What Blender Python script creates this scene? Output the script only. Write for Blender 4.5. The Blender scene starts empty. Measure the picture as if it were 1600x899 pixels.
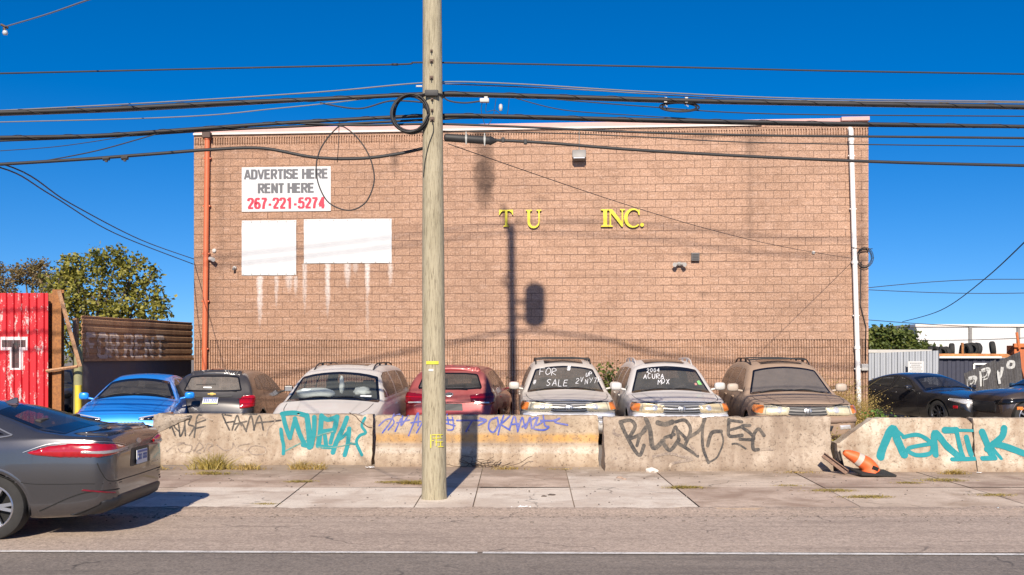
import bpy, bmesh, math, random
import numpy as np
from mathutils import Vector, Matrix, noise
from mathutils.bvhtree import BVHTree
from mathutils.geometry import delaunay_2d_cdt

R = math.radians
S = bpy.context.scene
COL = S.collection
random.seed(11)

# ---------------------------------------------------------------- camera
EYE = 1.85          # metres above the sidewalk
FOC = 1600.0        # focal length in pixels of a 1600 wide picture
HOR = 553.0         # row of the horizon in that picture
cam_d = bpy.data.cameras.new("camera")
cam = bpy.data.objects.new("camera", cam_d)
COL.objects.link(cam)
cam.location = (0, 0, EYE)
cam.rotation_euler = (R(90), 0, 0)
cam_d.sensor_width = 36
cam_d.lens = 36 * FOC / 1600
cam_d.shift_y = (HOR - 449.5) / 1600
cam_d.clip_start = 0.1
cam_d.clip_end = 3000
S.camera = cam

# ---------------------------------------------------------------- light
TANE = 0.60
SUNV = Vector((-0.078, -1.0, TANE)).normalized()      # towards the sun
EL = math.asin(SUNV.z)
w = bpy.data.worlds.new("World")
S.world = w
w.use_nodes = True
nt = w.node_tree
bg = nt.nodes["Background"]
sky = nt.nodes.new("ShaderNodeTexSky")
sky.sky_type = 'NISHITA'
sky.sun_disc = False
sky.sun_elevation = EL
sky.sun_rotation = R(184.5)
sky.altitude = 0
sky.air_density = 1.0
sky.dust_density = 0.25
sky.ozone_density = 3.0
hs = nt.nodes.new("ShaderNodeHueSaturation")
hs.inputs["Saturation"].default_value = 1.47
hs.inputs["Value"].default_value = 1.2
hs.inputs["Hue"].default_value = 0.510
tcw = nt.nodes.new("ShaderNodeTexCoord")
mpw = nt.nodes.new("ShaderNodeMapping"); mpw.inputs["Scale"].default_value = (1, 1, 1.15); mpw.inputs["Location"].default_value = (0, 0, .11)
nt.links.new(tcw.outputs["Generated"], mpw.inputs[0]); nt.links.new(mpw.outputs[0], sky.inputs[0])     # clear dry air: no pale band at the horizon
nt.links.new(sky.outputs[0], hs.inputs["Color"])
nt.links.new(hs.outputs[0], bg.inputs[0])
bg.inputs[1].default_value = 0.082
sd = bpy.data.lights.new("sun", 'SUN')
so = bpy.data.objects.new("sun", sd)
COL.objects.link(so)
sd.energy = 5.0
sd.angle = R(0.6)
sd.color = (1.0, 0.89, 0.75)
so.rotation_euler = SUNV.to_track_quat('Z', 'Y').to_euler()
S.view_settings.view_transform = 'Standard'
S.view_settings.look = 'None'
S.view_settings.gamma = 1
S.view_settings.exposure = 0.5
S.render.engine = 'CYCLES'

# ---------------------------------------------------------------- helpers
def P(px, py, d):
    """world point of a picture position at distance d (worked out once, then it is a place)"""
    return Vector(((px - 800) * d / FOC, d, EYE + (HOR - py) * d / FOC))

def X(px, d):
    return (px - 800) * d / FOC

def Z(py, d):
    return EYE + (HOR - py) * d / FOC

def tag(o, label=None, cat=None, group=None, kind=None):
    if label: o["label"] = label
    if cat: o["category"] = cat
    if group: o["group"] = group
    if kind: o["kind"] = kind
    return o

def empty(name, loc, rz=0, label=None, cat=None, group=None):
    o = bpy.data.objects.new(name, None)
    o.empty_display_size = 0.2
    COL.objects.link(o)
    o.location = loc
    o.rotation_euler = (0, 0, rz)
    return tag(o, label, cat, group)

def mk(name, verts, faces, mats, parent=None, smooth=False, idx=None, recalc=True, sharp=None):
    me = bpy.data.meshes.new(name)
    me.from_pydata([tuple(v) for v in verts], [], faces)
    if not isinstance(mats, (list, tuple)): mats = [mats]
    for m in mats: me.materials.append(m)
    if idx is not None:
        me.polygons.foreach_set("material_index", idx)
    if recalc:
        bm = bmesh.new(); bm.from_mesh(me)
        bmesh.ops.recalc_face_normals(bm, faces=bm.faces)
        bm.to_mesh(me); bm.free()
    if smooth:
        me.polygons.foreach_set("use_smooth", [True] * len(me.polygons))
        if sharp: me.set_sharp_from_angle(angle=R(sharp))
    me.update()
    o = bpy.data.objects.new(name, me)
    COL.objects.link(o)
    if parent: o.parent = parent
    return o

class MB:
    """collects primitives that end up as one mesh"""
    def __init__(s): s.v = []; s.f = []; s.i = []; s.m = 0
    def add(s, vs, fs, m=None):
        n = len(s.v); s.v += [Vector(v) for v in vs]
        s.f += [tuple(a + n for a in f) for f in fs]
        s.i += [s.m if m is None else m] * len(fs)
        return s
    def box(s, c, d, rz=0, rot=None, bev=0.0, m=None):
        hx, hy, hz = d[0] / 2, d[1] / 2, d[2] / 2
        M = rot if rot is not None else Matrix.Rotation(rz, 3, 'Z')
        c = Vector(c)
        b = min(bev, hx * .9, hy * .9, hz * .9)
        if b <= 0:
            vs = [(sx * hx, sy * hy, sz * hz) for sx in (-1, 1) for sy in (-1, 1) for sz in (-1, 1)]
            fs = [(0, 1, 3, 2), (4, 6, 7, 5), (0, 4, 5, 1), (2, 3, 7, 6), (0, 2, 6, 4), (1, 5, 7, 3)]
        else:
            bm = bmesh.new()
            bmesh.ops.create_cube(bm, size=1)
            for v in bm.verts: v.co = Vector((v.co.x * 2 * hx, v.co.y * 2 * hy, v.co.z * 2 * hz))
            bmesh.ops.bevel(bm, geom=bm.edges[:], offset=b, segments=2, profile=.6, affect='EDGES')
            bm.verts.ensure_lookup_table()
            vs = [v.co.copy() for v in bm.verts]; fs = [tuple(v.index for v in f.verts) for f in bm.faces]
            bm.free()
        return s.add([c + M @ Vector(v) for v in vs], fs, m)
    def tube(s, pts, r, n=8, cap=True, m=None):
        pts = [Vector(p) for p in pts]
        rs = r if isinstance(r, (list, tuple)) else [r] * len(pts)
        vs = []; fs = []
        t0 = (pts[1] - pts[0]).normalized()
        up = Vector((0, 0, 1)) if abs(t0.z) < .9 else Vector((0, 1, 0))
        a = t0.cross(up).normalized()
        for k, p in enumerate(pts):
            t = (pts[min(k + 1, len(pts) - 1)] - pts[max(k - 1, 0)]).normalized()
            a = (a - t * a.dot(t)).normalized()
            b = t.cross(a)
            for j in range(n):
                q = 2 * math.pi * j / n
                vs.append(p + (a * math.cos(q) + b * math.sin(q)) * rs[k])
        for k in range(len(pts) - 1):
            for j in range(n):
                fs.append((k * n + j, k * n + (j + 1) % n, (k + 1) * n + (j + 1) % n, (k + 1) * n + j))
        if cap:
            fs.append(tuple(range(n))[::-1]); fs.append(tuple((len(pts) - 1) * n + j for j in range(n)))
        return s.add(vs, fs, m)
    def lathe(s, prof, n=24, M=None, m=None):
        """prof: (radius, height) pairs turned round local Z, then moved by matrix M"""
        M = M or Matrix.Identity(4)
        vs = []; fs = []
        for (r, z) in prof:
            for j in range(n):
                q = 2 * math.pi * j / n
                vs.append(M @ Vector((r * math.cos(q), r * math.sin(q), z)))
        for k in range(len(prof) - 1):
            for j in range(n):
                fs.append((k * n + j, k * n + (j + 1) % n, (k + 1) * n + (j + 1) % n, (k + 1) * n + j))
        return s.add(vs, fs, m)
    def prism(s, poly, y0, y1, f=None, m=None):
        """2D outline (a,b) extruded between y0 and y1; f maps (a,y,b) to a point"""
        f = f or (lambda a, y, b: Vector((a, y, b)))
        n = len(poly)
        vs = [f(a, y0, b) for a, b in poly] + [f(a, y1, b) for a, b in poly]
        fs = [tuple(range(n)), tuple(range(2 * n - 1, n - 1, -1))]
        fs += [(k, (k + 1) % n, n + (k + 1) % n, n + k) for k in range(n)]
        return s.add(vs, fs, m)
    def build(s, name, mats, parent=None, smooth=False, sharp=None, recalc=True):
        return mk(name, s.v, s.f, mats, parent, smooth, s.i, recalc, sharp)

def catmull(pts, n=6, closed=False):
    pts = [Vector(p) for p in pts]; out = []
    N = len(pts)
    rng = range(N if closed else N - 1)
    for i in rng:
        if closed: p0, p1, p2, p3 = pts[i - 1], pts[i], pts[(i + 1) % N], pts[(i + 2) % N]
        else: p0, p1, p2, p3 = pts[max(i - 1, 0)], pts[i], pts[i + 1], pts[min(i + 2, N - 1)]
        for k in range(n):
            t = k / n
            out.append(.5 * ((2 * p1) + (p2 - p0) * t + (2 * p0 - 5 * p1 + 4 * p2 - p3) * t * t + (3 * p1 - p0 - 3 * p2 + p3) * t ** 3))
    if not closed: out.append(pts[-1].copy())
    return out

def roundpoly(poly, r, n=4):
    out = []; N = len(poly)
    for i in range(N):
        p = Vector(poly[i]); a = Vector(poly[i - 1]); b = Vector(poly[(i + 1) % N])
        da = (a - p); db = (b - p)
        d = min(r, da.length * .45, db.length * .45)
        s_ = p + da.normalized() * d; e = p + db.normalized() * d
        for k in range(n + 1):
            t = k / n
            out.append(s_ * (1 - t) ** 2 + p * 2 * t * (1 - t) + e * t * t)
    return out

def inpoly(x, y, poly):
    c = False; j = len(poly) - 1
    for i in range(len(poly)):
        xi, yi = poly[i][0], poly[i][1]; xj, yj = poly[j][0], poly[j][1]
        if (yi > y) != (yj > y) and x < (xj - xi) * (y - yi) / (yj - yi + 1e-12) + xi: c = not c
        j = i
    return c

def inset(poly, d):
    N = len(poly); A = sum(poly[i][0] * poly[(i + 1) % N][1] - poly[(i + 1) % N][0] * poly[i][1] for i in range(N))
    s_ = 1 if A > 0 else -1
    out = []
    for i in range(N):
        a = Vector(poly[i - 1][:2]) if isinstance(poly[i - 1], tuple) else poly[i - 1]
        p = Vector(poly[i]); b = Vector(poly[(i + 1) % N])
        e1 = p - a; e2 = b - p
        if e1.length < 1e-9 or e2.length < 1e-9: out.append(p.copy()); continue
        e1.normalize(); e2.normalize()
        n1 = Vector((-e1.y, e1.x)) * s_; n2 = Vector((-e2.y, e2.x)) * s_
        nn = (n1 + n2)
        if nn.length < 1e-6: nn = n1
        nn.normalize()
        k = d / max(.4, nn.dot(n1))
        out.append(p + nn * k)
    return out

def segdist(p, a, b):
    ab = b - a; t = max(0, min(1, (p - a).dot(ab) / max(ab.length_squared, 1e-12)))
    return (p - a - ab * t).length

# ---------------------------------------------------------------- materials
def newmat(name):
    m = bpy.data.materials.new(name); m.use_nodes = True
    return m, m.node_tree, m.node_tree.nodes["Principled BSDF"]

def N(nt, typ, **kw):
    n = nt.nodes.new(typ)
    for k, v in kw.items():
        if hasattr(n, k) and not k.startswith("i_"): setattr(n, k, v)
    return n

def math_(nt, op, a, b=None, clamp=False):
    n = nt.nodes.new("ShaderNodeMath"); n.operation = op; n.use_clamp = clamp
    for i, x in enumerate((a, b)):
        if x is None: continue
        if isinstance(x, (int, float)): n.inputs[i].default_value = x
        else: nt.links.new(x, n.inputs[i])
    return n.outputs[0]

def ramp(nt, fac, stops, interp='LINEAR'):
    n = nt.nodes.new("ShaderNodeValToRGB")
    n.color_ramp.interpolation = interp
    while len(n.color_ramp.elements) < len(stops): n.color_ramp.elements.new(.5)
    for e, (p, c) in zip(n.color_ramp.elements, stops):
        e.position = p
        e.color = (c, c, c, 1) if isinstance(c, (int, float)) else tuple(c) + (1,)
    nt.links.new(fac, n.inputs[0])
    return n.outputs[0]

def mix(nt, fac, a, b, mode='MIX'):
    n = nt.nodes.new("ShaderNodeMix"); n.data_type = 'RGBA'; n.blend_type = mode
    for sock, x in ((n.inputs[0], fac), (n.inputs[6], a), (n.inputs[7], b)):
        if isinstance(x, (int, float)): sock.default_value = x
        elif isinstance(x, (tuple, list)): sock.default_value = tuple(x) + (1,)
        else: nt.links.new(x, sock)
    return n.outputs[2]

def noise_(nt, scale, detail=4, rough=.55, vec=None, dist=0.0, stretch=None):
    n = nt.nodes.new("ShaderNodeTexNoise")
    n.inputs["Scale"].default_value = scale; n.inputs["Detail"].default_value = detail
    n.inputs["Roughness"].default_value = rough; n.inputs["Distortion"].default_value = dist
    if vec is None:
        tc = nt.nodes.new("ShaderNodeTexCoord"); vec = tc.outputs["Object"]
    if stretch:
        mp = nt.nodes.new("ShaderNodeMapping"); mp.inputs["Scale"].default_value = stretch
        nt.links.new(vec, mp.inputs[0]); vec = mp.outputs[0]
    nt.links.new(vec, n.inputs["Vector"])
    return n.outputs["Fac"]

def bump(nt, bsdf, h, strength=.4, dist=.01):
    n = nt.nodes.new("ShaderNodeBump"); n.inputs["Strength"].default_value = strength
    n.inputs["Distance"].default_value = dist
    nt.links.new(h, n.inputs["Height"]); nt.links.new(n.outputs[0], bsdf.inputs["Normal"])
    return n

def simple(name, col, rough=.6, metal=0.0, var=.12, scale=8, bmp=0.0, coat=0.0, spec=.5):
    m, nt, b = newmat(name)
    f = noise_(nt, scale)
    lo = tuple(max(0, c * (1 - var)) for c in col); hi = tuple(min(1, c * (1 + var)) for c in col)
    nt.links.new(mix(nt, f, lo, hi), b.inputs["Base Color"])
    b.inputs["Roughness"].default_value = rough
    b.inputs["Metallic"].default_value = metal
    b.inputs["Coat Weight"].default_value = coat
    b.inputs["Specular IOR Level"].default_value = spec
    if bmp: bump(nt, b, noise_(nt, scale * 6), bmp, .01)
    return m

def paint(name, col, metal=.5, rough=.3, dust=.2, dcol=(.36, .29, .22), coat=.6):
    """car paint with a film of dust lying on it, thickest on faces that look up"""
    m, nt, b = newmat(name)
    geo = nt.nodes.new("ShaderNodeNewGeometry")
    sep = nt.nodes.new("ShaderNodeSeparateXYZ"); nt.links.new(geo.outputs["Normal"], sep.inputs[0])
    upf = ramp(nt, sep.outputs[2], [(0.0, .24), (.85, 1.0)])
    nf = ramp(nt, noise_(nt, 3.5, 6, .65), [(.3, .55), (.75, 1.1)])
    d = math_(nt, 'MULTIPLY', math_(nt, 'MULTIPLY', upf, nf), dust, True)
    back = geo.outputs["Backfacing"]
    c = mix(nt, d, col, dcol)
    c = mix(nt, back, c, (.03, .03, .032))
    nt.links.new(c, b.inputs["Base Color"])
    nt.links.new(math_(nt, 'MULTIPLY', math_(nt, 'SUBTRACT', 1.0, d, True), metal), b.inputs["Metallic"])
    nt.links.new(math_(nt, 'ADD', math_(nt, 'MULTIPLY', d, .6), rough, True), b.inputs["Roughness"])
    nt.links.new(math_(nt, 'MULTIPLY', math_(nt, 'SUBTRACT', 1.0, d, True), coat), b.inputs["Coat Weight"])
    b.inputs["Coat Roughness"].default_value = .06
    return m

def glassmat(name, tint=(.02, .024, .026), see=.45, dust=.1, rough=.04, dcol=(.42, .36, .30)):
    m, nt, b = newmat(name)
    f = ramp(nt, noise_(nt, 4, 5, .7), [(.3, .6), (.8, 1.2)])
    d = math_(nt, 'MULTIPLY', f, dust, True)
    nt.links.new(mix(nt, d, tint, dcol), b.inputs["Base Color"])
    nt.links.new(math_(nt, 'ADD', math_(nt, 'MULTIPLY', d, .5), rough, True), b.inputs["Roughness"])
    nt.links.new(math_(nt, 'ADD', math_(nt, 'MULTIPLY', d, see), 1 - see, True), b.inputs["Alpha"])
    b.inputs["Specular IOR Level"].default_value = .6
    return m

M = {}
M['rubber'] = simple('tyre_rubber', (.022, .021, .02), .85, var=.3, scale=14, bmp=.2)
M['black'] = simple('black_plastic', (.018, .018, .02), .5, var=.3, scale=12)
M['frit'] = simple('glass_border', (.008, .008, .009), .12, spec=.5)
M['alloy'] = simple('alloy_wheel', (.55, .55, .57), .3, .9, var=.1)
M['darkalloy'] = simple('dark_alloy_wheel', (.12, .12, .13), .35, .8)
M['chrome'] = simple('chrome_trim', (.45, .44, .43), .30, .75, var=.08)
M['interior'] = simple('interior_cloth', (.05, .045, .042), .9, var=.3)
M['intergrey'] = simple('interior_grey_cloth', (.16, .15, .14), .9, var=.3)
M['well'] = simple('wheel_well', (.010, .010, .010), .95)
M['redlamp'] = simple('red_lamp', (.34, .004, .010), .15, var=.3, scale=25, coat=1)
M['redlampd'] = simple('dark_red_lamp', (.16, .004, .008), .12, var=.3, scale=25, coat=1)
M['clearlamp'] = simple('clear_lamp', (.62, .60, .58), .15, .35, var=.25, scale=30, coat=1)
M['yellowlamp'] = simple('yellowed_headlamp', (.60, .53, .36), .28, .15, var=.3, scale=22, coat=.6)
M['amber'] = simple('amber_lamp', (.72, .20, .03), .2, var=.25, scale=30, coat=1)
M['white'] = simple('white_paint', (.8, .8, .78), .5, var=.05)
M['plate'] = simple('plate_white', (.62, .64, .66), .4, var=.05)
M['plateb'] = simple('plate_blue', (.05, .10, .35), .4)
M['platey'] = simple('plate_yellow', (.65, .5, .08), .4)
M['greylamp'] = simple('grey_lamp', (.36, .33, .32), .2, .3, var=.3, scale=40)
# ---------------------------------------------------------------- car maker
def pch(keys):
    xs = np.array([k[0] for k in keys], float); ys = np.array([k[1] for k in keys], float)
    h = np.diff(xs); dl = np.diff(ys) / h; n = len(xs)
    mm = np.zeros(n)
    if n > 2:
        for i in range(1, n - 1):
            if dl[i - 1] * dl[i] > 0:
                w1 = 2 * h[i] + h[i - 1]; w2 = h[i] + 2 * h[i - 1]
                mm[i] = (w1 + w2) / (w1 / dl[i - 1] + w2 / dl[i])
    mm[0] = dl[0]; mm[-1] = dl[-1]
    def f(t):
        t = min(max(t, xs[0]), xs[-1])
        i = int(min(max(np.searchsorted(xs, t) - 1, 0), n - 2))
        u = (t - xs[i]) / h[i]
        return float((2 * u ** 3 - 3 * u ** 2 + 1) * ys[i] + (u ** 3 - 2 * u ** 2 + u) * h[i] * mm[i]
                     + (-2 * u ** 3 + 3 * u ** 2) * ys[i + 1] + (u ** 3 - u ** 2) * h[i] * mm[i + 1])
    return f

def fillet(pts, rad, na=4, subs=None):
    out = []
    n = len(pts); ends = []
    for i in range(n):
        if i in (0, n - 1): ends.append((pts[i], pts[i], None)); continue
        p, a, b = pts[i], pts[i - 1], pts[i + 1]
        da, db = a - p, b - p
        d = min(rad[i], da.length * .47, db.length * .47)
        ends.append((p + (da.normalized() * d if da.length > 1e-9 else da), p + (db.normalized() * d if db.length > 1e-9 else db), p))
    for i in range(n):
        s_, e, p = ends[i]
        if p is None: out.append(s_.copy())
        else:
            for k in range(na + 1):
                t = k / na
                out.append(s_ * (1 - t) ** 2 + p * 2 * t * (1 - t) + e * t * t)
        if i < n - 1:
            m_ = subs[i]; q = ends[i + 1][0]
            for k in range(1, m_): out.append(e.lerp(q, k / m_))
    return out

class Car:
    def __init__(s, name, label, loc, yaw, spec, mats, cat='car', group=None, lod=.03):
        s.sp = spec; s.L = spec['L']; s.W = spec['W']; s.mats = mats
        s.root = empty(name, loc, yaw, label, cat, group)
        s.zc = pch(spec['zc']); s.zb = pch(spec['zb']); s.z0 = pch(spec['z0'])
        s.cr = pch(spec.get('cr', [(0, .05), (spec['L'], .05)]))
        L = s.L
        s.pf = pch(spec.get('pf', [(0, .86), (.25, .95), (.8, 1), (L - .9, 1), (L - .3, .965), (L, .89)]))
        s.wr = pch(spec['wr'])
        s.er = spec.get('er', .16)
        s.holes = []          # (view, outline)
        s.lod = lod
        s.make_surface()
    def par(s, t):
        L = s.L; wd = s.W / 2 * s.pf(t); z0 = s.z0(t); zb = s.zb(t); zc = s.zc(t); cr = s.cr(t)
        e = 1
        for dd in (t, L - t):
            if dd < s.er: e = min(e, math.sqrt(max(0, 1 - (1 - dd / s.er) ** 2)))
        wd -= s.er * .75 * (1 - e); z0 += .07 * (1 - e); zb -= .05 * (1 - e); zc -= .05 * (1 - e)
        zt = max(zc - cr, zb + .012)
        wb = wd - s.sp.get('sh', .06)
        zr = s.sp['roof']
        k = max(0, min(1, (zt - zb - .03) / (zr - cr - zb)))
        wt = (wb - .05) * (1 - k) + min(s.wr(t), wb - .05) * k
        return wd, z0, zb, wb, wt, zt, max(zc, zt + .01) - zt
    def section(s, t):
        wd, z0, zb, wb, wt, zt, cr = s.par(t)
        V = Vector
        zm = z0 + (zb - z0) * .55
        flat = s.sp.get('sculpt', .03)
        bow = s.sp.get('bow', .02) * min(1, (zt - zb) / .4)
        pts = [V((0, z0)), V((wd - .13, z0)), V((wd - flat, z0 + .11)), V((wd, zm)), V((wd - .02, zb - .09)), V((wb, zb)),
               V(((wb + wt) / 2 + bow, (zb + zt) / 2)), V((wt, zt)), V((wt * .72, zt + cr * .50)), V((wt * .38, zt + cr * .87)), V((0, zt + cr))]
        rad = [0, .06, .10, .22, .05, .03, .2, s.sp.get('rr', .07), .2, .2, 0]
        return fillet(pts, rad, 4, [3, 1, 2, 5, 2, 4, 4, 2, 2, 2])
    def make_surface(s):
        L = s.L; ts = []
        t = 0
        while t < L:
            ts.append(t)
            dd = min(t, L - t)
            t += .008 if dd < .03 else (.014 if dd < .16 else s.lod)
        ts.append(L)
        verts = []; faces = []; m = None
        for t in ts:
            h = s.section(t); m = len(h)
            ring = [Vector((p.x, t - L / 2, p.y)) for p in h] + [Vector((-p.x, t - L / 2, p.y)) for p in h[-2:0:-1]]
            n = len(ring); verts += ring
        for k in range(len(ts) - 1):
            for j in range(n):
                faces.append((k * n + j, (k + 1) * n + j, (k + 1) * n + (j + 1) % n, k * n + (j + 1) % n))
        faces.append(tuple(range(n))); faces.append(tuple((len(ts) - 1) * n + j for j in range(n))[::-1])
        s.verts, s.faces = verts, faces
        s.bvh = BVHTree.FromPolygons(verts, faces)
    VIEW = {'front': (Vector((1, 0, 0)), Vector((0, 1, 0))), 'rear': (Vector((1, 0, 0)), Vector((0, -1, 0))),
            'right': (Vector((0, 1, 0)), Vector((-1, 0, 0))), 'left': (Vector((0, 1, 0)), Vector((1, 0, 0))),
            'top': (Vector((1, 0, 0)), Vector((0, 0, -1)))}
    def to3(s, view, a, b):
        """point before the surface and the ray direction, for outline coordinates"""
        if view == 'top': return Vector((a, b - s.L / 2, 5)), Vector((0, 0, -1))
        if view in ('front', 'rear'):
            D = s.VIEW[view][1]; return Vector((a, 0, b)) - D * 6, D
        if view in ('left', 'right'):
            D = s.VIEW[view][1]; return Vector((0, a - s.L / 2, b)) - D * 4, D
        # oblique: ('o', angle): seen from a corner; a runs across that view, origin at corner of the car
        _, ang, sx, end = view
        D = Vector((-sx * math.cos(ang), (1 if end == 'f' else -1) * math.sin(ang), 0))
        U = Vector((sx * math.sin(ang), (1 if end == 'f' else -1) * math.cos(ang), 0))   # towards the side from the end
        org = Vector((sx * s.W / 2, (-s.L / 2 if end == 'f' else s.L / 2), 0))
        return org + U * 0 + (Vector((-sx, 0, 0)) * 0) + Vector((-sx * 0, 0, 0)) + s._obl(D, sx, end) * a + Vector((0, 0, b)) - D * 6, D
    def _obl(s, D, sx, end):
        u = Vector((-D.y, D.x, 0))
        side = Vector((0, 1 if end == 'f' else -1, 0))      # walking from the end face along the side
        return u if u.dot(side) > 0 else -u
    def hit(s, view, a, b, off):
        o, D = s.to3(view, a, b)
        loc, nr, i, d = s.bvh.ray_cast(o, D)
        if loc is None:
            loc, nr, i, d = s.bvh.find_nearest(o + D * 5.2)
        if nr.dot(D) > 0: nr = -nr
        return loc + nr * off
    def patch(s, name, view, poly, mat, off=.004, pillow=0, border=0, bmat=None, parent=None, rnd=.02, res=.06, hole=False, both=False, label=None, skirt=.012):
        """a piece laid on the body: outline given in a view of the car"""
        outs = []
        if both:
            for sgn in (1, -1):
                if view in ('front', 'rear', 'top'): pl = [(sgn * a, b) for a, b in poly]; vw = view
                elif view in ('left', 'right'): pl = poly; vw = 'right' if sgn > 0 else 'left'
                else: pl = poly; vw = (view[0], view[1], sgn, view[3])
                outs.append(s.patch(name, vw, pl, mat, off, pillow, border, bmat, parent, rnd, res, hole, False, label, skirt))
            return outs
        pl = roundpoly(poly, rnd, 3) if rnd > 0 else [Vector(p) for p in poly]
        # refine boundary
        rp = []
        for i in range(len(pl)):
            a, b = pl[i], pl[(i + 1) % len(pl)]
            k = max(1, int((b - a).length / res))
            for q in range(k): rp.append(a.lerp(b, q / k))
        pts = list(rp); nb = len(rp)
        edges = [(i, (i + 1) % nb) for i in range(nb)]
        inner = None
        if border > 0:
            inner = inset(rp, border)
            o = len(pts); pts += inner
            edges += [(o + i, o + (i + 1) % nb) for i in range(nb)]
        elif pillow:
            for fr in (.35, 1.0):
                o = len(pts); ii = inset(rp, min(.03, pillow * 1.2) * fr)
                ii = [p if inpoly(p.x, p.y, rp) else None for p in ii]
                pts += [p for p in ii if p is not None]
        xs = [p.x for p in rp]; ys = [p.y for p in rp]
        x = min(xs) + res / 2
        while x < max(xs):
            y = min(ys) + res / 2
            while y < max(ys):
                if inpoly(x, y, rp):
                    if min(segdist(Vector((x, y)), rp[i], rp[(i + 1) % nb]) for i in range(nb)) > res * .3: pts.append(Vector((x, y)))
                y += res
            x += res
        v2, e2, f2, *_ = delaunay_2d_cdt(pts, edges, [], 1, 1e-5)
        vs = []
        def dist(p): return min(segdist(p, rp[i], rp[(i + 1) % nb]) for i in range(nb))
        for p in v2:
            o = off
            if pillow:
                d = min(1, dist(p) / .03); o = off + pillow * math.sin(d * math.pi / 2) - (skirt if d < .02 else 0)
            vs.append(s.hit(view, p.x, p.y, o))
        idx = [0] * len(f2)
        if border > 0:
            for k, f in enumerate(f2):
                c = sum((v2[i] for i in f), Vector((0, 0))) / len(f)
                if not inpoly(c.x, c.y, inner): idx[k] = 1
        faces = []
        D = s.to3(view, 0, 0)[1]
        for f in f2:
            a, b, c = vs[f[0]], vs[f[1]], vs[f[2]]
            nn = (b - a).cross(c - a)
            faces.append(tuple(f) if nn.dot(D) < 0 else tuple(reversed(f)))
        ob = mk(name, vs, faces, [mat, bmat or M['frit']], parent or s.root, True, idx, False)
        if label: ob['label'] = label
        if hole: s.holes.append((view, inset(rp, max(border * .5, .015))))
        return ob
    def line(s, name, view, pts, width, mat, off=.003, parent=None, both=False, smooth=True):
        if both:
            if view in ('front', 'rear', 'top'):
                return [s.line(name, view, [(g * a, b) for a, b in pts], width, mat, off, parent, False, smooth) for g in (1, -1)]
            return [s.line(name, v, pts, width, mat, off, parent, False, smooth) for v in ('left', 'right')]
        q = catmull([Vector(p) for p in pts], 6) if smooth and len(pts) > 2 else [Vector(pts[0]).lerp(Vector(pts[-1]), k / 20) for k in range(21)] if len(pts) == 2 else [Vector(p) for p in pts]
        vs = []; fs = []
        for i, p in enumerate(q):
            d = (q[min(i + 1, len(q) - 1)] - q[max(i - 1, 0)]).normalized(); nn = Vector((-d.y, d.x)) * width / 2
            vs += [s.hit(view, p.x + nn.x, p.y + nn.y, off), s.hit(view, p.x - nn.x, p.y - nn.y, off)]
        for i in range(len(q) - 1): fs.append((2 * i, 2 * i + 1, 2 * i + 3, 2 * i + 2))
        return mk(name, vs, fs, mat, parent or s.root, True, None, False)
    def iso(s, t, x, du=0):
        """height of the top surface at station t, lateral x"""
        wd, z0, zb, wb, wt, zt, cr = s.par(t)
        loc, nr, i, d = s.bvh.ray_cast(Vector((x, t - s.L / 2, 5)), Vector((0, 0, -1)))
        return loc.z if loc else zt
    def screen(s, name, view, tb, tt, mat, pil=.055, n=9, border=.045, hole=True, cut=1.0):
        """windscreen or rear window between stations tb (bottom) and tt (top)"""
        wb_ = s.par(tb)[4] - pil * .6; wt_ = s.par(tt)[4] - pil
        bot = [(x, s.iso(tb, x)) for x in np.linspace(-wb_, wb_, n)]
        top = [(x, s.iso(tt, x)) for x in np.linspace(wt_, -wt_, n)]
        return s.patch(name, view, bot + top, mat, .003, 0, border, M['frit'], None, .03, .07, hole)
    def wheels(s, ts, r, tw=.22, rim='alloy', spokes=5, inset_=.03, ra=None):
        s.wh = []
        ra = ra or r + .055
        for t in ts:
            s.wh.append((t, r, ra))
            for sx in (1, -1):
                cx = sx * (s.W / 2 - inset_ - tw / 2)
                c = Vector((cx, t - s.L / 2, r))
                Mx = Matrix.Translation(c) @ Matrix.Rotation(sx * math.pi / 2, 4, 'Y')
                h = tw / 2
                mb = MB()
                mb.lathe([(r * .66, -h * .7), (r * .70, -h * .95), (r * .86, -h), (r * .97, -h * .82), (r, -h * .5), (r, h * .5), (r * .97, h * .82), (r * .86, h), (r * .70, h * .95), (r * .66, h * .7), (r * .66, -h * .7)], 40, Mx)
                for k in range(3):
                    pass
                wh = mb.build('wheel', M['rubber'], s.root, True, 40)
                rb = MB()
                rb.lathe([(r * .69, h * .90), (r * .66, h * .98), (r * .63, h * .9), (r * .60, h * .1), (r * .60, -h * .6)], 40, Mx, 0)
                rb.lathe([(0.0001, -h * .1), (r * .60, -h * .1)], 24, Mx, 1)
                rb.lathe([(0.0001, h * .75), (r * .09, h * .75), (r * .16, h * .6), (r * .17, h * .1)], 20, Mx, 0)
                for k in range(spokes):
                    q = 2 * math.pi * k / spokes + .3
                    for dq in ((-.14, .14) if spokes <= 5 else (0,)):
                        a0 = q + dq * .6; a1 = q + dq * 1.15
                        wd0, wd1 = r * .055, r * .05
                        vs = []
                        for (rad_, zz, aa, ww) in ((r * .12, h * .62, a0, wd0), (r * .62, h * .72, a1, wd1)):
                            ux, uy = math.cos(aa), math.sin(aa)
                            for (sg, z2) in ((-1, zz), (1, zz), (1, zz - .03), (-1, zz - .03)):
                                vs.append(Mx @ Vector((ux * rad_ - uy * ww * sg, uy * rad_ + ux * ww * sg, z2)))
                        rb.add(vs, [(0, 1, 5, 4), (1, 2, 6, 5), (2, 3, 7, 6), (3, 0, 4, 7)], 0)
                rb.build('rim', [M[rim], M['well']], wh, True, 35)
                # wheel well liner
                wl = MB(); n = 20
                xo = s.W / 2 - .05; xi = s.W / 2 - .42
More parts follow.
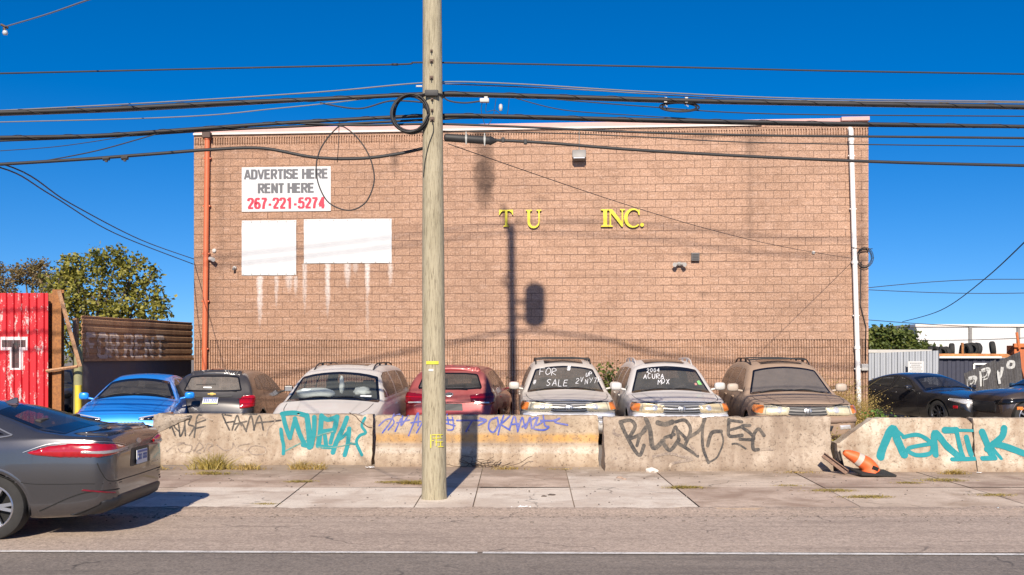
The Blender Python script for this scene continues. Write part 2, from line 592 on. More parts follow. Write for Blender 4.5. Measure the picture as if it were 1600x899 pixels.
                vs = []
                for k in range(n + 1):
                    q = -.25 + (math.pi + .5) * k / n
                    for xx in (xo, xi): vs.append(Vector((sx * xx, t - s.L / 2 + (ra + .005) * math.cos(q), r + (ra + .005) * math.sin(q))))
                fs = [(2 * k, 2 * k + 1, 2 * k + 3, 2 * k + 2) for k in range(n)]
                wl.add(vs, fs)
                wl.add([vs[2 * k + 1] for k in range(n + 1)], [tuple(range(n + 1))])
                wl.build('wheel_well', M['well'], s.root)
                # arch lip
                vs = []; fs = []; k = 0
                view = 'right' if sx > 0 else 'left'
                for k in range(33):
                    q = -.35 + (math.pi + .7) * k / 32
                    for j, rr in enumerate((ra - .022, ra - .004, ra + .016, ra + .04)):
                        a = t + rr * math.cos(q); b = r + rr * math.sin(q)
                        b = max(b, s.z0(t) + .035)
                        vs.append(s.hit(view, a, b, (-.012, .004, .004, -.002)[j]))
                for k in range(32):
                    for j in range(3):
                        fs.append((4 * k + j, 4 * k + j + 1, 4 * k + j + 5, 4 * k + j + 4))
                mk('wheel_arch', vs, fs, s.sp.get('archmat') or s.mats['paint'], s.root, True)
    def body(s):
        """cut the window and wheel openings and link the shell"""
        L = s.L; keep = []
        for f in s.faces:
            c = sum((s.verts[i] for i in f), Vector()) / len(f)
            dead = False
            if len(f) < 8:
                for (t, r, ra) in getattr(s, 'wh', []):
                    if abs(c.x) > s.W / 2 - .34 and (c.y + L / 2 - t) ** 2 + (c.z - r) ** 2 < ra * ra * (1 if c.z > r - .2 else 1.0): dead = True
                for view, pl in s.holes:
                    if dead: break
                    if view == 'front' and c.y < .3 and c.z > .8 and inpoly(c.x, c.z, pl): dead = True
                    if view == 'rear' and c.y > .3 and c.z > .8 and inpoly(c.x, c.z, pl): dead = True
                    if view == 'right' and c.x > .3 and inpoly(c.y + L / 2, c.z, pl): dead = True
                    if view == 'left' and c.x < -.3 and inpoly(c.y + L / 2, c.z, pl): dead = True
            if not dead: keep.append(f)
        return mk('body', s.verts, keep, s.mats['paint'], s.root, True, None, False, 50)
    def mirror(s, t, z, mat, size=(.20, .13, .15), arm=.05):
        for sx in (1, -1):
            wd, z0, zb, wb, wt, zt, cr = s.par(t)
            mb = MB()
            c = Vector((sx * (wb + arm + size[0] / 2), t - s.L / 2, z))
            bm = bmesh.new(); bmesh.ops.create_uvsphere(bm, u_segments=14, v_segments=10, radius=1)
            def sq(v): return math.copysign(abs(v) ** .6, v)
            vs = [c + Vector((sq(v.co.x) * size[0] / 2, sq(v.co.y) * size[1] / 2 * (1 if v.co.y < 0 else .5), sq(v.co.z) * size[2] / 2)) for v in bm.verts]
            bm.verts.ensure_lookup_table(); fs = [tuple(v.index for v in f.verts) for f in bm.faces]; bm.free()
            mb.add(vs, fs)
            mb.tube([c + Vector((-sx * size[0] * .35, 0, -size[2] * .3)), Vector((sx * (wb - .03), t - s.L / 2, z - size[2] * .45))], .022, 8)
            o = mb.build('side_mirror', mat, s.root, True, 60)
            g = MB(); g.box(c + Vector((0, size[1] * .25 + .004, 0)), (size[0] * .8, .006, size[2] * .75), bev=.002)
            g.build('mirror_glass', M['chrome'], o)
    def inside(s, tcowl, z=.0, rows=(0,), seat='interior'):
        """dashboard, steering wheel and seats seen through the glass"""
        W = s.W; L = s.L
        d = MB(); zc = s.par(tcowl)[2]
        d.box((0, tcowl + .45 - L / 2, zc - .10), (W - .28, .5, .16), bev=.05)
        d.build('dashboard', M['black'], s.root, True, 50)
        w_ = MB(); c = Vector((.37 , tcowl + .78 - L / 2, zc - .02)); ring = []
        for k in range(17):
            q = 2 * math.pi * k / 16; ring.append(c + Vector((.18 * math.cos(q), .07 * math.sin(q), .17 * math.sin(q))))
        w_.tube(ring, .014, 6, False); w_.tube([c + Vector((0, 0, 0)), c + Vector((0, -.3, -.1))], .03, 6)
        w_.box(c, (.3, .03, .05), bev=.01)
        w_.build('steering_wheel', M['black'], s.root, True)
        for r_ in rows:
            ty = tcowl + 1.35 + r_
            if r_ == 0:
                for sx in (1, -1):
                    q = MB(); cx = sx * .37
                    q.box((cx, ty - L / 2, .55), (.5, .5, .14), bev=.05)
                    q.box((cx, ty + .27 - L / 2, .85), (.46, .12, .62), rot=Matrix.Rotation(-.18, 3, 'X'), bev=.05)
                    q.box((cx, ty + .36 - L / 2, 1.24), (.24, .09, .16), bev=.04)
                    q.build('seat', M[seat], s.root, True, 50)
            else:
                q = MB()
                q.box((0, ty - L / 2, .55), (W - .5, .5, .14), bev=.05)
                q.box((0, ty + .25 - L / 2, .82), (W - .5, .13, .56), rot=Matrix.Rotation(-.2, 3, 'X'), bev=.05)
                for sx in (1, -1): q.box((sx * .38, ty + .33 - L / 2, 1.17), (.24, .09, .14), bev=.04)
                q.build('rear_bench', M[seat], s.root, True, 50)
        f = MB(); f.box((0, 0, .34), (W - .3, L * .62, .03)); f.build('cabin_floor', M['interior'], s.root)
    def plate(s, view, x, z, w_=.31, h=.155, yellow=False, label=None):
        b = s.hit(view, x, z, .02); D = -1 if view == 'front' else 1
        n_ = s.hit(view, x, z + .07, .02); tilt = math.atan2((b.y - n_.y) * D, .07) * D
        rm = Matrix.Rotation(tilt * .6, 3, 'X')
        p = MB(); p.box(b, (w_, .008, h), rot=rm, bev=.003)
        o = p.build('licence_plate', M['plate'], s.root)
        if label: o['label'] = label
        q = MB()
        def at(dx, dz, dw, dh, m): q.box(b + rm @ Vector((dx, D * .0075, dz)), (dw, .004, dh), rot=rm, m=m)
        at(0, h * .38, w_ * .94, h * .14, 0)
        if yellow: at(0, -h * .38, w_ * .94, h * .14, 1)
        for k in range(7):
            if k == 3: continue
            at(-w_ * .38 + k * w_ * .127, 0, w_ * .06, h * .40, 0)
            at(-w_ * .38 + k * w_ * .127 + .006, 0.004, w_ * .022, h * .13, 2)
        q.build('plate_print', [M['plateb'], M['platey'], M['plate']], o)
        return o
    def rails(s, t0, t1, x, mat, h=.07, cross=()):
        mb = MB()
        for sx in (1, -1):
            pts = []
            for k in range(13):
                u = k / 12; t = t0 + (t1 - t0) * u
                z = s.iso(t, sx * x) + (h * min(1, u / .1, (1 - u) / .1))
                pts.append(Vector((sx * x, t - s.L / 2, z)))
            mb.tube(pts, .016, 6)
            for u in (.33, .66):
                t = t0 + (t1 - t0) * u; z = s.iso(t, sx * x)
                mb.box((sx * x, t - s.L / 2, z + h / 2), (.03, .10, h + .01), bev=.008)
        for t in cross:
            zz = s.iso(t, x) + h
            mb.tube([Vector((-x, t - s.L / 2, zz)), Vector((-x * .5, t - s.L / 2, zz + .02)), Vector((x * .5, t - s.L / 2, zz + .02)), Vector((x, t - s.L / 2, zz))], .016, 6)
        mb.build('roof_rack', mat, s.root, True, 50)
    def wipers(s, tb, view='front', spans=((-.62, -.02), (.0, .62))):
        for a, b in spans:
            mb = MB(); pts = []
            for k in range(8):
                x = a + (b - a) * k / 7
                t = tb + (.05 if view == 'front' else -.05) + (.06 * math.sin(k / 7 * 3.1) if view == 'front' else 0)
                z = s.iso(t, x) + .012
                pts.append(Vector((x, t - s.L / 2, z)))
            mb.tube(pts, .009, 5)
            mb.build('wiper', M['black'], s.root, True)
    def fin(s, t, mat):
        z = s.iso(t, 0)
        y = t - s.L / 2
        mb = MB()
        mb.prism([(y - .09, z - .005), (y - .02, z + .035), (y + .05, z + .062), (y + .07, z + .06), (y + .075, z - .005)], -.02, .02, lambda a, yy, b: Vector((yy * (1.0 if b < z + .02 else .4), a, b)))
        mb.build('shark_fin_aerial', mat, s.root)
    def aerial(s, t, x, h=.3, lean=.25):
        z = s.iso(t, x); mb = MB(); y = t - s.L / 2
        mb.tube([(x, y, z - .01), (x, y, z + .03)], .018, 8); mb.tube([(x, y, z + .02), (x, y + h * lean * 2, z + h)], .004, 5)
        mb.build('aerial', M['black'], s.root)
# ---------------------------------------------------------------- ground, road, sidewalk
def asphalt(name, c, dust, k):
    m, nt, b = newmat(name)
    n1 = noise_(nt, .55, 5, .6, stretch=(.35, 1.5, 1)); n2 = noise_(nt, 95, 3, .7); n3 = noise_(nt, 7, 6, .7)
    col = mix(nt, ramp(nt, n1, [(.35, 0), (.68, 1)]), c, dust)
    col = mix(nt, ramp(nt, n3, [(.42, 0), (.75, .45)]), col, tuple(x * .72 for x in c))
    g2 = noise_(nt, 38, 4, .8); g3 = noise_(nt, 13, 5, .75); st = noise_(nt, 1.6, 6, .7, stretch=(.12, 1.6, 1))
    col = mix(nt, .5, col, mix(nt, ramp(nt, g2, [(.36, 0), (.64, 1)]), tuple(x * .55 for x in c), tuple(min(1, x * 1.6) for x in dust)))
    col = mix(nt, ramp(nt, g3, [(.50, 0), (.66, .42)]), col, tuple(x * .55 for x in c))
    col = mix(nt, ramp(nt, g3, [(.30, .40), (.44, 0)]), col, tuple(min(1, x * 1.35) for x in dust))
    col = mix(nt, ramp(nt, st, [(.50, 0), (.68, .55)]), col, tuple(x * .68 for x in c))
    sp_ = nt.nodes.new("ShaderNodeTexVoronoi"); sp_.inputs["Scale"].default_value = 9; tcv = nt.nodes.new("ShaderNodeTexCoord"); nt.links.new(tcv.outputs["Object"], sp_.inputs["Vector"])
    col = mix(nt, math_(nt, 'MULTIPLY', ramp(nt, sp_.outputs["Distance"], [(.05, .8), (.12, 0)]), ramp(nt, noise_(nt, 1.4, 3), [(.50, 0), (.58, 1)])), col, tuple(x * .35 for x in c))
    # tar crack network
    tc = nt.nodes.new("ShaderNodeTexCoord")
    vo = nt.nodes.new("ShaderNodeTexVoronoi"); vo.feature = 'DISTANCE_TO_EDGE'; vo.inputs["Scale"].default_value = k
    dn = nt.nodes.new("ShaderNodeMix"); dn.data_type = 'VECTOR'
    nz = nt.nodes.new("ShaderNodeTexNoise"); nz.inputs["Scale"].default_value = 2.5; nt.links.new(tc.outputs["Object"], nz.inputs[0])
    va = nt.nodes.new("ShaderNodeVectorMath"); va.operation = 'MULTIPLY_ADD'
    nt.links.new(nz.outputs["Color"], va.inputs[0]); va.inputs[1].default_value = (.7, .7, 0); nt.links.new(tc.outputs["Object"], va.inputs[2])
    nt.links.new(va.outputs[0], vo.inputs["Vector"])
    cr_ = ramp(nt, vo.outputs["Distance"], [(0.0, .75), (.008, 0)])
    crm = math_(nt, 'MULTIPLY', cr_, ramp(nt, noise_(nt, .8, 3), [(.52, 0), (.62, 1)]))
    col = mix(nt, crm, col, (.03, .027, .025))
    nt.links.new(col, b.inputs["Base Color"])
    b.inputs["Roughness"].default_value = .85
    bump(nt, b, n2, .5, .006)
    return m

RZ = -.02
M['road'] = asphalt('asphalt', (.155, .130, .110), (.27, .225, .182), .42)
M['shoulder'] = asphalt('dusty_asphalt', (.33, .255, .20), (.50, .395, .31), .5)
def lotmat():
    m, nt, b = newmat('lot_dirt')
    n1 = noise_(nt, 1.2, 6, .65); n2 = noise_(nt, 40, 3, .7)
    col = mix(nt, n1, (.16, .13, .105), (.30, .25, .20)); col = mix(nt, .4, col, mix(nt, n2, (.08, .07, .06), (.38, .33, .27)))
    nt.links.new(col, b.inputs["Base Color"]); b.inputs["Roughness"].default_value = .95
    bump(nt, b, n2, .6, .01); return m
M['lot'] = lotmat()

def sheet(name, xs, ys, z, mat, jag0=0, jag1=0, seed=0, nx=1):
    x0, x1 = xs; y0, y1 = ys
    vs = []; fs = []; rnd = random.Random(seed)
    for i in range(nx + 1):
        x = x0 + (x1 - x0) * i / nx
        a = noise.noise(Vector((x * 1.1, seed, 0))) * jag0 + noise.noise(Vector((x * 6, seed, 3))) * jag0 * .4
        c = noise.noise(Vector((x * 1.1, seed + 9, 0))) * jag1
        vs += [(x, y0 + a, z), (x, y1 + c, z)]
    for i in range(nx): fs.append((2 * i, 2 * i + 2, 2 * i + 3, 2 * i + 1))
    o = mk(name, vs, fs, mat); tag(o, kind='structure'); return o

sheet('ground', (-600, 600), (-300, 1500), RZ - .006, M['lot'])
sheet('road', (-80, 80), (-9, 12.6), RZ - .002, M['road'])
sheet('road_shoulder', (-80, 80), (9.64, 12.6), RZ + .002, M['shoulder'], .03, 0, 4, 900)
sheet('lot_ground', (-60, 60), (16.3, 60), .0, M['lot'])

def linemat():
    m, nt, b = newmat('road_line_paint')
    n = noise_(nt, 30, 6, .75); n2 = noise_(nt, 3, 4, .6)
    wear = ramp(nt, math_(nt, 'ADD', math_(nt, 'MULTIPLY', n, .7), math_(nt, 'MULTIPLY', n2, .35)), [(.50, 0), (.64, .75)])
    nt.links.new(mix(nt, wear, (.74, .71, .66), (.24, .21, .185)), b.inputs["Base Color"]); b.inputs["Roughness"].default_value = .7
    return m
v = []; f = []
n = 4000
for i in range(n + 1):
    x = -50 + 100 * i / n; yc = 9.60 - x * .017
    j0 = noise.noise(Vector((x * 9, 1, 0))) * .006; j1 = noise.noise(Vector((x * 9, 7, 0))) * .006
    v += [(x, yc - .043 + j0, RZ + .006), (x, yc + .043 + j1, RZ + .006)]
for i in range(n):
    xm = -50 + 100 * (i + .5) / n
    if abs(xm + .30) < .022: continue
    f.append((2 * i, 2 * i + 2, 2 * i + 3, 2 * i + 1))
ln = mk('lane_line', v, f, linemat()); tag(ln, kind='structure')

# sidewalk: slabs as one raised mesh, cut by joints; each slab has one of four concretes
def concrete(name, c, d, dirt, amt, sc=1.3):
    m, nt, b = newmat(name)
    n1 = noise_(nt, sc, 7, .65, dist=.4); n2 = noise_(nt, 60, 3, .7); n3 = noise_(nt, 5, 6, .7)
    col = mix(nt, n3, c, d)
    col = mix(nt, ramp(nt, n1, [(.60 - amt * .4, 0), (.72 - amt * .25, .9)]), col, dirt)
    col = mix(nt, ramp(nt, noise_(nt, 2.2, 6, .7, stretch=(.35, 2.2, 1)), [(.55, 0), (.68, .5)]), col, dirt)
    col = mix(nt, ramp(nt, noise_(nt, 24, 5, .8), [(.54, 0), (.66, .5)]), col, tuple(x * .7 for x in dirt))
    col = mix(nt, ramp(nt, noise_(nt, .7, 4, .6), [(.42, .45), (.56, 0)]), col, dirt)
    col = mix(nt, ramp(nt, n2, [(.30, .40), (.42, 0)]), col, (.12, .10, .085))
    tcy = nt.nodes.new("ShaderNodeTexCoord"); spy = nt.nodes.new("ShaderNodeSeparateXYZ"); nt.links.new(tcy.outputs["Object"], spy.inputs[0])
    yy = math_(nt, 'ADD', math_(nt, 'DIVIDE', math_(nt, 'SUBTRACT', spy.outputs[1], 14.6), 2.2), math_(nt, 'MULTIPLY', math_(nt, 'SUBTRACT', noise_(nt, 1.7, 6, .7), .5), 2.2))
    col = mix(nt, ramp(nt, yy, [(.25, 0), (.65, .75)]), col, mix(nt, n2, (.20, .145, .10), (.38, .285, .205)))
    vo = nt.nodes.new("ShaderNodeTexVoronoi"); vo.feature = 'DISTANCE_TO_EDGE'; vo.inputs["Scale"].default_value = .55
    va = nt.nodes.new("ShaderNodeVectorMath"); va.operation = 'MULTIPLY_ADD'; nz = nt.nodes.new("ShaderNodeTexNoise"); nz.inputs["Scale"].default_value = 2.2; nz.inputs["Detail"].default_value = 5
    nt.links.new(tcy.outputs["Object"], nz.inputs[0]); nt.links.new(nz.outputs["Color"], va.inputs[0]); va.inputs[1].default_value = (.9, .9, 0); nt.links.new(tcy.outputs["Object"], va.inputs[2]); nt.links.new(va.outputs[0], vo.inputs["Vector"])
    col = mix(nt, math_(nt, 'MULTIPLY', ramp(nt, vo.outputs["Distance"], [(0.0, .8), (.010, 0)]), ramp(nt, noise_(nt, .6, 2), [(.48, 0), (.56, 1)])), col, (.10, .075, .055))
    nt.links.new(col, b.inputs["Base Color"]); b.inputs["Roughness"].default_value = .9
    bump(nt, b, n2, .35, .004)
    return m
cm = [concrete('pale_slab', (.66, .56, .45), (.80, .71, .59), (.43, .32, .24), .18),
      concrete('dirty_slab', (.52, .395, .30), (.66, .52, .40), (.32, .22, .155), .40),
      concrete('warm_slab', (.58, .46, .355), (.72, .59, .46), (.37, .27, .19), .25),
      concrete('brown_slab', (.49, .37, .28), (.62, .485, .37), (.30, .205, .15), .42)]
M['joint'] = simple('joint_dirt', (.26, .195, .145), .95, var=.5, scale=14)
mb = MB()
ycurb = 12.22; yend = 16.9
xl = [-30, -22, -16, -12.2, -9.2, -6.9, -4.6, -2.84, -1.18, -.47, .75, 2.25, 4.2, 6.3, 8.6, 11.5, 15, 20, 30]
sl = {7: -.08, 10: .05, 12: .1}     # how much a joint drifts as it runs back
rows = [(ycurb, 14.12), (14.12, yend)]
rs = random.Random(5)
for r_i, (ya, yb) in enumerate(rows):
    for i in range(len(xl) - 1):
        g = .007
        a, b_ = xl[i], xl[i + 1]
        ta = sl.get(i, .0) * (ya - ycurb) / 2; tb = sl.get(i, .0) * (yb - ycurb) / 2
        ta2 = sl.get(i + 1, .0) * (ya - ycurb) / 2; tb2 = sl.get(i + 1, .0) * (yb - ycurb) / 2
        if r_i == 0:
            mi = 0 if 6 <= i <= 10 else (2 if i in (5, 12) else rs.choice([1, 2, 3]))
        else: mi = {6: 1, 7: 1, 8: 2, 9: 1, 10: 0, 11: 2}.get(i, rs.choice([1, 3, 3]))
        nx = max(2, int((b_ - a) / .12)); ny = 12
        vs = []; fs = []; edge = []
        tl = rs.uniform(-.006, .006); z0 = rs.uniform(-.006, .004)
        for jy in range(ny + 1):
            fy = jy / ny
            L0 = a + ta + (tb - ta) * fy + g; L1 = b_ + ta2 + (tb2 - ta2) * fy - g
            for jx in range(nx + 1):
                fx = jx / nx
                x = L0 + (L1 - L0) * fx; y = ya + g + (yb - ya - 2 * g) * fy
                if r_i == 0 and jy == 0: y += noise.noise(Vector((x * 1.7, 0, 0))) * .12 + noise.noise(Vector((x * 7, 2, 0))) * .05 + noise.noise(Vector((x * 23, 2, 0))) * .02
                vs.append((x, y, z0 + tl * (fx - .5) + noise.noise(Vector((x * .7, y * .7, 1))) * .006 + .008))
        for jy in range(ny):
            for jx in range(nx):
                k = jy * (nx + 1) + jx
                fs.append((k, k + 1, k + nx + 2, k + nx + 1))
        n0 = len(vs)
        if r_i == 0:
            for jx in range(nx + 1):
                q = vs[jx]; vs.append((q[0], q[1] - .02, RZ - .01))
            for jx in range(nx): edge.append((jx, n0 + jx, n0 + jx + 1, jx + 1))
        mb.add(vs, fs, mi); k_ = len(mb.v) - len(vs)
        for e_ in edge: mb.f.append(tuple(q_ + k_ for q_ in e_)); mb.i.append(4)
mb.add([(-30, ycurb + .05, -.008), (30, ycurb + .05, -.008), (30, yend, -.008), (-30, yend, -.008)], [(0, 1, 2, 3)], 4)
sw = mb.build('sidewalk', cm + [M['joint']], recalc=False); tag(sw, kind='structure')

# dirt washed up over the kerb edge, feathering onto the slabs
vs = []; fs = []; nx_ = 1600
for i in range(nx_ + 1):
    x = -14 + 28 * i / nx_
    w1 = 12.20 + .10 * noise.noise(Vector((x * .9, 4, 0))) + .09 * noise.noise(Vector((x * 3.3, 5, 0))) + .04 * noise.noise(Vector((x * 14, 6, 0))) + (.05 if x > 2 or x < -3 else 0)
    vs += [(x, 11.75, RZ + .0035), (x, w1 - .12, RZ + .012), (x, w1, .020), (x, w1 + .03, .012)]
for i in range(nx_):
    for j in range(3): fs.append((4 * i + j, 4 * i + 4 + j, 4 * i + 5 + j, 4 * i + j + 1))
M['gutter'] = asphalt('gutter_dirt', (.33, .25, .19), (.49, .38, .295), .5)
tag(mk('gutter_dirt', vs, fs, M['gutter'], None, True, None, False), kind='structure')
# grit washed along the kerb
def gritmat():
    return simple('grit', (.17, .14, .115), .95, var=.6, scale=60)
mb = MB(); rg = random.Random(8)
def pebble(mb, x, y, z, s_, rnd):
    bm = bmesh.new(); bmesh.ops.create_icosphere(bm, subdivisions=1, radius=1)
    sx, sy, sz = s_ * rnd.uniform(.7, 1.4), s_ * rnd.uniform(.7, 1.3), s_ * rnd.uniform(.3, .7)
    vs = [(x + v.co.x * sx * rnd.uniform(.8, 1.2), y + v.co.y * sy * rnd.uniform(.8, 1.2), z + v.co.z * sz) for v in bm.verts]
    fs = [tuple(v.index for v in f_.verts) for f_ in bm.faces]; bm.free(); mb.add(vs, fs)
for k in range(1500):
    x = rg.uniform(-8, 9)
    y = 12.15 - abs(rg.gauss(0, .30)); pebble(mb, x, y, RZ + .005, rg.choice([.005, .007, .009, .013, .018]) * rg.uniform(.7, 1.2), rg)
for k in range(350):
    x = rg.uniform(-8, 9); y = rg.uniform(12.4, 16.3); pebble(mb, x, y, .012, rg.choice([.005, .008, .014]) * rg.uniform(.7, 1.3), rg)
tag(mb.build('kerb_grit', gritmat(), recalc=False), kind='stuff', cat='grit', label='small stones and grit washed along the kerb and sidewalk')

# ---------------------------------------------------------------- the block building
BL = Vector((X(303, 27.4), 27.4, 0)); BR = Vector((X(1357, 26.14), 26.14, 0))
BW = (BR - BL).length; BYAW = math.atan2(BR.y - BL.y, BR.x - BL.x)
bld = empty('warehouse', BL, BYAW, 'windowless tan concrete block warehouse with ribbed lower courses and pale roof edge', 'building')
bM = Matrix.Translation(BL) @ Matrix.Rotation(BYAW, 4, 'Z')
bU = (BR - BL).normalized(); bN = Vector((bU.y, -bU.x, 0))
def wall(px, py):
    """wall position (along, up) of a picture position"""
    d = Vector(((px - 800) / FOC, 1, (HOR - py) / FOC)); o = Vector((0, 0, EYE))
    t = (BL - o).dot(bN) / d.dot(bN); p = o + d * t
    return (p - BL).dot(bU), p.z
def wworld(u, z, off=0): return BL + bU * u + bN * off + Vector((0, 0, z))

def blockmat():
    m, nt, b = newmat('split_face_block')
    tc = nt.nodes.new("ShaderNodeTexCoord"); sp = nt.nodes.new("ShaderNodeSeparateXYZ"); nt.links.new(tc.outputs["Object"], sp.inputs[0])
    x, z = sp.outputs[0], sp.outputs[2]
    cb = nt.nodes.new("ShaderNodeCombineXYZ")
    wob = math_(nt, 'MULTIPLY', math_(nt, 'SUBTRACT', noise_(nt, 1.1, 3), .5), .012)
    nt.links.new(math_(nt, 'ADD', x, wob), cb.inputs[0]); nt.links.new(math_(nt, 'ADD', z, wob), cb.inputs[1])
    br = nt.nodes.new("ShaderNodeTexBrick"); nt.links.new(cb.outputs[0], br.inputs["Vector"])
    br.inputs["Scale"].default_value = 1; br.inputs["Brick Width"].default_value = .402; br.inputs["Row Height"].default_value = .2015
    br.inputs["Mortar Size"].default_value = .0058; br.inputs["Mortar Smooth"].default_value = .25; br.inputs["Bias"].default_value = 0
    br.inputs["Color1"].default_value = (.30, .30, .30, 1); br.inputs["Color2"].default_value = (.75, .75, .75, 1); br.inputs["Mortar"].default_value = (.5, .5, .5, 1)
    mort = br.outputs["Fac"]
    big = noise_(nt, .35, 4, .6); mid = noise_(nt, 2.2, 6, .65); fine = noise_(nt, 26, 5, .75); stre = noise_(nt, 1.0, 5, .6, stretch=(.35, 1, 2.8))
    # left end is browner than the right
    gx = ramp(nt, math_(nt, 'DIVIDE', x, 17.66), [(0.0, 0), (.45, .75), (1, .9)])
    base = mix(nt, gx, (.44, .25, .152), (.585, .365, .250))
    base = mix(nt, br.outputs["Color"], mix(nt, .20, base, (.22, .12, .08)), mix(nt, .20, base, (.70, .50, .40)))
    base = mix(nt, ramp(nt, big, [(.38, .42), (.58, 0)]), base, (.33, .205, .14))
    base = mix(nt, ramp(nt, mid, [(.34, .40), (.50, 0)]), base, (.26, .155, .105))
    base = mix(nt, ramp(nt, noise_(nt, 5, 4, .6, stretch=(.6, 1, 2.5)), [(.54, 0), (.66, .30)]), base, (.70, .50, .40))
    base = mix(nt, ramp(nt, stre, [(.56, 0), (.68, .24)]), base, (.20, .13, .10))
    base = mix(nt, ramp(nt, fine, [(.34, .65), (.54, 0)]), base, (.21, .12, .082))
    base = mix(nt, ramp(nt, fine, [(.54, 0), (.72, .38)]), base, (.74, .53, .42))
    # some bed joints are washed dark, with dirt running a little below them
    rowf = math_(nt, 'FRACT', math_(nt, 'DIVIDE', math_(nt, 'ADD', z, wob), .2015))
    bed = math_(nt, 'MULTIPLY', ramp(nt, rowf, [(0.0, .9), (.05, .25), (.09, 0), (.80, 0), (.93, .35), (1.0, .9)]), ramp(nt, noise_(nt, .9, 4, .65, stretch=(.5, 1, 3.5)), [(.50, 0), (.62, 1)]))
    base = mix(nt, math_(nt, 'MULTIPLY', bed, .75), base, (.16, .095, .07))
    base = mix(nt, math_(nt, 'MULTIPLY', mort, ramp(nt, mid, [(.36, .08), (.60, .85)])), base, (.13, .08, .06))
    # streaks and stains with shapes of their own
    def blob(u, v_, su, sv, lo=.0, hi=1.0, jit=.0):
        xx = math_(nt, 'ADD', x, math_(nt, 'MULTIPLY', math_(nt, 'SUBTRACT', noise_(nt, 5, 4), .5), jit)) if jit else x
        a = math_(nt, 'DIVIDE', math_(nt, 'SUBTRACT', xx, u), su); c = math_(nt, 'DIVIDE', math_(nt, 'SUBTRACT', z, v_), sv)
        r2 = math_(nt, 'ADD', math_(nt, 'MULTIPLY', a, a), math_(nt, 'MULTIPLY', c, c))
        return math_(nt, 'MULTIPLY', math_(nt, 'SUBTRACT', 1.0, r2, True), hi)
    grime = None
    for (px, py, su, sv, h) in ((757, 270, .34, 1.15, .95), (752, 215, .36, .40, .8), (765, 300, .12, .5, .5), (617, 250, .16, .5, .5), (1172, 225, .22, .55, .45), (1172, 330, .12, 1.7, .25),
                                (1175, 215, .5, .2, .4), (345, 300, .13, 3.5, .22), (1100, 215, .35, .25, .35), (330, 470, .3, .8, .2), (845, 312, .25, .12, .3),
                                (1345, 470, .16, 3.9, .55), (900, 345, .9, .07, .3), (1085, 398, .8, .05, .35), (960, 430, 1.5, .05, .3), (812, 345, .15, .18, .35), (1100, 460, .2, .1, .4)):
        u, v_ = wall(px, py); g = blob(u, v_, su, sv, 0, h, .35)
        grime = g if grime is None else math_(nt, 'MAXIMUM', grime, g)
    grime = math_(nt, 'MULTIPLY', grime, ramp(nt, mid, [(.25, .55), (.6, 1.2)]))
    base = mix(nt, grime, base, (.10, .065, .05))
    eff = None
    for (px, y0, y1, su, h) in ((406, 432, 512, .10, .8), (432, 432, 482, .07, .5), (452, 430, 455, .12, .5), (462, 432, 462, .06, .5), (476, 412, 490, .075, .55), (512, 412, 497, .085, .8),
                                (543, 412, 450, .10, .6), (574, 412, 470, .085, .85), (610, 412, 447, .08, .55), (555, 412, 425, .1, .4), (574, 470, 530, .06, .25)):
        u, v0 = wall(px, y0); _, v1 = wall(px, y1)
        g = blob(u, v0 - .05, su, (v0 - v1), 0, h, .12)
        g = math_(nt, 'MULTIPLY', g, math_(nt, 'LESS_THAN', z, v0))
        eff = g if eff is None else math_(nt, 'MAXIMUM', eff, g)
    eff = math_(nt, 'MULTIPLY', eff, ramp(nt, fine, [(.3, .6), (.6, 1.25)]), True)
    base = mix(nt, eff, base, (.72, .66, .62))
    nt.links.new(base, b.inputs["Base Color"]); b.inputs["Roughness"].default_value = .92; b.inputs["Specular IOR Level"].default_value = .2
    rock = noise_(nt, 15, 7, .72, dist=.6)
    h = math_(nt, 'SUBTRACT', math_(nt, 'MULTIPLY', rock, 1.4), math_(nt, 'MULTIPLY', mort, .75))
    bump(nt, b, h, .95, .040)
    return m
M['block'] = blockmat()
ZR = 2.215; ZT = 7.72; DEP = 16
mb = MB()
# upper wall
def vwall(z0, z1, u0=0, u1=None):
    u1 = BW if u1 is None else u1
    mb.add([(u0, 0, z0), (u1, 0, z0), (u1, 0, z1), (u0, 0, z1)], [(0, 1, 2, 3)])
zr1 = 7.42; zr2 = 7.62
vwall(ZR, zr1); vwall(zr2, ZT)
def ribs(z0, z1, pitch, dep):
    n = int(round(BW / pitch)); p = BW / n; vs = []; fs = []
    prof = []
    for k in range(n):
        u = k * p
        prof += [(u, 0), (u + p * .58, 0), (u + p * .66, dep), (u + p * .92, dep)]
    prof.append((BW, 0))
    for (u, d) in prof: vs += [(u, d, z0), (u, d, z1)]
    for i in range(len(prof) - 1): fs.append((2 * i, 2 * i + 2, 2 * i + 3, 2 * i + 1))
    mb.add(vs, fs)
    # caps under/over the flutes
    top = [(u, d, z1) for u, d in prof]; 
    for k in range(n):
        i = 4 * k
        mb.add([(prof[i + 1][0], 0, z1), (prof[i + 2][0], dep, z1), (prof[i + 3][0], dep, z1), (prof[i + 4][0], 0, z1)], [(0, 1, 2, 3)])
        mb.add([(prof[i + 1][0], 0, z0), (prof[i + 2][0], dep, z0), (prof[i + 3][0], dep, z0), (prof[i + 4][0], 0, z0)], [(0, 1, 2, 3)])
ribs(-.05, ZR, .0672, .050)
ribs(zr1, zr2, .0672, .050)
wl = mb.build('front_wall', M['block'], bld, recalc=False)
mb = MB()
mb.add([(0, 0, -.05), (0, DEP, -.05), (0, DEP, ZT), (0, 0, ZT)], [(0, 3, 2, 1)])
mb.add([(BW, 0, -.05), (BW, DEP, -.05), (BW, DEP, ZT), (BW, 0, ZT)], [(0, 1, 2, 3)])
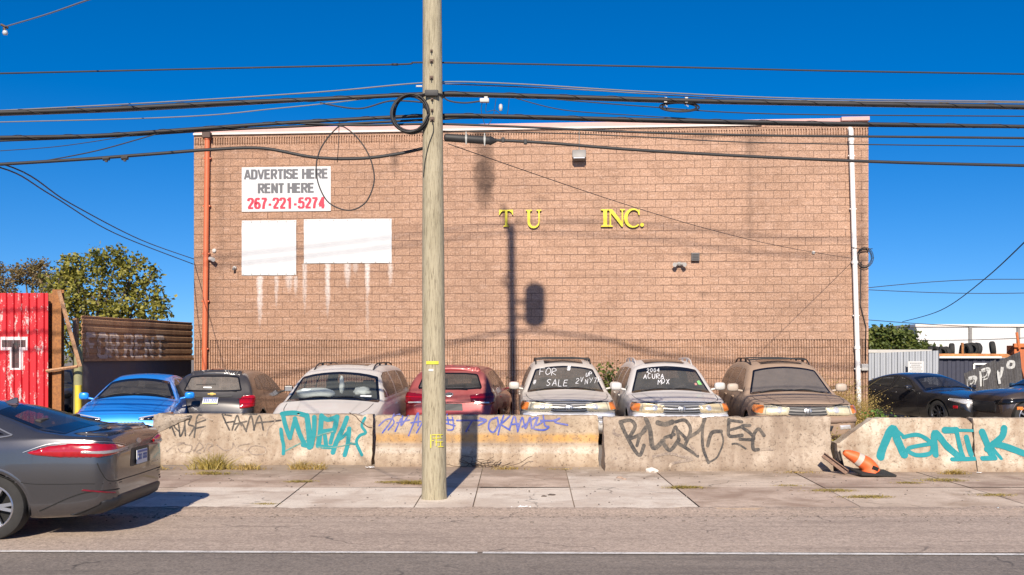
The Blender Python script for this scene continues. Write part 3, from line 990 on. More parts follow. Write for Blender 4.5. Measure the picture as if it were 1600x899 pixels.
mb.add([(0, DEP, -.05), (BW, DEP, -.05), (BW, DEP, ZT), (0, DEP, ZT)], [(0, 3, 2, 1)])
M['blockside'] = simple('side_block', (.33, .21, .15), .92, var=.25, scale=3)
mb.build('side_wall', M['blockside'], bld, recalc=False)
mb = MB(); mb.add([(.1, .1, ZT - .3), (BW - .1, .1, ZT - .3), (BW - .1, DEP - .1, ZT - .3), (.1, DEP - .1, ZT - .3)], [(0, 1, 2, 3)])
mb.build('roof', simple('roof_felt', (.12, .11, .11), .9), bld)
M['coping'] = simple('pink_coping', (.55, .33, .30), .7, var=.15, scale=4)
M['flash'] = simple('white_flashing', (.62, .56, .50), .5, var=.15, scale=6)
mb = MB()
mb.add([(0, -.02, ZT), (BW, -.02, ZT), (BW, -.02, ZT + .02), (0, -.02, ZT + .02)], [(0, 1, 2, 3)]) if False else None
mb.box((BW / 2, .16, ZT + .06), (BW, .30, .20), bev=.01)
mb.box((BW - .35, .10, ZT + .115), (.7, .44, .10), bev=.01)
mb.build('coping', M['coping'], bld)
mb = MB(); u_, _ = wall(1190, 200)
mb.prism([(0, ZT - .03), (u_, ZT - .005), (u_, ZT + .04), (0, ZT + .02)], -.055, -.003)
mb.build('flashing', M['flash'], bld)

# downpipes
M['rust_pipe'] = simple('orange_red_pipe', (.56, .135, .055), .5, var=.2, scale=6)
M['white_pipe'] = simple('white_pipe', (.74, .72, .69), .45, var=.08, scale=4)
(u0, z0), (u1, z1) = wall(326, 213), wall(321, 590)
z1 = .05; u1 = u0 - .10
mb = MB()
mb.tube([(u0, -.09, z0 - .12), (u1, -.09, z1)], .070, 14)
mb.tube([(u0, -.09, z0 - .12), (u0, -.09, z0 - .02)], [.085, .085], 14)
for k in range(6):
    q = k / 6 + .08; uu = u0 + (u1 - u0) * q; zz = z0 + (z1 - z0) * q
    mb.box((uu, -.05, zz), (.20, .10, .04), bev=.01)
mb.build('downpipe', M['rust_pipe'], bld, True, 40)['label'] = 'orange red downpipe'
mb = MB(); mb.box((u0, -.11, z0 + .0), (.22, .2, .16), bev=.02); mb.build('rainwater_head', simple('dark_gutter_head', (.08, .05, .04), .7), bld)
(u0, z0), (u1, z1) = wall(1328, 203), wall(1340, 618)
mb = MB()
mb.tube([(u0, .0, z0 + .02), (u0, -.05, z0 - .0), (u0, -.11, z0 - .05), (u0, -.11, z0 - .12), (u1, -.11, z1), (u1 + .01, -.11, .3)], .062, 14)
for q in (.02, .48, .80): mb.tube([(u0 + (u1 - u0) * q, -.11, z0 - .1 + (z1 - z0) * q), (u0 + (u1 - u0) * q, -.11, z0 - .18 + (z1 - z0) * q)], .075, 14)
for q in (.1, .3, .5, .7, .9): mb.box((u0 + (u1 - u0) * q, -.05, z0 + (z1 - z0) * q), (.17, .10, .03), bev=.008)
mb.build('downpipe', M['white_pipe'], bld, True, 40)['label'] = 'white downpipe'

# ---------------------------------------------------------------- things on the wall
FONT = None
def text_mesh(txt, size, depth=.004, bold=.0, width=1.0):
    cu = bpy.data.curves.new('t', 'FONT'); cu.body = txt; cu.size = size; cu.extrude = depth; cu.offset = bold
    cu.align_x = 'CENTER'; cu.align_y = 'CENTER'; cu.resolution_u = 3
    o = bpy.data.objects.new('t', cu); COL.objects.link(o)
    dg = bpy.context.evaluated_depsgraph_get(); dg.update()
    me = bpy.data.meshes.new_from_object(o.evaluated_get(dg))
    vs = [Vector(v.co) for v in me.vertices]; fs = [tuple(p.vertices) for p in me.polygons]
    bpy.data.objects.remove(o); bpy.data.curves.remove(cu); bpy.data.meshes.remove(me)
    xs = [v.x for v in vs]; ys = [v.y for v in vs]
    cx = (min(xs) + max(xs)) / 2; cy = (min(ys) + max(ys)) / 2
    k = width / (max(xs) - min(xs)) if width else 1
    h = max(ys) - min(ys)
    return [Vector(((v.x - cx) * k, (v.y - cy) / h, v.z)) for v in vs], fs    # height 1, wanted width

def wall_thing(name, px, py, label, cat, group=None, off=.0):
    u, z = wall(px, py)
    return empty(name, wworld(u, z, off), BYAW, label, cat, group)
# local frame on the wall: x along, -y out, z up
def wsz(x0, x1, y0, y1):
    a = wall(x0, y0); c = wall(x1, y1); return c[0] - a[0], a[1] - c[1]

M['grommet'] = simple('grommet_metal', (.4, .38, .35), .5, .5)
M['panel'] = simple('white_panel', (.56, .56, .555), .55, var=.10, scale=2.5)
M['signgrey'] = simple('sign_grey_letters', (.10, .10, .11), .5)
M['signred'] = simple('sign_red_letters', (.55, .02, .05), .5)
W_, H_ = wsz(378, 517, 262, 330)
t = wall_thing('rent_sign', 447.5, 296, 'white rental sign with grey and red lettering, uppermost of the three white panels', 'sign')
mb = MB(); mb.box((0, -.015, 0), (W_, .03, H_), bev=.004); mb.build('sign_board', M['panel'], t)
def put_text(txt, cx, cz, w_, h, mat, parent, y, name='lettering', bold=.03, depth=.002):
    vs, fs = text_mesh(txt, 1, 0.0, bold, w_)
    mb = MB(); mb.add([(cx + v.x, y, cz + v.y * h) for v in vs], fs)
    return mb.build(name, mat, parent, recalc=False)
k = W_ / 139
BG = {'A': [([(0, 0), (.36, 1)], 0), ([(.36, 1), (.72, 0)], 0), ([(.14, .30), (.58, .30)], 0)], 'D': [([(.09, 1), (.09, 0)], 0), ([(.09, .92), (.33, .92), (.56, .80), (.60, .5), (.56, .20), (.33, .08), (.09, .08)], 1)],
      'V': [([(0, 1), (.34, 0)], 0), ([(.34, 0), (.68, 1)], 0)], 'E': [([(.09, 1), (.09, 0)], 0), ([(.09, .92), (.62, .92)], 0), ([(.09, .52), (.58, .52)], 0), ([(.09, .08), (.64, .08)], 0)],
      'R': [([(.09, 1), (.09, 0)], 0), ([(.09, .92), (.42, .92), (.58, .84), (.58, .60), (.42, .50), (.09, .48)], 1), ([(.36, .48), (.64, 0)], 0)], 'T': [([(0, .92), (.62, .92)], 0), ([(.31, 1), (.31, 0)], 0)],
      'I': [([(.10, 1), (.10, 0)], 0)], 'S': [([(.60, .74), (.50, .90), (.32, .93), (.12, .86), (.12, .64), (.33, .54), (.54, .44), (.58, .22), (.42, .07), (.24, .07), (.06, .20), (.04, .30)], 1)],
      'H': [([(.09, 1), (.09, 0)], 0), ([(.60, 1), (.60, 0)], 0), ([(.09, .52), (.60, .52)], 0)], 'N': [([(.09, 1), (.09, 0)], 0), ([(.60, 1), (.60, 0)], 0), ([(.09, .96), (.60, .04)], 0)],
      '2': [([(.07, .70), (.12, .88), (.30, .94), (.50, .84), (.50, .62), (.30, .36), (.10, .10)], 1), ([(.04, .08), (.58, .08)], 0)], '6': [([(.52, .82), (.36, .94), (.16, .82), (.09, .50), (.12, .20), (.30, .06), (.50, .18), (.52, .40), (.32, .56), (.12, .42)], 1)],
      '7': [([(.03, .92), (.57, .92)], 0), ([(.52, .90), (.30, .50), (.22, 0)], 1)], '1': [([(.34, 1), (.34, 0)], 0), ([(.34, .94), (.10, .72)], 0)], '5': [([(.55, .92), (.14, .92)], 0), ([(.17, .96), (.10, .48)], 0), ([(.10, .52), (.34, .60), (.53, .48), (.53, .20), (.34, .06), (.12, .10), (.05, .26)], 1)],
      '4': [([(.42, 1), (.42, 0)], 0), ([(.42, .96), (.06, .30)], 0), ([(.02, .26), (.60, .26)], 0)], '-': [([(.05, .38), (.34, .38)], 0)]}
BWID = {'I': .20, '-': .40, 'A': .72, 'S': .64, 'D': .68, 'E': .66, 'H': .69, 'N': .69, 'R': .68, 'T': .62, 'V': .68}
def put_text(txt, cx, cz, w_, h, mat, parent, y, name='lettering', bold=.16, depth=.002):
    """heavy grotesque capitals and figures, drawn with a broad stroke"""
    adv = []; x_ = 0
    for ch in txt:
        adv.append(x_); x_ += (.36 if ch == ' ' else BWID.get(ch, .60) + .11)
    tot = x_ - .11; kx = w_ / tot; mb = MB(); n_ = 0
    for ch, ax_ in zip(txt, adv):
        for pts, cv in BG.get(ch, []):
            n_ += 1
            q = [Vector(p) for p in pts]; q = catmull(q, 5) if cv else q
            V = []; F = []
            for i, p in enumerate(q):
                a = (q[i] - q[i - 1]).normalized() if i else (q[1] - q[0]).normalized(); b_ = (q[i + 1] - q[i]).normalized() if i < len(q) - 1 else a
                t_ = (a + b_).normalized(); nn = Vector((-t_.y, t_.x)) * bold / 2
                asp = 1.0
                for s_ in (1, -1):
                    px = min(max((p.x + nn.x * s_ * 1.4), -.08), BWID.get(ch, .60) + .06); pz = min(max(p.y + nn.y * s_, 0), 1)
                    V.append((cx - w_ / 2 + (ax_ + px) * kx, y - .0004 * (n_ % 6), cz + (pz - .5) * h))
            for i in range(len(q) - 1): F.append((2 * i, 2 * i + 1, 2 * i + 3, 2 * i + 2))
            mb.add(V, F)
    return mb.build(name, mat, parent, recalc=False)
put_text('ADVERTISE HERE', 0, (296 - 273) * k, 130 * k, 15.5 * k, M['signgrey'], t, -.033, bold=.215)
put_text('RENT HERE', 0, (296 - 294.5) * k, 87 * k, 15.5 * k, M['signgrey'], t, -.033, bold=.215)
put_text('267-221-5274', 0, (296 - 317.5) * k, 120 * k, 17.5 * k, M['signred'], t, -.033, bold=.20)
for (x0, x1, y0, y1, nm) in ((378, 463, 345, 430, 'blank white panel, nearly square, below the rental sign'), (475, 612, 343, 411, 'wide blank white panel right of the square one')):
    W_, H_ = wsz(x0, x1, y0, y1); uc, zc_ = wall((x0 + x1) / 2, (y0 + y1) / 2)
    t = empty('blank_banner', wworld(uc, zc_), BYAW, nm, 'banner', 'blank white panels on the wall')
    nx, nz = 24, 18; vs = []; fs = []
    for j in range(nz + 1):
        for i in range(nx + 1):
            a = i / nx - .5; c = j / nz - .5
            e = noise.noise(Vector((a * 7 + uc, c * 9, 2))) * .006
            xx = a * W_ + (noise.noise(Vector((c * 5, uc, 5))) * .010 if i in (0, nx) else 0)
            zz = c * H_ + (noise.noise(Vector((a * 5, uc, 8))) * .010 if j in (0, nz) else 0)
            vs.append((xx, -.022 + e, zz))
    for j in range(nz):
        for i in range(nx): q = j * (nx + 1) + i; fs.append((q, q + 1, q + nx + 2, q + nx + 1))
    mk('banner_sheet', vs, fs, M['panel'], t, True, None, False)
    mb = MB(); mb.box((0, -.008, 0), (W_ * .98, .012, H_ * .98)); mb.build('backing_board', M['panel'], t)
    for i in range(7):
        for sgn in (1, -1): MB().lathe([(.0001, .012), (.014, .012), (.014, 0)], 8, Matrix.Translation((W_ * (i / 6 - .5) * .95, -.030, sgn * H_ * .475)) @ Matrix.Rotation(R(90), 4, 'X')).build('grommet', M['grommet'], t)

# yellow channel letters  T U INC.
M['yellow'] = simple('yellow_letter', (.66, .56, .012), .45, var=.06)
M['yellowside'] = simple('yellow_letter_side', (.34, .28, .01), .5)
def serif(ch):
    """outline pieces in a 1 high box"""
    if ch == 'T': return [[(.30, 0), (.62, 0), (.62, .05), (.53, .08), (.53, .93), (.66, .93), (.78, .84), (.83, .70), (.87, .70), (.86, 1), (.05, 1), (.04, .70), (.08, .70), (.14, .84), (.25, .93), (.39, .93), (.39, .08), (.30, .05)]]
    if ch == 'I': return [[(0, 0), (.36, 0), (.36, .05), (.26, .08), (.26, .92), (.36, .95), (.36, 1), (0, 1), (0, .95), (.10, .92), (.10, .08), (0, .05)]]
    if ch == 'N': return [[(0, 0), (.28, 0), (.28, .05), (.18, .08), (.18, .78), (.80, 0), (.88, 0), (.88, .92), (.98, .95), (.98, 1), (.70, 1), (.70, .95), (.80, .92), (.80, .30), (.24, 1), (0, 1), (0, .95), (.09, .90), (.09, .08), (0, .05)]]
    if ch == 'U':
        o = [(0, 1), (0, .95), (.10, .92), (.10, .35)]
        for k in range(9):
            q = math.pi + math.pi * k / 8; o.append((.455 + .345 * math.cos(q), .33 + .35 * math.sin(q)))
        o += [(.80, .92), (.70, .95), (.70, 1), (.98, 1), (.98, .95), (.885, .92), (.885, .92), (.885, .92)]
        inner = [(.72, .35)]
        o = [(0, 1), (0, .95), (.09, .92), (.09, .35)] + [(.46 + .37 * math.cos(math.pi + math.pi * k / 10), .34 + .36 * math.sin(math.pi + math.pi * k / 10)) for k in range(1, 10)] + [(.83, .35), (.83, .92), (.93, .95), (.93, 1), (.64, 1), (.64, .95), (.75, .92), (.75, .35)]
        o += [(.50 + .25 * math.cos(-math.pi * k / 8), .34 + .26 * math.sin(-math.pi * k / 8)) for k in range(1, 8)] + [(.25, .35), (.25, .92), (.36, .95), (.36, 1)]
        return [o]
    if ch == 'C':
        o = []
        for k in range(17):
            q = R(48) + (R(360 - 92)) * k / 16; o.append((.5 + .47 * math.cos(q), .5 + .52 * math.sin(q)))
        for k in range(17):
            q = R(360 - 48) - (R(360 - 96)) * k / 16; o.append((.54 + .33 * math.cos(q), .5 + .44 * math.sin(q)))
        o += [(.76, .80), (.80, .66), (.84, .66), (.84, .98), (.80, .98)]
        return [o]
    if ch == '.': return [[(.12 + .12 * math.cos(2 * math.pi * k / 12), .12 + .12 * math.sin(2 * math.pi * k / 12)) for k in range(12)]]
for ch, x0, x1, y0, y1, lb in (('T', 779, 802, 329, 355, 'yellow serif letter T on the block wall, partly in the pole shadow'), ('U', 822, 846, 329, 357, 'yellow serif letter U on the block wall'),
                               ('I', 939, 952, 328, 355, 'yellow serif letter I at the start of INC'), ('N', 950, 976, 328, 355, 'yellow serif letter N in the middle of INC'),
                               ('C', 974, 999, 327, 356, 'yellow serif letter C at the end of INC'), ('.', 1000, 1006, 349, 355, 'round yellow full stop after INC')):
    W_, H_ = wsz(x0, x1, y0, y1); uc, zc_ = wall(x0, y1)
    t = empty('sign_letter', wworld(uc, zc_), BYAW, lb, 'letter', 'yellow letters on the wall')
    for pc in serif(ch):
        wmax = max(a for a, b in pc); hm = max(b for a, b in pc)
        mb = MB(); pp = [(a / wmax * W_, b / hm * H_) for a, b in pc]
        n_ = len(pp)
        mb.add([(a, -.075, b) for a, b in pp], [tuple(range(n_))], 0)
        mb.add([(a, -.075, b) for a, b in pp] + [(a, -.015, b) for a, b in pp], [(q, (q + 1) % n_, n_ + (q + 1) % n_, n_ + q) for q in range(n_)], 1)
        mb.build('letter_face', [M['yellow'], M['yellowside']], t, recalc=False)

# flood lamp with conduit
M['fix'] = simple('grey_fixture', (.20, .19, .18), .5, var=.2)
M['fixw'] = simple('pale_fixture', (.46, .44, .41), .5, var=.15)
M['lens'] = simple('lamp_lens', (.55, .56, .58), .15, .2)
t = wall_thing('flood_lamp', 905, 246, 'square flood lamp under a short conduit high on the wall', 'lamp')
mb = MB(); mb.box((0, -.16, .02), (.36, .22, .22), rot=Matrix.Rotation(-.3, 3, 'X'), bev=.03); mb.box((0, -.04, .03), (.18, .09, .16), bev=.01); mb.build('lamp_housing', M['fix'], t, True, 40)
mb = MB(); mb.box((0, -.272, -.02), (.29, .012, .13), rot=Matrix.Rotation(-.3, 3, 'X'), bev=.004); mb.build('lamp_lens', M['lens'], t)
mb = MB(); mb.tube([(0, -.03, .1), (0, -.03, .78)], .013, 6); mb.build('conduit', M['fix'], t)
# two small lamps by the orange pipe, a third one right of them
t = wall_thing('wall_camera', 335, 406, 'pair of small pale camera heads beside the orange red pipe', 'camera', 'security cameras')
mb = MB(); mb.lathe([(.0001, .05), (.05, .04), (.06, 0)], 14, Matrix.Translation((0, -.0, .24)) @ Matrix.Rotation(R(90), 4, 'X')); mb.build('junction_cap', M['fixw'], t, True, 40)
mb = MB(); mb.tube([(-.02, -.01, .02), (-.02, -.10, .0)], .02, 8); mb.tube([(-.10, -.05, .02), (.05, -.22, -.02)], .055, 12); mb.build('camera_body', M['fixw'], t, True, 40)
t = wall_thing('wall_camera', 367, 419, 'single small pale camera left of the square blank panel', 'camera', 'security cameras')
mb = MB(); mb.lathe([(.0001, .07), (.04, .065), (.055, .03), (.055, 0)], 14, Matrix.Rotation(R(90), 4, 'X')); mb.build('camera_dome', M['fixw'], t, True, 40)
mb = MB(); mb.tube([(0, -.05, 0), (.0, -.14, -.05)], .03, 10); mb.build('camera_body', M['fix'], t, True, 40)
t = wall_thing('twin_spotlight', 1061, 413, 'small twin headed spotlight left of the dark square box', 'lamp')
mb = MB(); mb.box((0, -.05, 0), (.10, .1, .10), bev=.02); mb.build('lamp_base', M['fix'], t, True, 40)
for sx in (-1, 1):
    mb = MB(); mb.tube([(sx * .04, -.06, 0), (sx * .13, -.20, -.03)], [.035, .06], 12); mb.build('spot_head', M['fixw'], t, True, 40)
t = wall_thing('vent_box', 1086, 402, 'dark square box on the wall beside the twin spotlight', 'box')
mb = MB(); mb.box((0, -.05, 0), (.21, .10, .21), bev=.01); mb.build('box_shell', simple('dark_box', (.09, .08, .08), .5), t)
mb = MB()
for k in range(4): mb.box((0, -.103, .06 - k * .04), (.16, .01, .02))
mb.build('louvre', M['black'], t)
t = wall_thing('wall_sensor', 1271, 395, 'small round white sensor on the wall left of the white pipe', 'sensor')
mb = MB(); mb.lathe([(.0001, .05), (.03, .045), (.045, .02), (.05, 0)], 14, Matrix.Rotation(R(90), 4, 'X')); mb.build('sensor_dome', M['fixw'], t, True, 40)
t = wall_thing('junction_box', 1350, 574, 'small pale junction box low on the right end of the wall', 'box')
mb = MB(); mb.box((0, -.05, 0), (.17, .10, .17), bev=.012); mb.build('box_shell', M['fixw'], t)
mb = MB(); mb.box((0, -.104, 0), (.13, .008, .13), bev=.003); mb.build('cover_plate', M['fixw'], t)
M['cable'] = simple('black_cable', (.022, .021, .022), .6, var=.3)
M['cablegrey'] = simple('grey_cable', (.15, .145, .145), .5, var=.25)
mb = MB(); pts = []
u0, z0 = wall(1345, 403)
for k in range(61):
    q = 2 * math.pi * k / 20; rr = (.19, .16, .21)[k // 20 if k < 60 else 2]
    pts.append(wworld(u0 + .08 + rr * math.cos(q) * 1.0, z0 + (rr + .05) * math.sin(q), .05 + .02 * (k // 20)))
mb.tube(pts, .010, 6)
a = wall(1345, 415); c = wall(1352, 570)
mb.tube([wworld(a[0], a[1] + .1, .04), wworld(a[0] - .02, a[1] - 1, .03), wworld(a[0] + .12, (a[1] + c[1]) / 2 - .3, .04), wworld(c[0], c[1] + .1, .04)], .012, 6)
mb.tube([wworld(wall(1328, 388)[0], wall(1328, 388)[1], .2), wworld(a[0], z0 + .2, .12), wworld(u0 + .27, z0 + .22, .08)], .010, 6)
tag(mb.build('cable_coil', M['cable'], None, True), 'black cable coil hung beside the white pipe at the right corner of the wall', 'cable')
# ---------------------------------------------------------------- concrete barriers
BH = .84
PROF = [(-.30, 0), (-.30, .07), (-.175, .30), (-.115, .84), (.115, .84), (.175, .30), (.30, .07), (.30, 0)]
def fronty(z):
    """how far the front face stands from the barrier's middle at a height"""
    p = PROF[:4]
    for (a, za), (c, zc_) in zip(p, p[1:]):
        if za <= z <= zc_ and zc_ > za: return a + (c - a) * (z - za) / (zc_ - za)
    return p[0][0] if z <= 0 else p[-1][0]

def barmat(name, c1, c2, dirt, bands=None, warm=None):
    m, nt, b = newmat(name)
    tc = nt.nodes.new("ShaderNodeTexCoord"); sp = nt.nodes.new("ShaderNodeSeparateXYZ"); nt.links.new(tc.outputs["Object"], sp.inputs[0])
    n1 = noise_(nt, 2.0, 7, .7, dist=.5); n2 = noise_(nt, 22, 5, .75); n3 = noise_(nt, 1.3, 6, .6, stretch=(2.5, 1, .5))
    col = mix(nt, ramp(nt, n1, [(.32, 0), (.68, 1)]), c1, c2)
    z = math_(nt, 'ADD', sp.outputs[2], math_(nt, 'MULTIPLY', math_(nt, 'SUBTRACT', n1, .5), .05))
    if bands:
        for (z0, z1, cc, amt, soft) in bands:
            a = ramp(nt, math_(nt, 'DIVIDE', math_(nt, 'SUBTRACT', z, z0), soft), [(0, 0), (1, 1)])
            e = ramp(nt, math_(nt, 'DIVIDE', math_(nt, 'SUBTRACT', z1, z), soft), [(0, 0), (1, 1)])
            msk = math_(nt, 'MULTIPLY', math_(nt, 'MULTIPLY', a, e), ramp(nt, n3, [(.3, amt * .45), (.65, amt)]))
            col = mix(nt, msk, col, cc)
    low = ramp(nt, math_(nt, 'ADD', z, math_(nt, 'MULTIPLY', n2, .12)), [(.08, .75), (.26, 0)])
    col = mix(nt, math_(nt, 'MULTIPLY', low, ramp(nt, n1, [(.4, .3), (.6, 1)])), col, dirt)
    col = mix(nt, ramp(nt, n3, [(.46, 0), (.64, .7)]), col, dirt)
    col = mix(nt, ramp(nt, noise_(nt, 8, 6, .75), [(.48, 0), (.62, .65)]), col, dirt)
    col = mix(nt, ramp(nt, noise_(nt, .9, 4, .6), [(.40, .35), (.55, 0)]), col, tuple(x * .8 for x in dirt))
    col = mix(nt, ramp(nt, n2, [(.34, .8), (.44, 0)]), col, tuple(x * .35 for x in dirt))
    nt.links.new(col, b.inputs["Base Color"]); b.inputs["Roughness"].default_value = .92; b.inputs["Specular IOR Level"].default_value = .25
    bump(nt, b, math_(nt, 'ADD', n2, math_(nt, 'MULTIPLY', n1, .6)), .55, .02)
    return m

def barrier(name, x0, x1, d, yaw, label, mat, prof_scale=1.0, brokenL=None, brokenR=None, seed=0, base=0, h=BH):
    """x0..x1 along the street, d = distance of the foot of the front face"""
    cx = (x0 + x1) / 2; Ln = x1 - x0
    root = empty(name, (cx, d + .30, 0), yaw, label, 'barrier', 'concrete barriers along the sidewalk')
    # dense outline
    prof = []
    P_ = PROF
    for i in range(len(P_) - 1):
        a = Vector((P_[i][0], P_[i][1] * h / .84)); c = Vector((P_[i + 1][0], P_[i + 1][1] * h / .84)); k = max(1, int((c - a).length / .035))
        for q in range(k): prof.append(a.lerp(c, q / k))
    prof.append(Vector((P_[-1][0], 0)))
    nL = int(Ln / .035); vs = []; fs = []; m = len(prof)
    for i in range(nL + 1):
        x = -Ln / 2 + Ln * i / nL
        top = h
        e0 = i * Ln / nL; e1 = Ln - e0
        if brokenL: top = min(top, brokenL(e0))
        if brokenR: top = min(top, brokenR(e1))
        for p in prof:
            y, z = p.x, p.y
            if z > top:
                z = top + noise.noise(Vector((x * 14, y * 12, seed))) * .015
                y = math.copysign(min(abs(y), abs(fronty(top * .84 / h)) * .92), y)
            q = Vector((x * 5, y * 5 + seed * 7, z * 5))
            dn = noise.noise(q) * .006 + noise.noise(q * 4) * .0035
            # chipped arrises
            edge = max(0, 1 - abs(z - h) / .05) * (1 if abs(p.x) < .14 else 0)
            ch = max(0, noise.noise(Vector((x * 3.3, seed * 3, 4))) - .28) * .10 * edge
            ends = max(0, 1 - min(e0, e1) / .05)
            foot = max(0, 1 - z / .12) * max(0, noise.noise(Vector((x * 4.5, seed, 9)))) * .07
            xx = x + (noise.noise(Vector((y * 7, z * 7, seed + x))) * .022 * ends)
            sg = -1 if y < 0 else 1
            vs.append(Vector((xx, y + sg * (dn - foot), z - ch + (dn if z > .1 else 0) - .0)))
    for i in range(nL):
        for j in range(m - 1): fs.append((i * m + j, (i + 1) * m + j, (i + 1) * m + j + 1, i * m + j + 1))
    fs.append(tuple(range(m))[::-1][::-1]); fs.append(tuple(nL * m + j for j in range(m))[::-1])
    o = mk('concrete_block', vs, fs, mat, root, True, None, True, 42)
    bv = BVHTree.FromPolygons(vs, fs)
    return root, bv

def strokes(root, bv, name, mat, sets, conv, label=None, seq=[0]):
    """spray paint strokes lying on the front face. sets: (points, width, [taper]); conv maps a traced point to photo pixels"""
    mb = MB(); inv = root.matrix_basis.inverted() if False else (Matrix.Translation(root.location) @ Matrix.Rotation(root.rotation_euler.z, 4, 'Z')).inverted()
    for st in sets:
        pts, wd = st[0], st[1]; tp = st[2] if len(st) > 2 else 1.0
        q = [Vector(conv(*p)) for p in pts]
        q = catmull(q, 7) if len(q) > 2 else [q[0].lerp(q[1], k / 7) for k in range(8)]
        wpx = wd
        seq[0] += 1
        d0 = root.location.y - .15
        loc = []
        for p in q:
            # trace from the street onto the barrier's own face
            o_ = inv @ Vector((0, 0, EYE)); D = (inv.to_3x3() @ Vector(((p.x - 800) / FOC, 1, (HOR - p.y) / FOC))).normalized()
            a = (-.2 - o_.y) / D.y; h_ = o_ + D * a
            loc.append(Vector((h_.x, h_.z)))
        # small pressure changes, rounded ends
        n = len(loc); L_ = [0]
        for i in range(1, n): L_.append(L_[-1] + (loc[i] - loc[i - 1]).length)
        T = max(L_[-1], 1e-4); r = wpx / 2 * d0 / FOC
        V = []; prev = None
        ext = []
        a = (loc[0] - loc[1]).normalized(); e = (loc[-1] - loc[-2]).normalized()
        chain = [(loc[0] + a * r * .95, .25), (loc[0] + a * r * .7, .70), (loc[0] + a * r * .3, .95)] + [(p, 1) for p in loc] + [(loc[-1] + e * r * .3, .95), (loc[-1] + e * r * .7, .7), (loc[-1] + e * r * .95, .25)]
        nn = len(chain)
        for i, (p, k) in enumerate(chain):
            t = (chain[min(i + 1, nn - 1)][0] - chain[max(i - 1, 0)][0])
            if t.length < 1e-6: t = Vector((1, 0))
            t.normalize(); nrm = Vector((-t.y, t.x))
            u = i / (nn - 1); rr = r * k * (1 + (tp - 1) * u) * (1 + .12 * noise.noise(Vector((p.x * 9, p.y * 9, seq[0]))))
            off = .0016 + .00006 * i + (seq[0] % 40) * .00022
            for s_ in (1, .33, -.33, -1):
                x_, z_ = p.x + nrm.x * rr * s_, p.y + nrm.y * rr * s_
                h_, nr, ii, dd = bv.ray_cast(Vector((x_, -2, z_)), Vector((0, 1, 0)))
                if h_ is None: h_ = Vector((x_, fronty(max(0, min(.84, z_))), max(.0, z_)))
                V.append(h_ + Vector((0, -off, 0)))
        F = []
        for i in range(nn - 1):
            for j in range(3): F.append((4 * i + j, 4 * i + j + 1, 4 * i + j + 5, 4 * i + j + 4))
        mb.add(V, F)
    o = mb.build(name, mat, root, recalc=False)
    if label: o['label'] = label
    return o

def spray(name, c, fade=.35, bg=(.45, .36, .27)):
    m, nt, b = newmat(name)
    n = noise_(nt, 30, 5, .7); n2 = noise_(nt, 5, 4, .6)
    f = ramp(nt, math_(nt, 'ADD', math_(nt, 'MULTIPLY', n, .5), math_(nt, 'MULTIPLY', n2, .5)), [(.42, 0), (.70, fade * 1.6)])
    nt.links.new(mix(nt, f, c, bg), b.inputs["Base Color"]); b.inputs["Roughness"].default_value = .7
    return m
M['teal'] = spray('teal_spray', (.0005, .20, .225), .0)
M['teald'] = spray('dull_teal_spray', (.05, .20, .18), .4)
M['blk'] = spray('black_spray', (.022, .02, .02), .22)
M['blkf'] = spray('faded_black_spray', (.16, .12, .095), .7)
M['blue'] = spray('blue_spray', (.030, .06, .33), .25)
mA = barmat('pale_barrier_concrete', (.37, .29, .215), (.56, .475, .375), (.27, .195, .135))
mB = barmat('striped_barrier_concrete', (.40, .315, .225), (.52, .425, .32), (.27, .195, .135),
            [(.36, .56, (.58, .29, .045), 1.0, .06), (.335, .385, (.36, .30, .26), .8, .02), (.20, .335, (.60, .54, .46), .9, .04)])
mC = barmat('tan_barrier_concrete', (.37, .295, .225), (.46, .38, .30), (.23, .17, .125))
mD = barmat('cream_barrier_concrete', (.46, .395, .30), (.62, .55, .44), (.29, .20, .135))

def z2(x, y): return 230 + x / 4.493, 550 + y / 4.493
def z3(x, y): return 430 + x / 4.493, 550 + y / 4.493
def z4(x, y): return 630 + x / 4.085, 550 + y / 4.085
def z5(x, y): return 790 + x / 4.086, 540 + y / 4.086
def z6(x, y): return 1080 + x / 4.0867, 540 + y / 4.0867
def z7(x, y): return 1280 + x / 2.997, 480 + y / 2.997
k3 = 1 / 4.493; k5 = 1 / 4.086; k7 = 1 / 2.997

# 1: cracked pale block at the left
def brkL1(e): return .84 + .05 if .02 < e < .16 else (.80 if e < .42 else 9)
r1, b1 = barrier('concrete_barrier', X(241, 17.3), X(582, 17.05), 17.0, R(-1.3), 'pale concrete barrier with black tags and teal graffiti, its left end broken', mA, seed=1, brokenL=lambda e: .50 + .9 * e if e < .36 else 9, h=.835)
# curled slab of broken concrete still clinging to its corner
mb = MB(); n = 14; vs = []; fs = []
for i in range(n + 1):
    u = i / n; x = -1.84 + u * .62 ; zt = .865 - .08 * u + (.0 if u > .1 else -.05); zb = .46 + .50 * u ** .8 * .62
    zb = min(zb, zt - .03)
    for (y, z) in ((-.155, zb), (-.17, (zb + zt) / 2), (-.13, zt), (.12, zt - .01), (.14, zb)):
        dn = noise.noise(Vector((x * 9, y * 9, z * 9))) * .03
        vs.append(Vector((x, y + dn, z + dn * .7)))
for i in range(n):
    for j in range(5): fs.append((i * 5 + j, (i + 1) * 5 + j, (i + 1) * 5 + (j + 1) % 5, i * 5 + (j + 1) % 5))
fs.append((0, 1, 2, 3, 4)); fs.append(tuple(n * 5 + j for j in range(5)))
mk('broken_corner', vs, fs, barmat('raw_broken_concrete', (.34, .28, .22), (.50, .43, .35), (.13, .10, .08)), r1, False)
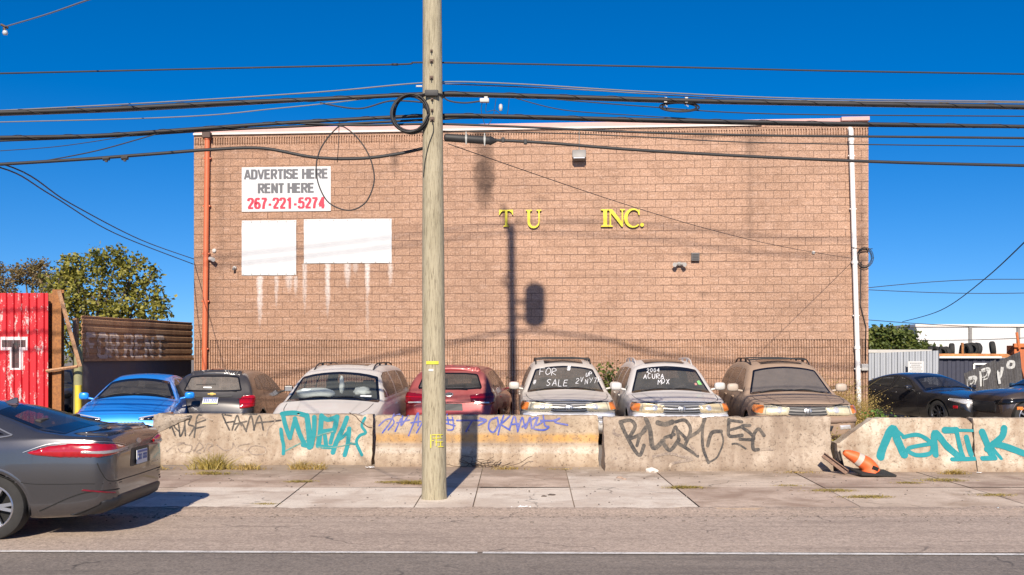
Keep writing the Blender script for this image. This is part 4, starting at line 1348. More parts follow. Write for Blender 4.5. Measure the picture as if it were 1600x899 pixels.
strokes(r1, b1, 'graffiti', M['blk'], [(p, 2.6) for p in (
    [(140, 470), (165, 530), (190, 590)], [(150, 540), (200, 470), (180, 520), (215, 560)], [(195, 465), (215, 530), (225, 595), (250, 540), (255, 460)], [(250, 470), (262, 590)],
    [(262, 460), (300, 455), (280, 510), (320, 530), (290, 590)], [(370, 445), (340, 460), (325, 600)], [(325, 540), (400, 525)], [(330, 505), (400, 480)],
    [(515, 440), (545, 500), (570, 550)], [(515, 440), (580, 450)], [(540, 500), (600, 490)], [(590, 550), (620, 450), (640, 490), (655, 520)], [(600, 510), (690, 490)], [(660, 440), (760, 440)],
    [(610, 550), (650, 500), (690, 560)], [(690, 550), (720, 450), (745, 550)], [(740, 550), (780, 450), (810, 550)], [(760, 500), (870, 490)], [(870, 490), (930, 482)])], z2, 'black scrawled tags')
strokes(r1, b1, 'graffiti', M['blkf'], [(p, 1.7) for p in (
    [(360, 600), (375, 560), (400, 530)], [(860, 450), (890, 490), (850, 530), (835, 590)],
    [(140, 700), (200, 650), (260, 640), (210, 660), (240, 700), (300, 700), (310, 660), (260, 650)], [(330, 700), (360, 640), (390, 670), (350, 700), (380, 710)], [(400, 700), (420, 645), (460, 655), (430, 680), (470, 715)],
    [(480, 650), (540, 690), (590, 680), (600, 640)], [(600, 640), (640, 700), (640, 660), (720, 645)], [(640, 680), (700, 700)], [(710, 690), (740, 660), (820, 670), (830, 710), (760, 720), (720, 700)], [(340, 480), (380, 465), (450, 480)])], z2, 'faded brown black tag')
strokes(r1, b1, 'graffiti', M['teald'], [([(65, 700), (160, 650), (280, 595), (400, 560)], 2.2), ([(300, 670), (420, 670), (560, 640)], 1.6)], z3)
strokes(r1, b1, 'graffiti', M['teal'], [(p, w_ * k3 * 1.28) for p, w_ in (
    ([(35, 545), (45, 610), (55, 650), (62, 712)], 20), ([(45, 440), (70, 530), (100, 605)], 24), ([(100, 605), (112, 560), (132, 470)], 20), ([(40, 437), (130, 430), (215, 450)], 26), ([(132, 470), (165, 570), (205, 650)], 26),
    ([(215, 450), (232, 560), (240, 668)], 30), ([(268, 460), (268, 560), (250, 665)], 26), ([(190, 655), (250, 665)], 20), ([(318, 450), (312, 560), (300, 660)], 28), ([(300, 660), (340, 668), (400, 672)], 20),
    ([(320, 455), (365, 478), (430, 458)], 26), ([(425, 460), (418, 520), (405, 560)], 30), ([(330, 560), (400, 552)], 24), ([(345, 590), (355, 655)], 24), ([(405, 560), (385, 640)], 22),
    ([(498, 465), (470, 540), (425, 640), (408, 705)], 26), ([(430, 625), (470, 600), (510, 560)], 18), ([(515, 540), (508, 640), (492, 722)], 24), ([(625, 465), (603, 520), (632, 568), (590, 590), (568, 640), (612, 722)], 16), ([(500, 640), (570, 650)], 12))], z3, 'teal letters')
# crack and rope of tar
strokes(r1, b1, 'crack', simple('crack_dark', (.06, .045, .035), .9), [([(515, 430), (560, 455), (580, 480), (620, 510), (650, 530), (690, 535)], 1.3)], z3)
# 2: orange stripe
r2, b2 = barrier('concrete_barrier', X(585, 16.7), X(936, 16.7), 16.72, R(-.3), 'concrete barrier with a faded orange band and blue tags behind the pole', mB, seed=2, h=.83)
strokes(r2, b2, 'graffiti', M['blue'], [(p, 2.3) for p in (
    [(725, 520), (770, 480), (820, 470)], [(750, 570), (800, 500), (830, 440)], [(790, 550), (830, 500), (820, 460), (870, 440)], [(840, 560), (890, 450), (880, 520), (930, 450)], [(850, 500), (940, 480)],
    [(935, 590), (970, 500), (1000, 430), (1000, 520)], [(950, 500), (1020, 490)], [(990, 570), (1030, 500)], [(1200, 480), (1250, 480)], [(1205, 440), (1215, 510)], [(1240, 450), (1250, 540), (1210, 550)], [(1180, 500), (1260, 520)])], z3, 'blue scrawled tag')
strokes(r2, b2, 'graffiti', M['blue'], [(p, 2.7) for p in (
    [(340, 440), (525, 440)], [(490, 425), (530, 440), (480, 470)], [(440, 440), (400, 510)], [(600, 420), (555, 440), (545, 490), (575, 515), (605, 470), (600, 420)], [(640, 410), (620, 470), (605, 530)], [(600, 480), (650, 440), (680, 410)], [(630, 470), (680, 500)],
    [(680, 490), (710, 410), (730, 500)], [(690, 465), (740, 460)], [(730, 510), (760, 420), (780, 490), (810, 420), (820, 490)], [(760, 480), (850, 420), (830, 490)], [(860, 420), (850, 470), (900, 440)],
    [(895, 410), (905, 470), (930, 480), (900, 500), (840, 495)], [(880, 440), (960, 440), (1000, 425), (970, 450), (1050, 468)])], z4, 'blue scrawled tag')
# 3: tan with black tag
r3, b3 = barrier('concrete_barrier', X(945, 16.1), X(1305, 16.0), 16.08, R(-.2), 'smooth tan concrete barrier with a large black tag', mC, seed=3, h=.845)
strokes(r3, b3, 'graffiti', M['blkf'], [([(940, 710), (1040, 690), (1130, 710), (1190, 725), (1060, 750), (1040, 790)], 4), ([(700, 520), (690, 560), (735, 580)], 5), ([(720, 500), (780, 480)], 5), ([(725, 660), (750, 658)], 4), ([(680, 718), (700, 720)], 4)], z5, 'faded black spray')
strokes(r3, b3, 'graffiti', M['blk'], [(p, w_ * k5 * 1.2) for p, w_ in (
    ([(735, 490), (780, 590), (850, 700), (885, 640)], 20), ([(735, 490), (800, 480), (830, 520), (790, 590)], 20), ([(790, 600), (880, 560), (900, 520), (860, 580), (840, 640)], 18), ([(900, 470), (925, 540), (945, 655), (1010, 610)], 24), ([(975, 495), (1020, 505), (1070, 490)], 26),
    ([(1020, 590), (1080, 570)], 18), ([(1000, 610), (1050, 670), (1110, 600)], 20), ([(1060, 590), (1090, 520), (1110, 610)], 16), ([(1090, 490), (1150, 480), (1185, 540), (1150, 635)], 18), ([(1100, 540), (1150, 590)], 16), ([(1110, 630), (1160, 660), (1225, 705)], 18),
    ([(1150, 600), (1240, 545), (1280, 470)], 18), ([(1270, 475), (1260, 560), (1262, 650), (1290, 745)], 16), ([(1290, 745), (1350, 710), (1392, 620), (1380, 550)], 9), ([(1380, 550), (1320, 560), (1292, 640)], 20))], z5, 'black letters')
strokes(r3, b3, 'graffiti', M['blk'], [(p, w_ * k5 * 1.2) for p, w_ in (
    ([(247, 475), (243, 530), (250, 580), (330, 575)], 18), ([(240, 545), (330, 520)], 14), ([(250, 480), (330, 490)], 16), ([(382, 512), (325, 518), (380, 560), (402, 600), (315, 600)], 16), ([(470, 577), (435, 535), (402, 580), (398, 660), (430, 665)], 18), ([(265, 630), (300, 630), (350, 660)], 10))], z6, 'black letters')
strokes(r3, b3, 'graffiti', M['blkf'], [([(430, 668), (480, 662), (520, 665)], 4), ([(0, 640), (40, 690)], 4.5)], z6)
# 4/5: cream, broken left end, cracked in two
def brk4(e): return .44 + .02 * math.sin(e * 30) if e < .03 else (.44 + (e - .03) * .72 if e < .6 else 9)
r4, b4 = barrier('concrete_barrier', X(1312, 16.0), X(1527, 15.95), 15.97, R(-.4), 'cream concrete barrier with teal graffiti and a sloping broken left end', mD, seed=4, brokenL=brk4, brokenR=lambda e: .74 + e * 1.2 if e < .09 else 9, h=.835)
r5, b5 = barrier('concrete_barrier', X(1528.6, 15.95), X(1900, 15.9), 15.93, R(-.4), 'cream concrete barrier at the right edge carrying the end of the teal graffiti', mD, seed=5, h=.835)
T4 = [([(285, 700), (310, 640), (350, 570), (372, 625), (398, 690)], 32), ([(372, 580), (405, 610)], 12), ([(400, 610), (470, 600), (530, 640), (520, 685), (450, 692), (420, 662), (530, 640)], 16), ([(545, 690), (548, 590), (600, 650), (660, 705)], 26), ([(595, 578), (650, 578)], 26), ([(650, 578), (735, 580)], 12), ([(650, 585), (660, 640), (672, 700)], 18), ([(695, 610), (712, 690)], 20), ([(618, 712), (700, 710), (735, 708)], 16)]
T5 = [([(770, 585), (790, 640), (812, 702)], 26), ([(875, 568), (860, 610), (790, 665)], 26), ([(820, 640), (880, 655), (975, 692)], 26, .8), ([(760, 708), (820, 706)], 18), ([(820, 665), (848, 708)], 14)]
strokes(r4, b4, 'graffiti', M['teal'], [(s_[0], s_[1] * k7 * 1.18) for s_ in T4], z7, 'teal letters')
strokes(r5, b5, 'graffiti', M['teal'], [(s_[0], s_[1] * k7 * 1.18) for s_ in T5], z7, 'teal letters')
# ---------------------------------------------------------------- the cars
P_ = lambda d, px: ((px - 800) * d / FOC)
LOT = 'cars parked in the lot'

# ---- grey saloon driving past / standing at the kerb
spec = dict(L=4.90, W=1.86, roof=1.455, sh=.045, rr=.09, er=.17, sculpt=.05, bow=.03,
    zc=[(0, .62), (.1, .76), (.5, .88), (1.2, 1.0), (1.35, 1.03), (2.15, 1.38), (2.5, 1.445), (2.85, 1.455), (3.3, 1.42), (3.62, 1.365), (4.0, 1.255), (4.40, 1.135), (4.55, 1.115), (4.72, 1.105), (4.82, 1.095), (4.87, 1.05), (4.90, .94)],
    zb=[(0, .55), (.2, .72), (.6, .82), (1.3, .93), (2.5, .985), (3.6, 1.03), (4.3, 1.06), (4.75, 1.04), (4.86, .98), (4.90, .88)],
    z0=[(0, .24), (.3, .20), (1, .19), (3.9, .20), (4.5, .22), (4.9, .30)],
    cr=[(0, .05), (1.2, .05), (1.5, .10), (2.2, .08), (2.8, .05), (3.4, .07), (4.1, .09), (4.35, .05), (4.9, .03)],
    wr=[(0, .55), (1.6, .56), (2.3, .54), (3.2, .54), (4.0, .58), (4.9, .70)],
    pf=[(0, .80), (.12, .88), (.4, .95), (.9, .99), (2.5, 1), (3.9, .995), (4.5, .96), (4.75, .92), (4.86, .87), (4.9, .82)])
mats = {'paint': paint('slate_grey_paint', (.085, .085, .094), .75, .24, .10, coat=1.0)}
c = Car('saloon_car', 'dark slate grey saloon on the road, cut off by the left edge', (X(252, 11.9) - .0 - 2.45 + .03, 11.14, RZ), R(-90 + 180 - 0), spec, mats, lod=.022)
c.root.rotation_euler.z = R(-90)     # nose to the left
g = glassmat('saloon_glass', (.010, .011, .013), .30, .10)
c.screen('windscreen', 'front', 1.38, 2.2, g)
c.screen('rear_window', 'rear', 4.40, 3.60, g, pil=.085)
for v in ('left', 'right'):
    c.patch('side_window', v, [(1.62, 1.01), (2.1, 1.27), (2.5, 1.365), (2.62, 1.375), (2.66, 1.03)], g, .003, 0, .012, M['frit'], hole=True, rnd=.03)
    c.patch('side_window', v, [(2.73, 1.03), (2.70, 1.375), (3.1, 1.355), (3.5, 1.24), (3.60, 1.18), (3.62, 1.075)], g, .003, 0, .012, M['frit'], hole=True, rnd=.03)
    c.patch('quarter_window', v, [(3.66, 1.08), (3.65, 1.16), (3.84, 1.10)], M['frit'], .004, rnd=.02)
    c.line('chrome_strip', v, [(1.5, .995), (2.6, 1.015), (3.6, 1.055), (3.90, 1.085), (3.86, 1.115), (3.55, 1.235)], .011, M['chrome'], .006)
    c.patch('door_handle', v, [(3.22, .90), (3.22, .935), (3.44, .945), (3.44, .91)], mats['paint'], .008, .02, rnd=.015)
    c.patch('door_handle', v, [(2.3, .885), (2.3, .92), (2.52, .93), (2.52, .895)], mats['paint'], .008, .02, rnd=.015)
    c.line('door_gap', v, [(2.69, .26), (2.69, .6), (2.69, 1.02)], .008, M['well'], .0015)
    c.line('door_gap', v, [(3.42, .45), (3.55, .62), (3.66, .85), (3.70, 1.04)], .008, M['well'], .0015)
    c.line('door_gap', v, [(1.48, .26), (1.47, .6), (1.50, .93)], .008, M['well'], .0015)
    c.line('sill_trim', v, [(1.3, .235), (2.4, .235), (3.4, .235)], .05, M['black'], .004)
    c.patch('fuel_flap', v, [(3.99, .80), (3.99, .95), (4.15, .95), (4.15, .80)], mats['paint'], .0012, rnd=.03) if v == 'right' else None
# long tail lamps wrapping the corner
ang = R(47)
for sx in (1, -1):
    vw = ('o', ang, sx, 'r')
    o = c.patch('tail_lamp', vw, [(-.36, .90), (-.37, .945), (-.20, .985), (.02, 1.010), (.22, 1.010), (.38, .985), (.54, .915), (.48, .885), (.30, .860), (.0, .852), (-.2, .875)], M['redlamp'], .004, .018, rnd=.02, res=.05)
    c.patch('reversing_lamp', vw, [(-.375, .905), (-.375, .935), (-.1, .922), (.14, .925), (.14, .905), (-.05, .892)], M['greylamp'], .026, .004, rnd=.012, res=.05, parent=o, skirt=0)
    c.line('lamp_chrome', vw, [(-.38, .952), (-.20, .994), (.02, 1.020), (.22, 1.020), (.39, .994), (.555, .918)], .006, M['chrome'], .010, parent=o)
c.patch('bumper_insert', 'rear', [(-.80, .24), (-.78, .40), (-.55, .44), (.55, .44), (.78, .40), (.80, .24)], M['black'], .006, .012, rnd=.04)
for sx in (1, -1):
    c.patch('rear_reflector', ('o', ang, sx, 'r'), [(-.20, .455), (-.19, .480), (.13, .530), (.14, .510)], M['redlampd'], .008, .008, rnd=.008)
    c.line('bumper_crease', ('o', ang, sx, 'r'), [(.42, .30), (.22, .44), (.05, .50), (-.25, .50)], .012, M['well'], .003)
    c.line('bumper_gap', ('o', ang, sx, 'r'), [(.75, .70), (.55, .60), (.30, .585), (.1, .585), (-.3, .565)], .007, M['well'], .0015)
    c.line('boot_gap', ('o', ang, sx, 'r'), [(.02, .80), (-.02, .70), (-.10, .605), (-.30, .590)], .009, M['well'], .0015)
c.line('boot_gap', 'rear', [(-.62, .595), (0, .59), (.62, .595)], .009, M['well'], .0015)
c.line('boot_gap', 'top', [(-.62, 4.22), (0, 4.27), (.62, 4.22)], .008, M['well'], .0015)
c.patch('plate_recess', 'rear', [(-.30, .70), (-.26, .90), (.26, .90), (.30, .70)], M['black'], .002, rnd=.04)
c.plate('rear', 0, .79)
c.patch('round_badge', 'rear', [(.065 * math.cos(k * math.pi / 8), .965 + .028 * math.sin(k * math.pi / 8)) for k in range(16)], M['chrome'], .004, .004, rnd=0, res=.03, skirt=.003)
vs, fs = text_mesh('FUSION', 1, 0, .02, .20)
lb = []
for v in vs:
    a, b_ = -.50 + v.x, .685 + v.y * .022
    h_ = c.hit('rear', -a * 1.0, b_, .005)
    lb.append(h_)
lb = [c.hit('rear', -(-.46 - v.x) if False else (.48 - 0) * 1 + v.x * 1.0 if False else -.48 - 0 + v.x, .685 + v.y * .020, .005) for v in vs]
mk('model_script', lb, fs, M['chrome'], c.root, recalc=False)
c.patch('lip_spoiler', 'rear', [(-.66, 1.06), (-.66, 1.10), (0, 1.122), (.66, 1.10), (.66, 1.06), (0, 1.078)], mats['paint'], .004, .020, rnd=.01, res=.05)
c.fin(3.50, mats['paint'])
c.patch('third_brake_lamp', 'rear', [(-.15, 1.365), (-.15, 1.38), (.15, 1.38), (.15, 1.365)], M['redlampd'], .006, rnd=.005)
for sx in (1, -1):
    c.patch('headlamp', ('o', R(50), sx, 'f'), [(-.35, .62), (-.35, .70), (0, .74), (.32, .78), (.30, .70), (0, .64)], M['clearlamp'], .004, .015)
c.patch('grille', 'front', [(-.5, .42), (-.55, .58), (-.4, .66), (.4, .66), (.55, .58), (.5, .42)], M['black'], .006, .01)
c.mirror(1.68, 1.04, mats['paint'])
c.inside(1.38, rows=(0, .95))
c.wheels((.95, 3.72), .345, .225, 'alloy', 5, .025, .390)
c.body(); c.root.scale = (1, 1, .962)

# ---- bright blue saloon
spec = dict(L=4.68, W=1.82, roof=1.44, sh=.05, rr=.08, er=.18, sculpt=.05,
    zc=[(0, .60), (.08, .72), (.35, .83), (.9, .93), (1.18, .985), (1.30, 1.02), (2.0, 1.35), (2.4, 1.43), (2.8, 1.44), (3.4, 1.37), (4.1, 1.12), (4.5, 1.07), (4.68, .85)],
    zb=[(0, .54), (.2, .68), (.6, .78), (1.2, .88), (2.5, .95), (3.8, 1.0), (4.5, 1.0), (4.68, .8)],
    z0=[(0, .22), (.4, .19), (4.2, .2), (4.68, .28)],
    cr=[(0, .04), (1.1, .05), (1.4, .10), (2.1, .08), (2.8, .05), (4.68, .04)], wr=[(0, .53), (2.2, .53), (3.4, .53), (4.68, .6)])
mats = {'paint': paint('bright_blue_paint', (.008, .27, .85), .2, .3, .08, (.3, .32, .34), coat=.8)}
d = 18.7
c = Car('saloon_car', 'bright blue saloon parked nose out, beside the black container', (-7.55, d + 2.34, 0), R(9), spec, mats, group=LOT)
g = glassmat('blue_car_glass', (.02, .025, .028), .55, .22)
c.screen('windscreen', 'front', 1.33, 2.02, g, pil=.05)
c.screen('rear_window', 'rear', 4.0, 3.2, g)
for v in ('left', 'right'):
    c.patch('side_window', v, [(1.62, .98), (2.05, 1.24), (2.4, 1.33), (2.52, 1.34), (2.56, .99)], g, .003, 0, .012, hole=True)
    c.patch('side_window', v, [(2.62, .99), (2.60, 1.34), (3.1, 1.31), (3.6, 1.12), (3.6, 1.02)], g, .003, 0, .012, hole=True)
    c.line('window_trim', v, [(1.5, .965), (1.75, 1.09), (2.1, 1.285), (2.45, 1.365), (3.1, 1.345), (3.75, 1.10)], .022, mats['paint'], .007)
    c.line('door_gap', v, [(2.58, .26), (2.58, .98)], .008, M['well'], .0015)
for sx in (1, -1):
    vw = ('o', R(62), sx, 'f')
    o = c.patch('headlamp', vw, [(-.50, .625), (-.50, .655), (-.2, .70), (.12, .75), (.22, .755), (.20, .70), (.06, .645), (-.2, .62)], M['frit'], .004, .014, rnd=.015, res=.05)
    c.line('lamp_strip', vw, [(-.48, .662), (-.2, .706), (.12, .752)], .014, M['clearlamp'], .020, parent=o)
    c.patch('indicator', vw, [(.07, .668), (.06, .735), (.20, .742), (.185, .70)], M['amber'], .020, .003, rnd=.01, parent=o, skirt=0)
    c.patch('bumper_vent', vw, [(-.35, .36), (-.35, .50), (-.05, .54), (.0, .42)], M['black'], .004, .008)
c.patch('grille', 'front', [(-.45, .30), (-.50, .52), (-.42, .60), (.42, .60), (.50, .52), (.45, .30)], M['black'], .006, .012)
c.line('bonnet_gap', 'top', [(-.80, .62), (-.74, .22), (0, .12), (.74, .22), (.80, .62)], .010, M['well'], .002)
c.line('bonnet_crease', 'top', [(.55, .3), (.62, 1.1)], .012, mats['paint'], .006, both=True)
c.wipers(1.33); c.mirror(1.62, 1.02, mats['paint'], (.19, .12, .14))
c.inside(1.3, rows=(0, .9))
c.wheels((.92, 3.62), .32); c.body()

# ---- black small suv seen from behind
spec = dict(L=4.25, W=1.78, roof=1.585, sh=.05, rr=.09, er=.20, sculpt=.04, bow=.03,
    zc=[(0, .68), (.08, .84), (.4, .97), (1.0, 1.06), (1.12, 1.10), (1.8, 1.50), (2.2, 1.57), (2.8, 1.585), (3.5, 1.56), (3.78, 1.52), (3.86, 1.47), (4.03, 1.17), (4.10, 1.02), (4.20, .92), (4.25, .75)],
    zb=[(0, .62), (.3, .82), (1.0, .96), (2.5, 1.03), (3.7, 1.08), (4.02, 1.08), (4.1, .98), (4.25, .7)],
    z0=[(0, .28), (.4, .22), (3.8, .22), (4.25, .34)],
    cr=[(0, .04), (1.2, .08), (1.9, .07), (2.6, .05), (3.7, .05), (3.9, .07), (4.25, .04)], wr=[(0, .58), (2.0, .58), (3.7, .60), (3.95, .66), (4.25, .75)],
    pf=[(0, .84), (.25, .94), (.8, 1), (3.4, 1), (3.9, .98), (4.1, .955), (4.25, .90)])
mats = {'paint': paint('black_suv_paint', (.022, .023, .028), .3, .25, .16, coat=.8)}
c = Car('small_suv', 'small black SUV parked tail out between the blue saloon and the silver minivan', (X(344, 20.8) - .20, 20.75 + 2.12, 0), R(180), spec, mats, group=LOT)
g = glassmat('dusty_black_glass', (.03, .032, .034), .4, .42)
c.screen('windscreen', 'front', 1.15, 1.85, g)
c.patch('rear_window', 'rear', [(-.60, 1.14), (-.50, 1.44), (-.3, 1.465), (.3, 1.465), (.50, 1.44), (.60, 1.14), (.3, 1.125), (-.3, 1.125)], g, .004, 0, .03, M['frit'], rnd=.04, hole=True)
c.patch('roof_spoiler', 'rear', [(-.54, 1.475), (-.50, 1.535), (0, 1.575), (.50, 1.535), (.54, 1.475), (0, 1.492)], mats['paint'], .01, .05, rnd=.02, res=.05)
c.patch('third_brake_lamp', 'rear', [(-.12, 1.53), (-.12, 1.55), (.12, 1.55), (.12, 1.53)], M['redlampd'], .065, rnd=.005)
for v in ('left', 'right'):
    c.patch('side_window', v, [(1.35, 1.08), (1.75, 1.36), (2.05, 1.46), (2.30, 1.47), (2.32, 1.09)], g, .003, 0, .012, hole=True)
    c.patch('side_window', v, [(2.38, 1.09), (2.36, 1.47), (3.05, 1.45), (3.12, 1.12)], g, .003, 0, .012, hole=True)
    c.patch('side_window', v, [(3.18, 1.13), (3.13, 1.44), (3.42, 1.39), (3.62, 1.22), (3.55, 1.15)], g, .003, 0, .012, hole=True)
    c.line('door_gap', v, [(2.35, .3), (2.35, 1.08)], .01, M['well'], .0015); c.line('door_gap', v, [(3.05, .65), (3.15, .85), (3.15, 1.12)], .01, M['well'], .0015)
for sx in (1, -1):
    vw = ('o', R(52), sx, 'r')
    o = c.patch('tail_lamp', vw, [(-.22, .76), (-.20, .94), (-.10, 1.04), (.12, 1.06), (.16, .98), (.10, .80)], M['redlamp'], .004, .03, rnd=.03, res=.05)
    for zz in (.87, .97): c.line('lamp_divider', vw, [(-.20, zz - .01), (.10, zz)], .010, M['redlampd'], .036, parent=o)
c.line('trim_strip', 'rear', [(-.42, 1.035), (0, 1.02), (.42, 1.035)], .035, M['black'], .012)
# bow tie emblem
c.patch('gold_emblem', 'rear', [(-.085, 1.055), (-.075, 1.082), (-.03, 1.082), (-.028, 1.095), (.035, 1.095), (.033, 1.082), (.09, 1.082), (.08, 1.055), (.03, 1.055), (.028, 1.042), (-.035, 1.042), (-.033, 1.055)], simple('gold_badge', (.6, .42, .12), .3, .8), .018, rnd=0, res=.02)
c.plate('rear', 0, .925, yellow=True, label='plate with a blue top and a yellow foot')
c.patch('window_sticker', 'rear', [(.02, 1.195), (.03, 1.225), (.20, 1.225), (.19, 1.20)], M['white'], .012, rnd=.01)
c.patch('bumper_insert', 'rear', [(-.7, .36), (-.68, .56), (.68, .56), (.7, .36)], M['black'], .006, .02)
c.aerial(3.55, -.02, .22, .35)
c.wipers(4.03, 'rear', ((-.05, .35),)); c.mirror(1.42, 1.1, M['black'])
c.inside(1.15, rows=(0, .85)); c.wheels((.85, 3.42), .345); c.body(); c.root.scale = (1, 1, .955)

# ---- silver minivan
spec = dict(L=5.0, W=2.02, roof=1.66, sh=.05, rr=.10, er=.20, sculpt=.05, bow=.04,
    zc=[(0, .60), (.08, .70), (.35, .82), (.85, .95), (1.02, .99), (1.10, 1.02), (1.85, 1.49), (2.2, 1.60), (2.8, 1.655), (3.8, 1.65), (4.55, 1.60), (4.75, 1.45), (4.9, 1.1), (5.0, .8)],
    zb=[(0, .55), (.2, .68), (.6, .80), (1.1, .93), (2.5, .99), (4.5, 1.02), (4.85, 1.0), (5.0, .75)],
    z0=[(0, .22), (.4, .18), (4.5, .2), (5.0, .30)],
    cr=[(0, .04), (1.0, .05), (1.3, .12), (2.0, .10), (2.8, .06), (5, .05)], wr=[(0, .72), (2.2, .71), (4.5, .70), (5, .7)])
mats = {'paint': paint('silver_van_paint', (.66, .63, .58), .30, .34, .30, (.66, .58, .48), coat=.4)}
c = Car('minivan', 'silver minivan parked left of the pole, spent airbags behind its windscreen', (-3.27, 17.85 + 2.5, 0), R(-2.5), spec, mats, group=LOT)
g = glassmat('van_glass', (.10, .12, .115), .68, .16)
c.screen('windscreen', 'front', 1.06, 1.88, g, pil=.05)
gs = glassmat('van_side_glass', (.035, .03, .028), .5, .30)
c.screen('rear_window', 'rear', 4.87, 4.65, gs)
for v in ('left', 'right'):
    c.patch('quarter_window', v, [(1.42, 1.03), (1.62, 1.19), (1.64, 1.03)], gs, .003, 0, .012, hole=True)
    c.patch('side_window', v, [(1.70, 1.04), (1.68, 1.23), (1.98, 1.42), (2.25, 1.49), (2.62, 1.50), (2.66, 1.06)], gs, .003, 0, .012, hole=True)
    c.patch('side_window', v, [(2.74, 1.06), (2.70, 1.50), (3.62, 1.51), (3.66, 1.08)], gs, .003, 0, .012, hole=True)
    c.patch('side_window', v, [(3.74, 1.08), (3.70, 1.51), (4.45, 1.47), (4.65, 1.15), (4.6, 1.09)], gs, .003, 0, .012, hole=True)
    c.line('door_gap', v, [(2.70, .28), (2.70, 1.05)], .012, M['well'], .0015)
    c.line('belt_strip', v, [(1.3, .965), (2.6, 1.012), (4.6, 1.055)], .028, M['chrome'], .006)
    c.line('rubbing_strip', v, [(1.3, .62), (2.6, .63), (4.2, .64)], .05, mats['paint'], .012)
    c.patch('door_handle', v, [(2.42, .86), (2.42, .90), (2.62, .90), (2.62, .86)], M['chrome'], .008, .02, rnd=.015)
for sx in (1, -1):
    c.patch('headlamp', ('o', R(60), sx, 'f'), [(-.42, .56), (-.42, .70), (0, .74), (.20, .76), (.16, .62), (0, .58)], M['yellowlamp'], .004, .014)
    c.line('bonnet_gap', 'top', [(sx * .80, .95), (sx * .74, .5), (sx * .55, .15)], .012, M['well'], .002)
    c.line('bonnet_crease', 'top', [(sx * .48, .25), (sx * .56, .98)], .016, mats['paint'], .006)
c.patch('grille', 'front', [(-.45, .50), (-.45, .62), (.45, .62), (.45, .50)], M['black'], .006, .01)
c.rails(2.15, 4.4, .58, M['black'], .05)
c.patch('sunroof', 'top', [(-.42, 2.45), (-.42, 3.0), (.42, 3.0), (.42, 2.45)], M['frit'], .004, rnd=.04)
c.wipers(1.06)
c.inside(1.08, rows=(0, .95, 1.9), seat='intergrey')
# airbags: one lying over the dashboard, one hanging
mb = MB(); bm = bmesh.new(); bmesh.ops.create_uvsphere(bm, u_segments=24, v_segments=14, radius=1)
def blob_mesh(cx, cy, cz, sx, sy, sz, seed, rough=.12):
    vs = []
    for v in bm.verts:
        k = 1 + rough * noise.noise(v.co * 2.2 + Vector((seed, 0, 0)))
        f_ = lambda q: math.copysign(abs(q) ** .8, q)
        vs.append(Vector((cx + f_(v.co.x) * sx * k, cy + v.co.y * sy * k, cz + f_(v.co.z) * sz * k)))
    return vs
fs0 = [tuple(v.index for v in f_.verts) for f_ in bm.faces]
M['airbag'] = simple('airbag_cloth', (.80, .88, .84), .8, var=.06, scale=9)
mk('airbag', blob_mesh(-.40, 1.50 - 2.5, 1.10, .36, .13, .105, 1), fs0, M['airbag'], c.root, True)['label'] = 'spent airbag over the dashboard'
mk('airbag', blob_mesh(.42, 1.86 - 2.5, 1.12, .16, .12, .09, 5, .3), fs0, M['airbag'], c.root, True)
mk('hanging_cloth', blob_mesh(.05, 1.72 - 2.5, 1.26, .045, .03, .15, 9, .35), fs0, M['airbag'], c.root, True)
bm.free()
c.patch('inspection_sticker', 'front', [(.50, 1.045), (.50, 1.07), (.70, 1.065), (.70, 1.04)], M['white'], .008, rnd=.005)
c.wheels((.98, 4.0), .33); c.body()

# ---- red suv from behind, half hidden by the pole
spec = dict(L=4.45, W=1.86, roof=1.62, sh=.055, rr=.10, er=.20, sculpt=.04, bow=.035,
    zc=[(0, .68), (.08, .84), (.4, .98), (1.0, 1.07), (1.12, 1.11), (1.85, 1.52), (2.25, 1.60), (2.9, 1.62), (3.7, 1.59), (3.98, 1.54), (4.06, 1.48), (4.24, 1.15), (4.32, 1.03), (4.40, .95), (4.45, .75)],
    zb=[(0, .62), (.3, .82), (1.0, .96), (2.5, 1.03), (3.9, 1.10), (4.22, 1.08), (4.3, .98), (4.45, .7)],
    z0=[(0, .28), (.4, .22), (4.0, .22), (4.45, .34)],
    cr=[(0, .04), (1.2, .08), (1.9, .07), (2.6, .05), (3.9, .06), (4.1, .08), (4.45, .04)], wr=[(0, .60), (2.0, .60), (3.8, .60), (4.1, .66), (4.45, .8)],
    pf=[(0, .84), (.25, .94), (.8, 1), (3.5, 1), (4.1, .985), (4.3, .96), (4.45, .90)])
mats = {'paint': paint('red_suv_paint', (.25, .003, .010), .35, .28, .36, (.40, .30, .24), coat=.7)}
c = Car('small_suv', 'dusty red SUV parked tail out behind the utility pole', (X(713, 20.4) + .05, 20.35 + 2.22, 0), R(174.5), spec, mats, group=LOT)
g = glassmat('red_suv_glass', (.02, .022, .022), .4, .16)
c.screen('windscreen', 'front', 1.15, 1.9, g)
c.patch('rear_window', 'rear', [(-.66, 1.15), (-.55, 1.44), (-.3, 1.465), (.3, 1.465), (.55, 1.44), (.66, 1.15), (.3, 1.125), (-.3, 1.125)], g, .004, 0, .03, M['frit'], rnd=.05, hole=True)
c.patch('roof_spoiler', 'rear', [(-.60, 1.49), (-.54, 1.55), (0, 1.60), (.54, 1.55), (.60, 1.49), (0, 1.51)], mats['paint'], .01, .05, rnd=.02, res=.05)
